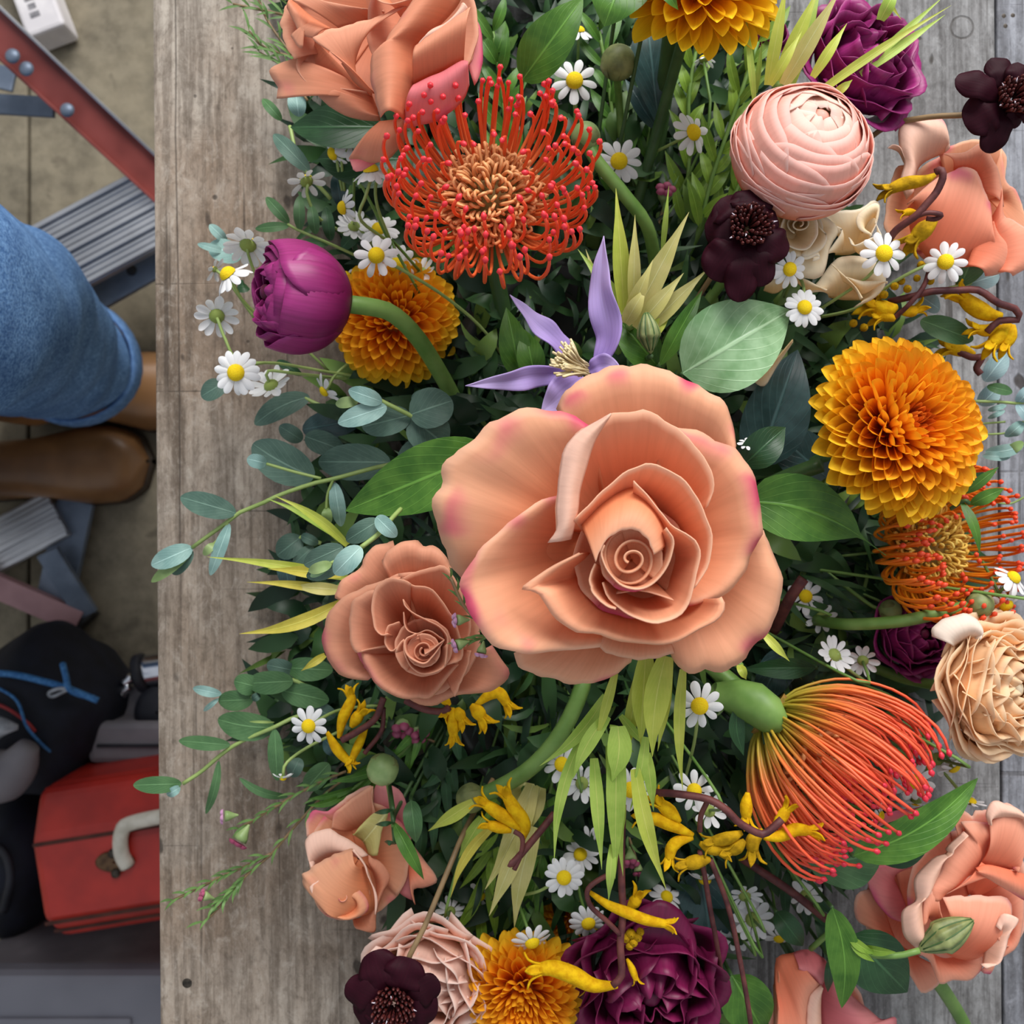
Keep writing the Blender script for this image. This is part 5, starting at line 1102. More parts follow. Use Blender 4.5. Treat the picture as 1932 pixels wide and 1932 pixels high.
bracts('drooping lime conebush blades hanging under the large open rose', zs(z15, [
 (1170, 330, 670, 860, 55, 0, -6, -50, 'bract_g'), (1240, 160, 1090, 700, 40, 10, 4, 0, 'bract'), (1180, 480, 920, 960, 62, 6, 0, 30, 'bract_g'), (1000, 620, 780, 1580, 48, -4, -10, 60, 'bract_g'),
 (1460, 40, 1250, 1000, 60, -4, -8), (1250, 600, 1240, 1710, 80, 4, -8, 0, 'bract_g'), (1200, 700, 1300, 1690, 60, 0, -10, 0, 'bract_g'), (1260, 560, 1215, 980, 95, 8, 4, -30, 'bract_g'), (1080, 800, 1140, 1640, 55, 0, -6, 0, 'bract_g'),
 (1620, 30, 1520, 790, 100, 16, 8, 30, 'bract'), (1470, 40, 1430, 700, 95, 12, 2, 0, 'bract'), (1470, 640, 1350, 1200, 45, 4, 0, -20, 'bract_g'), (1390, 880, 1625, 1790, 65, 6, -4, 30, 'bract'), (1480, 760, 1530, 1200, 48, -2, -6, 0, 'bract_g'), (1750, 130, 1750, 1050, 46, 8, -6, 30, 'bract'),
 (1280, 480, 1480, 720, 36, 0, -4, 0, 'bract_g'), (1200, 560, 1370, 700, 26, 2, 0, -30, 'bract_g'), (1220, 1450, 1190, 1880, 40, -6, -12, 0, 'bract_g'), (1650, 200, 1560, 750, 40, 0, -4), (1260, 980, 1270, 1500, 60, -8, -14, 0, 'bract_g')]), .145, base=(1210, 1240))
bracts('pale straw conebush blades between two kangaroo paw claws', zs(z15, [
 (620, 1000, 260, 1790, 90, -2, 2, -30, 'bract_p'), (560, 1350, 290, 1990, 70, 2, 4, 0, 'bract_p'), (640, 1320, 480, 2080, 80, 4, 0, 30, 'bract_p'), (330, 1300, 0, 1850, 40, 4, 4, 60, 'bract_y'), (680, 1020, 560, 1400, 70, -6, 0, 0, 'bract_p'), (170, 1130, -170, 1350, 55, 6, 0, 0, 'bract'), (240, 1250, 60, 1550, 60, -6, -8, 0, 'bract_g'), (560, 980, 470, 1300, 130, -8, -2, 0, 'bract_p')]), .075, base=(990, 1490))
for q, lb in (((1440, 1195, 1490, 1248, 9), 'single lime blade tip beside the right lobe of the large rose'), ((1395, 1255, 1408, 1282, 9), 'short lime blade tip under the pink flushed lower petal')):
    bracts(lb, [q + (0, 0, 0, 'bract')], .13, group=None)
# ---------------------------------------------------------------- eucalyptus
sprig('long eucalyptus sprig arching over the bench to a pale bud tip', [z14(s) for s in ([(1900, 290, 10), (1700, 330, 14), (1400, 412, 18), (1250, 445, 18), (1000, 530, 14), (850, 600, 12), (680, 670, 10), (600, 735, 8), (450, 842, 4), (330, 930, 2)], [(1300, 410, 18), (1100, 360, 19), (890, 300, 18)], [(1390, 420, 18), (1350, 530, 16), (1340, 640, 14)], [(600, 740, 8), (540, 850, 6), (490, 905, 5)])],
 zs(z14, [(660, 672, 240, 552, 90, 'euc', 10, 8), (610, 750, 465, 1140, 50, 'euc_l', 8, 2), (330, 930, 22, 1065, 78, 'euc_l', 2, 4), (320, 960, 22, 1190, 45, 'bud', 2, 0), (330, 950, 180, 1130, 60, 'euc', 0, -4), (500, 895, 412, 985, 32, 'bud', 5, 5), (890, 298, 742, 262, 52, 'euc_l', 18, 20), (1340, 630, 1350, 748, 40, 'bud', 14, 10), (1400, 440, 1450, 772, 58, 'euc_l', 16, 8),
 (1250, 400, 785, 150, 150, 'euc', 4, 0, -20), (1825, 290, 1280, 285, 140, 'euc', 2, -4)]), h=.06)
sprig('eucalyptus tip with frosted round leaves lying on the tan peach rose', [z14(s) for s in ([(1900, 640, -10), (1830, 715, 0), (1730, 830, 4), (1600, 930, 6)], [(1600, 930, 6), (1480, 1000, 6), (1370, 1050, 6)])],
 zs(z14, [(1740, 725, 1490, 880, 76, 'euc', 0, -2), (1715, 700, 1868, 850, 62, 'euc_l', 4, 6), (1600, 925, 1400, 1130, 84, 'euc_l', 8, 8), (1465, 925, 1172, 1060, 80, 'euc', 2, 0), (1380, 1050, 1205, 1110, 42, 'bud', 8, 8), (1370, 1060, 1220, 1150, 30, 'leaf_l', 8, 6), (1440, 1080, 1190, 1150, 60, 'euc', -4, -6)]), h=.148)
sprig('dim eucalyptus leaves in the shade between the golden blades', [z14([(1300, 900, 0), (1160, 850, 0), (1040, 960, 0)])],
 zs(z14, [(1150, 850, 970, 990, 90, 'euc', 0, 0), (1020, 990, 1060, 1240, 70, 'leaf_b', -2, -4), (1240, 920, 1090, 1060, 50, 'euc', 2, 0), (1150, 840, 1280, 900, 40, 'euc', 2, 2)]), h=.05)
z16 = Z(350, 400, 3.992)
sprig('eucalyptus sprig with round blue-green leaves beside the large rose', [z16(s) for s in ([(1930, 1660, 0), (1690, 1530, 10), (1490, 1430, 14), (1370, 1365, 16)], [(1490, 1440, 14), (1300, 1420, 12)])],
 zs(z16, [(1515, 1462, 1148, 1590, 78, 'euc_l', 14, 16), (1480, 1430, 1228, 1340, 62, 'euc_l', 16, 18), (1300, 1422, 1130, 1445, 42, 'bud', 14, 12), (1700, 1530, 1330, 1620, 110, 'euc', 6, 2), (1690, 1530, 2010, 1420, 150, 'euc', 10, 6), (1700, 1540, 1960, 1760, 160, 'euc', 6, 0), (1900, 1720, 1600, 1900, 110, 'euc', 0, -4), (1700, 1400, 1930, 1390, 60, 'euc', 0, 0)]), h=.085)
sprig('dark eucalyptus leaves lying low on the planks beside chamomile', [z16([(1350, 1600, 0), (1000, 1450, 0), (900, 1400, 0)])],
 zs(z16, [(935, 1390, 520, 1600, 88, 'euc', 0, 0, 30), (300, 1280, 118, 1390, 78, 'euc', 0, 0), (880, 1720, 706, 1612, 62, 'euc', 10, 12), (880, 1640, 1330, 1560, 110, 'leaf_b', -6, -4), (900, 1690, 1200, 1800, 90, 'euc', 0, 0), (690, 1120, 880, 1230, 36, 'leaf_d', 0, 0), (300, 300, 90, 240, 30, 'euc_l', -10, -10), (420, 340, 175, 250, 90, 'euc_l', -12, -12), (310, 220, 180, 95, 40, 'euc_l', -12, -10), (470, 560, 390, 560, 50, 'leaf_d', -10, -10)]), h=.035)
z17 = Z(240, 1250, 3.992)
sprig('green eucalyptus sprig trailing past the red toolbox', [z17([(1330, 390, 0), (1230, 425, 4), (1100, 490, 6), (850, 600, 4), (700, 700, 2), (560, 820, 0), (420, 912, 0)])],
 zs(z17, [(775, 622, 388, 590, 55, 'euc_g', 4, 4), (690, 740, 592, 1140, 34, 'euc_g', 2, -4, -20), (410, 915, 45, 925, 66, 'euc_g', 0, 4), (400, 940, 300, 1000, 36, 'euc_l', 0, 0), (1110, 490, 682, 430, 108, 'euc_g', 2, 0, -20), (1110, 500, 1130, 890, 60, 'euc_g', 6, 0), (1110, 450, 920, 445, 10, 'stem_l', 8, 10)]), h=.05, mat='euc_g')
sprig('overlapping round eucalyptus leaves beside the tan peach rose', [z17([(1500, 260, 0), (1240, 130, 4), (1000, 150, 4), (940, 260, 2), (700, 250, 0)])],
 zs(z17, [(950, 280, 686, 290, 78, 'euc_g', 2, 0), (1000, 190, 805, 140, 80, 'euc_g', 2, 4), (1250, 140, 900, 160, 88, 'euc_g', 6, 4), (1160, 210, 1520, 290, 92, 'euc_g', 0, 0), (1250, 60, 1050, 20, 70, 'euc', 0, 0), (1200, 40, 1550, 60, 90, 'euc_g', 0, 0), (710, 240, 495, 195, 40, 'euc_l', 2, 0), (690, 270, 575, 365, 20, 'euc_l', 0, -4), (1000, 240, 940, 280, 30, 'euc', 4, 4), (1400, 330, 1560, 420, 70, 'euc', -4, -6), (1520, 760, 1340, 960, 80, 'euc_g', -4, -6), (1300, 720, 1230, 860, 60, 'euc', -8, -8), (1480, 580, 1600, 700, 60, 'leaf_b', -6, -6), (1210, 1010, 845, 870, 34, 'euc_g', -4, 4, -40)]), h=.045, mat='euc_g')
sprig('small leafed green sprig above the closed purple ranunculus', [z3([(760, 1930, 0), (540, 1830, 6), (330, 1740, 8), (235, 1690, 8)])],
 zs(z3, [(245, 1680, 72, 1485, 44, None, 8, 8), (325, 1735, 320, 1475, 44, None, 8, 10), (445, 1765, 412, 1545, 44, None, 8, 8), (245, 1700, -10, 1722, 38, None, 8, 6), (550, 1835, 345, 1820, 34, None, 4, 0), (560, 1815, 520, 1560, 48, 'leaf_d', 0, 0), (640, 1870, 800, 1700, 60, 'leaf_d', -6, -6)]), h=.05, mat='euc_g', r=.0008, name='leafy_sprig', group='small leafed sprigs')
sprig('teal eucalyptus leaves under the leaning peach rose', [z3([(560, 1500, 0), (330, 1230, 4), (250, 950, 0)])],
 zs(z3, [(400, 1290, 128, 1010, 64, 'euc', 4, 0), (190, 905, 45, 745, 40, 'euc_g', 0, 0), (320, 880, 290, 680, 70, 'euc_l', -10, -10), (640, 1560, 600, 1300, 60, 'leaf_b', -4, -4)]), h=.045)
z18 = Z(1550, 350, 5.058)
sprig('blue-green eucalyptus leaves beside chamomile over the grey planks', [z18([(900, 1050, 0), (1150, 1000, 6), (1330, 955, 8), (1420, 930, 4)])],
 zs(z18, [(1325, 960, 1530, 480, 150, 'euc_g', 8, 14), (1390, 945, 1695, 850, 95, 'euc_b', 2, 2), (1565, 740, 1670, 545, 45, 'euc_b', 0, 0), (945, 1285, 1450, 1470, 120, 'euc_g', -4, 0), (950, 1060, 1130, 1180, 90, 'euc_b', -16, -16), (1555, 1870, 1770, 1600, 105, 'euc_b', -14, -14)]), h=.075)
z19 = Z(1448, 484, 3.992)
sprig('pale eucalyptus sprig reaching off the bench beside the orange chrysanthemum', [z19(s) for s in ([(1550, 1090, 0), (1750, 1095, 0), (1890, 1105, 0), (2000, 1080, 0)], [(1600, 1260, -4), (1790, 1245, -4)], [(1600, 1340, -4), (1810, 1325, -4), (1930, 1240, 0)], [(1700, 1850, -20), (1830, 1860, -20), (1960, 1800, -18)])],
 zs(z19, [(1600, 1120, 1740, 985, 75, 'euc_b', -10, -10), (1655, 975, 1845, 1020, 42, 'euc_g', 0, 0), (1890, 1100, 1990, 1000, 60, 'euc_b', 0, 0), (1885, 1110, 1990, 1240, 50, 'euc_b', 0, 0), (1640, 1470, 1930, 1420, 50, 'euc_l', -6, 0, 20), (1800, 1360, 1930, 1250, 50, 'euc_l', -4, 0), (1660, 1160, 1800, 1120, 22, 'euc_l', -2, 0), (1660, 1220, 1790, 1160, 20, 'euc_l', -2, 0), (1790, 1480, 1930, 1400, 40, 'bud', -4, 0), (1620, 1500, 1830, 1510, 34, 'euc_l', -4, -4)]), h=.06, r=.0008)
sprig('green lance leaves between orange chrysanthemum and golden pincushion', [z19([(1380, 1900, 0), (1480, 1840, 6), (1520, 1860, 6)])],
 zs(z19, [(1480, 1790, 1742, 1585, 42, 'leaf', 4, 8), (1520, 1870, 1785, 1745, 52, 'leaf', 4, 8), (1450, 1830, 1600, 2240, 40, 'leaf', 4, 10, -30)]), h=.09, name='leafy_sprig', group='small leafed sprigs', smat='stem_d', shape='lance')
# narrow leaf sprigs behind
rn = random.Random(5)
def grass(label, pts, n, L, hw, h, mat, group='narrow leafed sprigs', spread=.5, dh=10):
    t = thing('narrow_leaf_sprig', label, 'foliage', P(pts[0][0], pts[0][1], h), group)
    w_ = W(pts, h); tube('stem', w_, .0011, M['stem'], t, 14, 6); c = cr([(p[0], p[1], 0) for p in pts], n)
    hs = cr([(p[2] if len(p) > 2 else 0, 0, 0) for p in pts], n)[:, 0]
    tg = np.gradient(c, axis=0)
    for i in range(n):
        a = math.atan2(tg[i][1], tg[i][0]) + (1 if i % 2 else -1) * spread * rn.uniform(.6, 1.2); l = L * rn.uniform(.7, 1.15)
        e = (c[i][0] + l * math.cos(a), c[i][1] + l * math.sin(a))
        leaf('leaf', t, arc((c[i][0], c[i][1]), e, .003, rn.uniform(-6, 6), h + hs[i] / 1000, h + (hs[i] + rn.uniform(-4, dh)) / 1000), hw * px(h) * rn.uniform(.8, 1.2), M[mat], shape='lance', fold=.25, nu=5, nv=9)
    return t
grass('lime narrow leafed sprig running from the dark cosmos to the yellow chrysanthemum', [(1320, 430), (1345, 330, 8), (1390, 200, 16), (1430, 80, 20)], 18, 95, 10, .06, 'leaf_grass')
grass('lime narrow leafed sprig beside the pale pink ranunculus', [(1340, 440), (1390, 360, 6), (1420, 260, 10)], 14, 85, 10, .055, 'leaf_grass')
grass('lime narrow leafed sprig standing below the dark cosmos leaf', [(1290, 420), (1300, 300, 6), (1300, 180, 12), (1320, 60, 14)], 16, 90, 10, .045, 'leaf_grass')
grass('green narrow leafed sprig behind the round green bud', [(1150, 420), (1160, 300, 6), (1150, 170, 10), (1130, 60, 14)], 16, 90, 9, .04, 'leaf')
grass('green narrow leafed sprig between rose and round green bud', [(960, 330), (950, 200, 6), (930, 60, 14)], 14, 90, 12, .05, 'leaf')
grass('green narrow leafed sprig beneath two chamomile faces', [(1230, 420), (1220, 300, 6), (1240, 160, 10)], 14, 90, 9, .035, 'leaf')
grass('green narrow leafed sprig under the drooping lime blades', [(1080, 1300), (1040, 1480, 4), (1010, 1680, 4), (980, 1800, 0)], 18, 110, 10, .04, 'leaf', spread=.35)
grass('olive narrow leafed sprig under the straw conebush blades', [(980, 1400), (940, 1560, 4), (900, 1720, 0)], 16, 110, 9, .04, 'leaf_grass', spread=.35)
grass('dark narrow leafed sprig under the yellow kangaroo paw on a red stem', [(1380, 1400), (1450, 1560, 4), (1520, 1700, 4), (1560, 1760, 0)], 16, 100, 10, .035, 'leaf_d', spread=.4)
grass('dark narrow leafed sprig left of the red pincushion base', [(1250, 1350), (1300, 1500, 2), (1350, 1650, 0)], 16, 100, 12, .03, 'leaf_d', spread=.4)
grass('dark narrow leafed sprig above the golden pincushion stems', [(1480, 1050), (1560, 1120, 4), (1660, 1180, 6)], 16, 100, 14, .035, 'leaf_d', spread=.5)
grass('dark narrow leafed sprig under the lilac clematis', [(1000, 560), (960, 640, 4), (900, 700, 4)], 14, 90, 12, .04, 'leaf_d', spread=.6)
grass('dark narrow leafed sprig between the closed purple ranunculus and clematis', [(900, 700), (820, 760, 2), (720, 720, 2)], 14, 80, 10, .035, 'leaf_d', spread=.5)
grass('green narrow leafed sprig behind the paw claws below the tan rose', [(820, 1330), (760, 1420, 6), (650, 1500, 8)], 18, 90, 8, .04, 'leaf', spread=.4)
grass('dark narrow leafed sprig beside the small green nigella bud', [(860, 1360), (840, 1450, 2), (790, 1560, 2)], 14, 90, 11, .04, 'leaf_d', spread=.5)
# waxflower sprigs
def wax(label, stems, n, L, h, buds, group='waxflower sprigs'):
    t = thing('waxflower_sprig', label, 'foliage', P(stems[0][0][0], stems[0][0][1], h), group)
    for k, s in enumerate(stems):
        tube('stem' if k == 0 else 'side_stem', W(s, h), .0008, M['stem_b'], t, 16, 5); c = cr([(p[0], p[1], 0) for p in s], n); tg = np.gradient(c, axis=0)
        for i in range(1, n):
            a = math.atan2(tg[i][1], tg[i][0]) + (1 if i % 2 else -1) * rn.uniform(.15, .5); l = L * rn.uniform(.7, 1.2)
            leaf('needle', t, arc((c[i][0], c[i][1]), (c[i][0] + l * math.cos(a), c[i][1] + l * math.sin(a)), .001, 3, h + .001, h + rn.uniform(0, .006)), 2.6 * px(h), M['needle'], shape='lance', fold=.1, nu=3, nv=6)
    for x, y, r, ax, ay, mt in buds:                # funnel calyx with a few waxy petals
        C = P(x, y, h + .006); R = r * px(h); d = Vector((ax, -ay, .3)).normalized(); B = basis(d)
        k = ringloft('calyx', [(C - d * R * q, R * w_, R * w_, d) for q, w_ in ((1.9, .12), (1.2, .4), (.5, .75), (0, .8), (.05, .1))], M['bud'], t, 10)
        for q in range(5):
            a = 2 * math.pi * q / 5; ctr = C + B @ Vector((math.cos(a) * R * .65, math.sin(a) * R * .65, R * .25))
            dd = dome_data(R * .5, R * .42, 8, 4); b_ = obj('bud_petal', make_mesh('bud_petal', [ctr + B @ Vector(w2) for w2 in dd[0]], dd[1], M[mt], dd[2]), t)
    return t
wax('waxflower sprig with pink buds lying on the tan peach rose', [[(930, 1190, 10), (880, 1150, 8), (850, 1090, 4)], [(942, 1195), (905, 1205), (872, 1215)]], 10, 30, .148, [(862, 1170, 13, -1, 0, 'wax'), (862, 1218, 13, -1, .3, 'wax'), (908, 1232, 12, -.2, 1, 'wax')])
wax('waxflower sprig with a crimson flower trailing over the bench', [z17([(1650, 820), (1500, 880), (1300, 980), (1080, 1110), (850, 1250)])], 16, 34, .05, [(424, 1540, 13, -1, 0, 'wax'), (452, 1586, 17, -.4, .7, 'wax_d')])
wax('long feathery waxflower sprig ending on bare wood', [z17(s) for s in ([(1650, 870), (1500, 980), (1250, 1250), (1080, 1450), (900, 1600), (680, 1860), (580, 1950)], [(1080, 1440), (880, 1540), (700, 1620), (350, 1790)], [(900, 1600), (820, 1700), (650, 1840)])], 18, 34, .045, [(384, 1690, 11, -.6, -.3, 'wax_d')])
wax('waxflower needles beside the leaning peach rose over the bench', [[(590, 150), (540, 90), (500, 30), (480, -30)], [(560, 110), (500, 90), (470, 60)], [(600, 60), (540, 30), (440, 8)], [(580, 190), (540, 130), (490, 100)]], 12, 46, .04, [])
wax('rosy waxflower blooms deep beside the tan rose', [[(820, 1400), (770, 1380), (720, 1370)]], 8, 40, .04, [(760, 1375, 20, 0, .2, 'wax_d'), (790, 1385, 18, .2, .2, 'wax_d')])
wax('crimson waxflower blooms deep beside the drooping lime blades', [[(1180, 1560), (1200, 1620), (1210, 1660)]], 8, 40, .05, [(1190, 1625, 15, 0, .3, 'wax_d'), (1205, 1645, 11, 0, .5, 'wax_d')])
wax('dusky waxflower bloom below the lime blades by the dark cosmos', [[(1240, 430), (1255, 380), (1260, 340)]], 8, 40, .05, [(1255, 362, 18, 0, -.2, 'wax_d')])
# ---------------------------------------------------------------- kangaroo paws
z20 = Z(560, 980, 4.39)
paw('yellow kangaroo paw splayed under the tan rose beside pink blooms', [z20([(900, 1500, -6), (1050, 1570, -2), (1200, 1590, 0), (1260, 1560, 2)])],
 [(z20([(1290, 1560), (1290, 1680), (1300, 1800)]), 11), (z20([(1330, 1560), (1340, 1600), (1370, 1660)]), 12), (z20([(1270, 1540), (1230, 1500), (1190, 1480)]), 9), (z20([(1280, 1560), (1250, 1590), (1240, 1600)]), 9), (z20([(1440, 1540), (1490, 1580), (1540, 1650)]), 14), (z20([(1480, 1540), (1600, 1450), (1680, 1440), (1750, 1540)]), 12)], .095)
paw('yellow kangaroo paw cup on a brown stem above the small rose', [z20([(720, 1480, 4), (650, 1650, 4), (500, 1760, 4), (370, 1830, 4)]), z20([(720, 1560, 2), (700, 1750, 0), (560, 1940, 0)])],
 [(z20([(350, 1810), (380, 1650), (450, 1500), (440, 1450)]), 11), (z20([(450, 1720), (500, 1640), (530, 1600)]), 12), (z20([(250, 1760), (330, 1900), (430, 2010)]), 10), (z20([(580, 1720), (520, 1850), (460, 1980)]), 9)], .07)
paw('single yellow kangaroo paw claw on a dark stem over straw blades', [z15([(780, 1220, -4), (650, 1380, 4), (480, 1580, 8), (440, 1590, 8)]), z15([(480, 1640, 8), (530, 1520, 8), (540, 1400, 10), (480, 1350, 10)])],
 [(z15([(540, 1420), (560, 1300), (480, 1180), (420, 1080)]), 14), (z15([(530, 1340), (430, 1260), (330, 1190), (255, 1140)]), 13), (z15([(460, 1350), (360, 1320), (280, 1300)]), 11, 'kp', 3)], .095)
paw('yellow kangaroo paws strung along a red stem at the red pincushion tips', [z13([(130, 1060, 0), (300, 1070, 8), (540, 1110, 12), (680, 1190, 14), (780, 1290, 14), (930, 1370, 14), (1000, 1350, 14), (1100, 1260, 14)]), z13([(540, 1120, 12), (490, 1230, 8), (480, 1350, 4)]), z13([(480, 1500, 0), (520, 1700, -6), (560, 1940, -14), (600, 2150, -24), (640, 2400, -40)]), z13([(560, 1560, 0), (640, 1760, -6), (700, 1940, -10), (760, 2200, -14), (850, 2700, -20), (880, 3000, -30)])],
 [(z13([(430, 1380), (280, 1310), (160, 1260), (60, 1240)]), 13), (z13([(330, 1280), (250, 1200), (180, 1140)]), 14), (z13([(430, 1400), (330, 1420), (270, 1470), (250, 1560)]), 12), (z13([(960, 1400), (1080, 1390), (1200, 1340), (1320, 1350)]), 13), (z13([(1040, 1310), (1100, 1240), (1140, 1180)]), 12), (z13([(960, 1340), (880, 1420), (880, 1500)]), 14, 'kp_d'), (z13([(800, 1360), (700, 1400), (570, 1430)]), 13, 'kp_d'), (z13([(820, 1420), (760, 1470), (700, 1500)]), 13, 'kp_d'), (z13([(840, 1060), (830, 1150), (830, 1250)]), 12), (z13([(560, 1560), (450, 1580), (370, 1600)]), 14, 'kp_d'), (z13([(480, 1440), (560, 1480), (640, 1500)]), 12, 'kp_d')], .122)
paw('yellow kangaroo paw with one long claw over the burgundy ranunculus', [z12([(860, 280, 0), (850, 600, 4), (850, 860, 6), (860, 1100, 8), (840, 1320, 10), (850, 1560, 12), (780, 1640, 12)]), z12([(800, 780, 10), (640, 870, 16), (590, 940, 16), (620, 1050, 14), (740, 1160, 12), (840, 1260, 10)])],
 [(z12([(610, 940, 10), (740, 1030, 10), (880, 1090, 10), (1040, 1150, 10), (1190, 1180, 10)]), 11), (z12([(900, 1060), (950, 1010), (970, 970)]), 12, 'kp', 3), (z12([(820, 1640), (640, 1640), (480, 1560), (330, 1510), (230, 1520)]), 17), (z12([(890, 1440), (930, 1520), (960, 1600)]), 7, 'kp', 2)], .105, extra=[(1190, 1762, 10), (1203, 1768, 9), (1195, 1778, 9), (1208, 1758, 8), (1180, 1770, 9), (1188, 1785, 8)])
paw('hooked kangaroo paw stem in front of the smooth peach rose', [z18([(640, 520, 0), (720, 420, 4), (900, 290, 10), (1000, 180, 12), (1100, 60, 14), (1160, -80, 16), (1140, -150, 16), (1090, -130, 14)]), z18([(910, 290, 10), (1020, 260, 12), (1140, 280, 12), (1090, 320, 10), (1000, 315, 8)])],
 [(z18([(1080, -100), (980, -50), (800, -20), (640, 40)]), 13, 'kp_d'), (z18([(1090, 330), (980, 420), (880, 520)]), 17, 'kp_d'), (z18([(900, 250), (840, 250), (780, 265)]), 7, 'kp', 2)], .11)
paw('red kangaroo paw branch with yellow claws curling down over the wood', [z18([(640, 1110, -4), (900, 1050, 4), (1050, 1010, 8), (1300, 1000, 10), (1500, 1000, 12), (1680, 1120, 12), (1850, 1180, 10), (1880, 1280, 8), (1700, 1290, 6), (1580, 1400, 4)]), z18([(700, 1260, 0), (850, 1120, 6), (980, 950, 8), (1040, 760, 10)])],
 [(z18([(1720, 1240), (1600, 1230), (1450, 1150), (1340, 1060)]), 17), (z18([(1700, 1290), (1600, 1380), (1480, 1370)]), 12), (z18([(1800, 1320), (1700, 1420), (1620, 1520)]), 15), (z18([(1830, 1330), (1800, 1430), (1750, 1530)]), 13), (z18([(720, 1160), (620, 1180), (480, 1160)]), 17), (z18([(760, 1220), (860, 1200), (910, 1180)]), 11), (z18([(700, 1280), (600, 1240), (540, 1260)]), 12), (z18([(560, 1100), (520, 1060), (500, 1080)]), 12, 'kp_d', 3)], .085, extra=[(1720, 470, 8), (1745, 462, 9), (1700, 530, 8), (1712, 545, 8), (1688, 540, 8), (1730, 525, 7), (1755, 530, 8), (1668, 556, 8), (1738, 500, 8), (1610, 610, 8), (1630, 618, 8)])
paw('small kangaroo paw hook behind the orange chrysanthemum', [z18([(1250, 1560, 0), (1430, 1640, 4), (1530, 1640, 6), (1480, 1740, 4), (1520, 1800, 4)])], [(z18([(1460, 1610), (1330, 1570), (1220, 1560)]), 13, 'kp')], .06)
# ---------------------------------------------------------------- broad leaves
single_leaf('broad pale green clematis leaf with curved veins beside the dark cosmos', (1288, 705), (1490, 585), 82, 'leaf_l', .118, .112, lift=.012, shape='ovate', fold=.1)
single_leaf('pointed mid green leaf emerging left of the large rose', (930, 850), (652, 964), 62, 'leaf', .135, .115, lift=.006, shape='ovate', fold=.18)
single_leaf('long green leaf with a drawn out tip beside the golden pincushion', (1400, 945), (1672, 1048), 56, 'leaf', .115, .105, lift=.006, bow=-28, shape='tail', fold=.2)
single_leaf('short pointed leaf above the right lobe of the large rose', (1400, 880), (1482, 806), 34, 'leaf_d', .13, .13, shape='lance')
single_leaf('dark blue-green leaf beside the large orange chrysanthemum', (1430, 880), (1505, 660), 62, 'leaf_b', .07, .075, shape='ovate')
single_leaf('blue-green leaf under the stem of the orange chrysanthemum', (1560, 900), (1440, 800), 46, 'leaf_b', .065, .06, shape='ovate')
single_leaf('olive green oval leaf beside the leaning peach rose', (985, 152), (1100, -5), 46, 'leaf', .105, .12, shape='ovate')
single_leaf('smooth green leaf over the yellow chrysanthemum petals', (1180, -60), (1140, 50), 62, 'leaf', .135, .14, shape='ovate', fold=.1)
single_leaf('small leaf tip lying on the yellow chrysanthemum', (1240, -40), (1280, 19), 16, 'leaf', .15, .152, shape='lance')
single_leaf('dusty blue leaf along the chrysanthemum stem', (1245, 250), (1220, 35), 40, 'leaf_b', .055, .07, shape='obov', fold=.2)
single_leaf('small dusty blue leaf below the round green bud', (1240, 245), (1180, 150), 18, 'leaf_b', .05, .055, shape='lance')
single_leaf('dark glossy rose leaf under the leaning peach rose', (720, 240), (548, 240), 44, 'leaf_d', .06, .055, shape='ovate')
single_leaf('dark rose leaf beneath the chamomile cluster', (760, 300), (600, 300), 60, 'leaf_d', .045, .045, shape='ovate')
single_leaf('folded green rose leaf curling between red pincushion and pink rose', (1610, 1615), (1845, 1468), 40, 'leaf', .10, .098, lift=.008, bow=22, shape='ovate', fold=.3)
single_leaf('deep green rose leaf below the folded leaf', (1640, 1610), (1770, 1560), 46, 'leaf_d', .085, .088, shape='ovate')
single_leaf('rounded grey-green leaf under the tips of the red pincushion', (1530, 1640), (1662, 1605), 56, 'euc_g', .085, .09, shape='round', fold=.05)
single_leaf('light green twisted clematis leaf hanging beside the pink rosebud', (1570, 1712), (1588, 1902), 30, 'leaf', .092, .09, bow=-14, shape='ovate', roll=.4, fold=.1)
single_leaf('broad dark clematis leaf behind the striped bud stem', (1605, 1765), (1712, 1872), 56, 'leaf_d', .075, .07, shape='ovate', fold=.1)
single_leaf('small green leaf beside the pink rosebud calyx', (1465, 1720), (1515, 1785), 22, 'leaf_d', .06, .06, shape='ovate')
single_leaf('grey-green leaf below the dark maroon stems', (1380, 1840), (1440, 1945), 48, 'leaf', .06, .055, shape='ovate')
single_leaf('dark green leaf beneath the burgundy petal', (1320, 1640), (1345, 1790), 60, 'leaf_b', .03, .03, shape='ovate')
single_leaf('slim dark leaf hanging from the clematis beside the pink rosebud', (1565, 1805), (1562, 1872), 9, 'leaf_d', .065, .06, shape='lance')
single_leaf('pointed green leaf behind the lilac clematis', (985, 720), (955, 580), 30, 'leaf', .085, .09, shape='lance')
single_leaf('second small green leaf behind the lilac clematis', (1010, 715), (990, 622), 26, 'leaf', .088, .09, shape='lance')
single_leaf('glossy green leaf beside the green clematis bud', (1240, 690), (1160, 595), 36, 'leaf', .10, .10, shape='ovate')
single_leaf('upright bright green leaf beside the green clematis bud', (1245, 690), (1325, 548), 18, 'leaf', .112, .118, shape='lance')
single_leaf('slim dark rose leaf between tan rose and large rose stems', (1540, 1260), (1400, 1262), 20, 'leaf_d', .06, .06, shape='lance')
single_leaf('grey-green leaf lying beneath the red pincushion base', (1480, 1230), (1430, 1330), 34, 'leaf_b', .05, .05, shape='ovate')
single_leaf('green leaflet hanging in front of the small peach rose', (742, 1550), (800, 1660), 14, 'leaf', .085, .09, shape='lance')
single_leaf('rounded green leaf beside the small peach rose', (775, 1510), (785, 1590), 18, 'euc_g', .075, .075, shape='ovate')
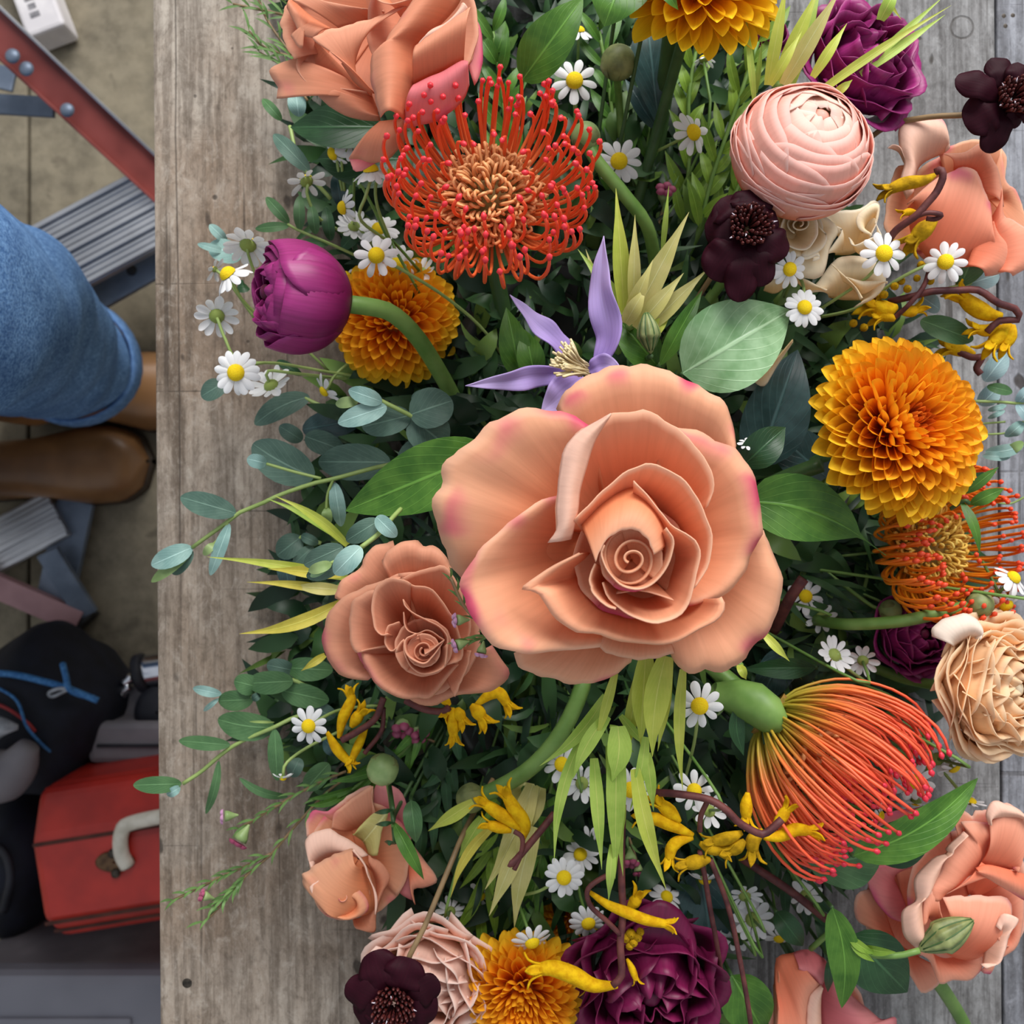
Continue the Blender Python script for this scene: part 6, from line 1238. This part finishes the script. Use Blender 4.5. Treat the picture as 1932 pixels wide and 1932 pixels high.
for a, b, lb in (((742, 1528), (706, 1534), 'topmost needle leaflet over the small peach rose'), ((742, 1552), (708, 1556), 'middle needle leaflet over the small peach rose'), ((745, 1592), (725, 1588), 'lowest needle leaflet over the small peach rose')):
    single_leaf(lb, a, b, 5, 'leaf_d', .088, .088, shape='lance', group='needle leaflets over the rose', stemto=(735, 1480, .07))
# ---------------------------------------------------------------- buds
round_bud('round olive green bud between two chamomile faces', 1166, 118, 33, .085, 'bud_d', [(1168, 190, .06), (1175, 320, .04)], tilt=(0, .6, 1))
round_bud('pale green poppy-like bud with a long arching stem', 1105, 258, 28, .105, 'bud', [(1120, 296, .105), (1180, 370, .10), (1222, 430, .09), (1240, 520, .06)], tilt=(-.6, .8, .2), rs=.0034)
round_bud('round striped green bud above the small peach rose', 722, 1452, 30, .085, 'bud', [(735, 1500, .07), (742, 1560, .086)], ribs=8, rs=.001)
round_bud('dull green bud on a thick curved stem beside the paw claw', 888, 1506, 28, .07, 'bud_d', [(925, 1494, .072), (1000, 1450, .08), (1060, 1380, .085), (1100, 1290, .08), (1110, 1200, .06)], tilt=(-1, -.4, .3), rs=.0042)
round_bud('small cream tipped bud below the golden pincushion', 1680, 1152, 21, .055, 'bud', [(1640, 1140, .05), (1560, 1080, .04)], tilt=(1, -.2, .5), rs=.001)
round_bud('fuzzy green bud on a hairy stem beside the ivory petal', 1848, 1140, 26, .09, 'bud_d', [(1790, 1152, .09), (1700, 1172, .085), (1600, 1178, .07), (1540, 1170, .05)], tilt=(1, .2, .2), rs=.0032)
cb = thing('clematis_bud', 'dark striped clematis bud pointing over the peach pink rose', 'bud', P(1735, 1790, .10))
def pointed_bud(par, a, b, r, h, mats=('bud_d', 'stem_d')):
    A, B_ = P(a[0], a[1], h), P(b[0], b[1], h + .002); d = (B_ - A).normalized(); Bm = basis(d); L = (B_ - A).length; R = r * px(h)
    def fn(u, v):
        k = 2 * math.pi * u; q = R * (math.sin(math.pi * min(v * 1.45, 1) ** .8 * .5) if v < .4 else math.cos((v - .4) / .6 * math.pi / 2) ** .75 * .98) * (1 + .08 * math.cos(8 * k))
        return A + d * L * v + Bm @ Vector((q * math.cos(k), q * math.sin(k), 0))
    grid('bud_body', fn, 48, 18, M[mats[0]], par, wrap=True)
    for k in range(8):
        an = 2 * math.pi * (k + .5) / 8; pts = [Vector(fn((k + .5) / 8, v)) for v in (.08, .25, .45, .65, .85, .97)]
        tube('rib', pts, .0004, M[mats[1]], par, 8, 4)
pointed_bud(cb, (1732, 1794), (1838, 1735), 30, .10)
tube('stem', [P(1735, 1793, .10), P(1690, 1803, .098), P(1630, 1798, .094), P(1600, 1772, .09), P(1580, 1750, .08), P(1530, 1790, .06)], .0016, M['stem'], cb, 18, 7)
for a, b, w_ in (((1600, 1765), (1652, 1800), 9), ((1602, 1770), (1650, 1815), 8), ((1625, 1785), (1690, 1796), 9)):
    leaf('leaflet', cb, arc(a, b, .003, 4, .096, .10), w_ * px(.1), M['leaf_grass'], shape='lance', fold=.2)
cb2 = thing('clematis_bud', 'upright green clematis bud in front of pale conebush rosette', 'bud', P(1228, 690, .11))
pointed_bud(cb2, (1228, 668), (1219, 588), 22, .125)
stem_to_base(cb2, P(1228, 672, .124), .0013, 'stem_d')
# rose stem going off the bench and the thick stems that show
t = thing('cut_stem', 'bare green stem lying on the planks under the peach pink rose', 'stem', P(1790, 1880, .02))
tube('stem', [P(1760, 1840, .05), P(1785, 1875, .035), P(1815, 1925, .02), P(1850, 2000, .012)], .0038, M['stem'], t, 14, 9)
t = thing('cut_stem', 'thick dark chrysanthemum stem under the yellow chrysanthemum', 'stem', P(1255, 150, .06))
tube('stem', [P(1272, 30, .10), P(1258, 140, .07), P(1242, 250, .045), P(1225, 380, .03)], .0048, M['stem_d'], t, 14, 9)
t = thing('cut_stem', 'dark rose stem crossing beside the right lobe of the large rose', 'stem', P(1490, 1130, .06))
tube('stem', [P(1516, 1092, .075), P(1490, 1130, .07), P(1460, 1190, .05)], .003, M['stem_r'], t, 10, 8)
t = thing('cut_stem', 'square green stem leading to the large orange chrysanthemum', 'stem', P(1490, 890, .08))
tube('stem', [P(1550, 876, .095), P(1490, 898, .085), P(1440, 920, .07)], .004, M['stem_d'], t, 10, 4)
t = thing('cut_stem', 'dark woody stem running behind the red pincushion to the leaves', 'stem', P(1500, 1680, .05))
tube('stem', [P(1400, 1620, .055), P(1490, 1680, .06), P(1560, 1735, .06)], .0022, M['stem_r'], t, 10, 7)
# ---------------------------------------------------------------- chamomile
CH = [
 (445, 703, 46, .085, 'bright chamomile nearest the bench edge, facing up beside the dark oval leaf', dict(n=14, stem=[(470, 690, .08), (520, 685, .07), (640, 705, .05), (760, 720, .03)])),
 (431, 518, 46, .08, 'side-on chamomile leaning away beside the closed purple ranunculus', dict(tilt=(-.55, -.7), up=.6, n=11, droop=.35, dome=1.2, stem=[(445, 545, .078), (470, 580, .07), (560, 660, .04)])),
 (409, 596, 44, .07, 'chamomile showing its green underside below the side-on one', dict(tilt=(-.3, -.5), up=-.75, n=11, droop=.1, stem=[(425, 640, .072), (450, 680, .07), (520, 685, .06)])),
 (468, 462, 48, .065, 'chamomile showing its underside above the closed purple ranunculus', dict(tilt=(0, -.75), up=-.5, n=12, droop=.2, stem=[(475, 500, .06), (520, 600, .045), (620, 700, .03)])),
 (405, 508, 26, .06, 'half opened chamomile bud at the outermost tip over the bench', dict(tilt=(-.8, -.5), up=-.2, n=6, droop=.0, disc=.25, stem=[(430, 530, .06), (480, 600, .05)])),
 (512, 728, 44, .06, 'nodding chamomile with green back beside the bright bench-edge one', dict(tilt=(.2, .5), up=-.6, n=11, droop=.15, stem=[(505, 700, .065), (560, 705, .06), (700, 720, .035)])),
 (612, 738, 36, .055, 'ragged chamomile with few petals above the eucalyptus bud', dict(tilt=(-.6, .5), up=.3, n=7, droop=.3, disc=.3, stem=[(640, 700, .05), (720, 640, .04)])),
 (710, 482, 44, .105, 'domed chamomile facing up below the red orange pincushion', dict(n=9, droop=.2, dome=1.3, stem=[(760, 510, .095), (840, 560, .08), (910, 620, .06), (960, 690, .04)])),
 (700, 322, 42, .10, 'side view chamomile with drooping petals under the leaning rose', dict(tilt=(-.1, -.8), up=.45, n=12, droop=.45, dome=1.2, stem=[(690, 370, .098), (678, 410, .09), (710, 440, .08), (760, 470, .06)])),
 (738, 328, 22, .09, 'tiny unopened chamomile beside the pincushion styles', dict(tilt=(.6, .1), up=.3, n=10, disc=.55, stem=[(710, 345, .09), (712, 390, .085), (735, 450, .07)])),
 (662, 268, 40, .06, 'shaded chamomile touching the fallen petal of the leaning rose', dict(tilt=(.3, -.3), up=.6, n=8, droop=.3, disc=.3, stem=[(645, 300, .055), (650, 360, .045)])),
 (628, 290, 34, .055, 'shaded side-on chamomile below the dark rose leaf', dict(tilt=(-.6, .4), up=.4, n=9, droop=.3, stem=[(640, 330, .05), (650, 380, .04)])),
 (578, 342, 38, .06, 'chamomile with folded petals over the wood above the small leafed sprig', dict(tilt=(-.3, -.6), up=-.3, n=8, droop=.1, stem=[(580, 370, .06), (600, 410, .055), (650, 440, .045)])),
 (648, 392, 36, .07, 'side-on chamomile with yellow dome beside the small leafed sprig', dict(tilt=(-.8, .2), up=.35, n=9, droop=.4, dome=1.2, stem=[(670, 420, .06), (710, 470, .05)])),
 (668, 428, 36, .055, 'chamomile underside in the cluster left of the pincushion', dict(tilt=(-.2, .4), up=-.8, n=12)),
 (715, 432, 40, .06, 'half shaded chamomile in the cluster under the pincushion styles', dict(tilt=(0, -.4), up=.8, n=13)),
 (748, 500, 40, .065, 'shaded chamomile above the tucked away amber chrysanthemum', dict(tilt=(.1, .3), up=.9, n=12)),
 (795, 515, 34, .06, 'chamomile calyx with sparse petals under the pincushion', dict(tilt=(.4, .3), up=-.7, n=9)),
 (650, 525, 24, .05, 'small chamomile button beside the closed purple ranunculus tip', dict(tilt=(-.3, -.2), up=.8, n=5, disc=.6)),
 (1084, 152, 46, .08, 'chamomile facing up left of the round olive green bud', dict(n=9, droop=.05, stem=[(1085, 220, .06), (1090, 320, .04)])),
 (1168, 304, 46, .08, 'chamomile facing up beside the long arching bud stem', dict(n=11, droop=.05)),
 (1308, 250, 44, .085, 'chamomile turned sideways against the lime narrow leaves', dict(tilt=(.45, .0), up=.8, n=10, droop=.2, stem=[(1270, 270, .07), (1230, 290, .05)])),
 (1092, 58, 32, .06, 'side-on chamomile under the smooth green leaf', dict(tilt=(0, -.7), up=.5, n=10, droop=.4)),
 (1328, 112, 26, .06, 'upside down chamomile petals under the yellow chrysanthemum', dict(tilt=(0, -.9), up=-.2, n=8, droop=.5)),
 (1490, 508, 38, .125, 'chamomile overlapping the dark cosmos and cream spray rose', dict(n=11, droop=.15, tilt=(.2, .2))),
 (1518, 580, 40, .12, 'chamomile with a full ring of petals above the broad pale leaf', dict(n=14, tilt=(.1, -.15), stem=[(1516, 540, .11), (1500, 520, .10), (1480, 560, .06)])),
 (1668, 478, 46, .115, 'chamomile in front of the cream rosebuds and hooked paw stem', dict(n=10, tilt=(.05, 0), stem=[(1640, 520, .105), (1560, 575, .09), (1500, 610, .06)])),
 (1784, 494, 42, .10, 'chamomile turned sideways beside the green eucalyptus leaf', dict(n=11, tilt=(-.35, 0), up=.8, stem=[(1750, 500, .095), (1690, 530, .09), (1620, 580, .07), (1540, 600, .05)])),
 (1408, 835, 18, .135, 'tiny chamomile peeping past the upper lobe of the large rose', dict(n=7, disc=.2, tilt=(0, -.5), up=.5)),
 (1320, 1332, 47, .13, 'chamomile facing up below the large rose beside a lime blade', dict(n=10, stem=[(1310, 1400, .10), (1290, 1480, .06)])),
 (1310, 1492, 40, .10, 'chamomile with tall white petals behind the red paw stem', dict(tilt=(-.1, -.2), up=.9, n=9, droop=-.1)),
 (1338, 1530, 36, .085, 'nodding chamomile under the red paw stem', dict(tilt=(0, .4), up=-.8, n=9)),
 (582, 1370, 38, .08, 'chamomile with a needle leaf across its disc beside the tan rose', dict(n=10, tilt=(-.1, 0), stem=[(640, 1340, .06), (720, 1330, .04)])),
 (534, 1468, 22, .07, 'small drooping chamomile over the bench beside eucalyptus', dict(tilt=(0, .8), up=.1, n=6, droop=.3, disc=.3, stem=[(540, 1440, .07), (580, 1410, .06), (640, 1380, .05)])),
 (1064, 1656, 40, .09, 'chamomile facing up between straw and lime conebush blades', dict(n=13, stem=[(1020, 1680, .08), (980, 1690, .06)])),
 (1004, 1778, 40, .085, 'chamomile resting above the amber chrysanthemum', dict(n=10, tilt=(.2, .5), up=.7, droop=.2)),
 (1110, 1742, 38, .075, 'chamomile half covered by the long kangaroo paw stem', dict(n=12, tilt=(.1, .3), up=.85)),
 (1060, 1442, 40, .085, 'chamomile partly covered by a drooping lime blade', dict(n=10, tilt=(-.2, -.2), up=.9)),
 (1098, 1478, 38, .07, 'chamomile underside between drooping lime blades', dict(n=10, tilt=(.1, .2), up=-.9)),
 (1190, 1490, 44, .09, 'chamomile behind the longest drooping lime blade', dict(n=11, tilt=(.1, 0))),
 (1095, 1612, 36, .06, 'shaded chamomile above the one facing up between blades', dict(n=11, tilt=(-.1, -.5), up=.6)),
 (1110, 1590, 30, .05, 'deep shaded chamomile beside the maroon paw stem', dict(n=10, tilt=(.3, 0), up=.8)),
 (1574, 1236, 40, .075, 'chamomile underside beside the red pincushion lying on its side', dict(n=11, tilt=(-.3, .4), up=-.7, stem=[(1600, 1262, .07), (1640, 1290, .06)])),
 (1628, 1246, 32, .065, 'second chamomile underside touching the purple hidden ranunculus', dict(n=10, tilt=(.3, -.2), up=-.8)),
 (1912, 1090, 38, .09, 'side-on chamomile at the golden pincushion tips', dict(n=10, tilt=(.4, -.6), up=.6, droop=.3, dome=1.1)),
 (1898, 1142, 38, .085, 'chamomile above the creamy peach ranunculus', dict(n=10, tilt=(.2, .6), up=.6, droop=.3)),
 (1880, 1120, 30, .07, 'white petalled chamomile back between two yellow domes', dict(n=9, tilt=(0, 0), up=-1)),
 (1720, 1474, 42, .075, 'chamomile looking out from the red pincushion tips', dict(n=11, tilt=(-.3, .1), up=.9)),
 (1768, 1432, 36, .07, 'chamomile back below the creamy peach ranunculus', dict(n=10, tilt=(.1, .2), up=-.9)),
 (1800, 1448, 34, .075, 'chamomile in profile over grey planks below the peach ranunculus', dict(n=8, tilt=(.4, .6), up=.3, droop=.3)),
 (1728, 1512, 30, .065, 'drooping chamomile over the top petal of the peach pink rose', dict(n=8, tilt=(0, .7), up=-.2, droop=.3)),
 (1832, 1512, 28, .08, 'closing chamomile at the tip of the folded rose leaf', dict(n=7, tilt=(.1, -.8), up=.1, droop=-.2, stem=[(1800, 1480, .075), (1740, 1410, .06)])),
 (1660, 1540, 30, .065, 'small chamomile between red styles and folded rose leaf', dict(n=8, tilt=(.6, .2), up=.5, droop=.2)),
 (1405, 1690, 36, .05, 'shaded chamomile underside beside dark maroon stems', dict(n=9, tilt=(0, -.4), up=-.7)),
 (1420, 1735, 42, .045, 'pale chamomile underside above the pink rosebud', dict(n=11, tilt=(.1, .3), up=-.8)),
 (1330, 1660, 34, .05, 'shaded drooping chamomile under the olive paw claws', dict(n=8, tilt=(0, .7), up=.2, droop=.3)),
 (1258, 1692, 34, .05, 'shaded chamomile above the broad burgundy petal', dict(n=10, tilt=(.2, -.5), up=.4)),
 (1390, 1760, 34, .035, 'low chamomile on the planks beside the maroon stems', dict(n=10, tilt=(0, .2), up=-.9)),
 (1520, 1690, 34, .045, 'low chamomile cluster flower beside the grey-green rounded leaf', dict(n=10, tilt=(.1, .2), up=-.9)),
 (1470, 1770, 30, .04, 'low chamomile over the plank seam near the pink rosebud', dict(n=9, tilt=(0, .5), up=.6)),
 (1520, 1125, 36, .05, 'shaded chamomile right of the large rose', dict(n=9, tilt=(0, -.2), up=.9)),
 (1548, 1165, 32, .05, 'shaded chamomile under the hairy bud stem', dict(n=9, tilt=(.2, .2), up=-.9)),
 (1470, 1290, 30, .05, 'dim chamomile beside the green neck of the side-lying pincushion', dict(n=9, tilt=(0, .3), up=.8)),
 (905, 1690, 30, .04, 'shaded chamomile between the straw blades and cosmos stem', dict(n=9, tilt=(0, .2), up=.9)),
 (850, 1720, 30, .04, 'shaded chamomile above the pale blush ranunculus', dict(n=9, tilt=(0, .4), up=-.8)),
 (960, 1700, 28, .04, 'dim chamomile behind the longest straw blade', dict(n=9, tilt=(0, .4), up=.8)),
]
for x, y, r, h, lb, k in CH: chamomile(x, y, r, h, lb, **k)
# ---------------------------------------------------------------- vessel and packed foliage inside the arrangement
M['vessel'] = plain_mat('dark_glazed_ceramic', (38, 40, 38), (54, 56, 52), 0.35, scale=30)
vs = thing('vase_bowl', 'low dark bowl buried under the flowers at the centre', 'bowl', P(1040, 1010, 0))
ringloft('bowl', [(Vector((BC.x, BC.y, TZ + z)), rx, ry, (0, 0, 1)) for z, rx, ry in ((0.0, .055, .10), (.004, .06, .11), (.025, .075, .15), (.04, .078, .155), (.04, .07, .147), (.02, .06, .13), (.01, .01, .02))], M['vessel'], vs, 40)
poly = [(560, -120), (560, 200), (640, 330), (650, 480), (700, 640), (650, 760), (640, 860), (560, 1000), (560, 1150), (520, 1300), (560, 1420), (640, 1480), (720, 1620), (820, 1720), (860, 1800), (900, 2060), (1360, 2060), (1340, 1700), (1420, 1640), (1560, 1620), (1660, 1560), (1700, 1420), (1740, 1300), (1800, 1200), (1800, 1080), (1780, 960), (1760, 850), (1700, 650), (1640, 560), (1560, 420), (1520, 300), (1460, 180), (1400, -120)]
def inside(x, y):
    c = False; j = len(poly) - 1
    for i in range(len(poly)):
        xi, yi = poly[i]; xj, yj = poly[j]
        if (yi > y) != (yj > y) and x < (xj - xi) * (y - yi) / (yj - yi) + xi: c = not c
        j = i
    return c
rg = random.Random(12); parts = []; shade = []
n = 0
while n < 4200:
    x, y = rg.uniform(500, 1820), rg.uniform(-120, 2060)
    if not inside(x, y): continue
    n += 1
    e = ((x - 1120) / 640) ** 2 + ((y - 980) / 1150) ** 2; top = .018 + .05 * max(0, 1 - e)
    h = rg.uniform(.004, top); a = math.atan2(y - 1000, x - 1080) + rg.gauss(0, 1.0); L = rg.uniform(50, 130)
    e2 = (x + L * math.cos(a), y + L * math.sin(a)); thin = rg.random() < .45
    p = leaf_pts(arc((x, y), e2, .006, rg.uniform(-14, 14), h, max(.002, h + rg.uniform(-.012, .014)), 3), (rg.uniform(5, 9) if thin else rg.uniform(12, 22)) * px(h), 'lance' if thin else 'ovate', fold=.2, nu=3, nv=6, roll=rg.gauss(0, .35))
    parts.append(p); s = rg.random(); shade += [s] * len(p[0])
V, Fc, U = join(parts)
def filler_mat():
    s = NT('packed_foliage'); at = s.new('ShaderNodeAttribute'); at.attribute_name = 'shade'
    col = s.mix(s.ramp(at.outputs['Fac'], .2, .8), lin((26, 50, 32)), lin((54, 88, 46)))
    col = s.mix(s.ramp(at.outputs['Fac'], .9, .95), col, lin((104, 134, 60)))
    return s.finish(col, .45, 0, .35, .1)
me = make_mesh('packed_foliage', V, Fc, filler_mat(), U)
at = me.attributes.new('shade', 'FLOAT', 'POINT'); at.data.foreach_set('value', shade)
fo = obj('packed_foliage', me); fo['kind'] = 'stuff'
tag(fo, 'dense dark green leaves packed in the shade under all the flowers', 'foliage')
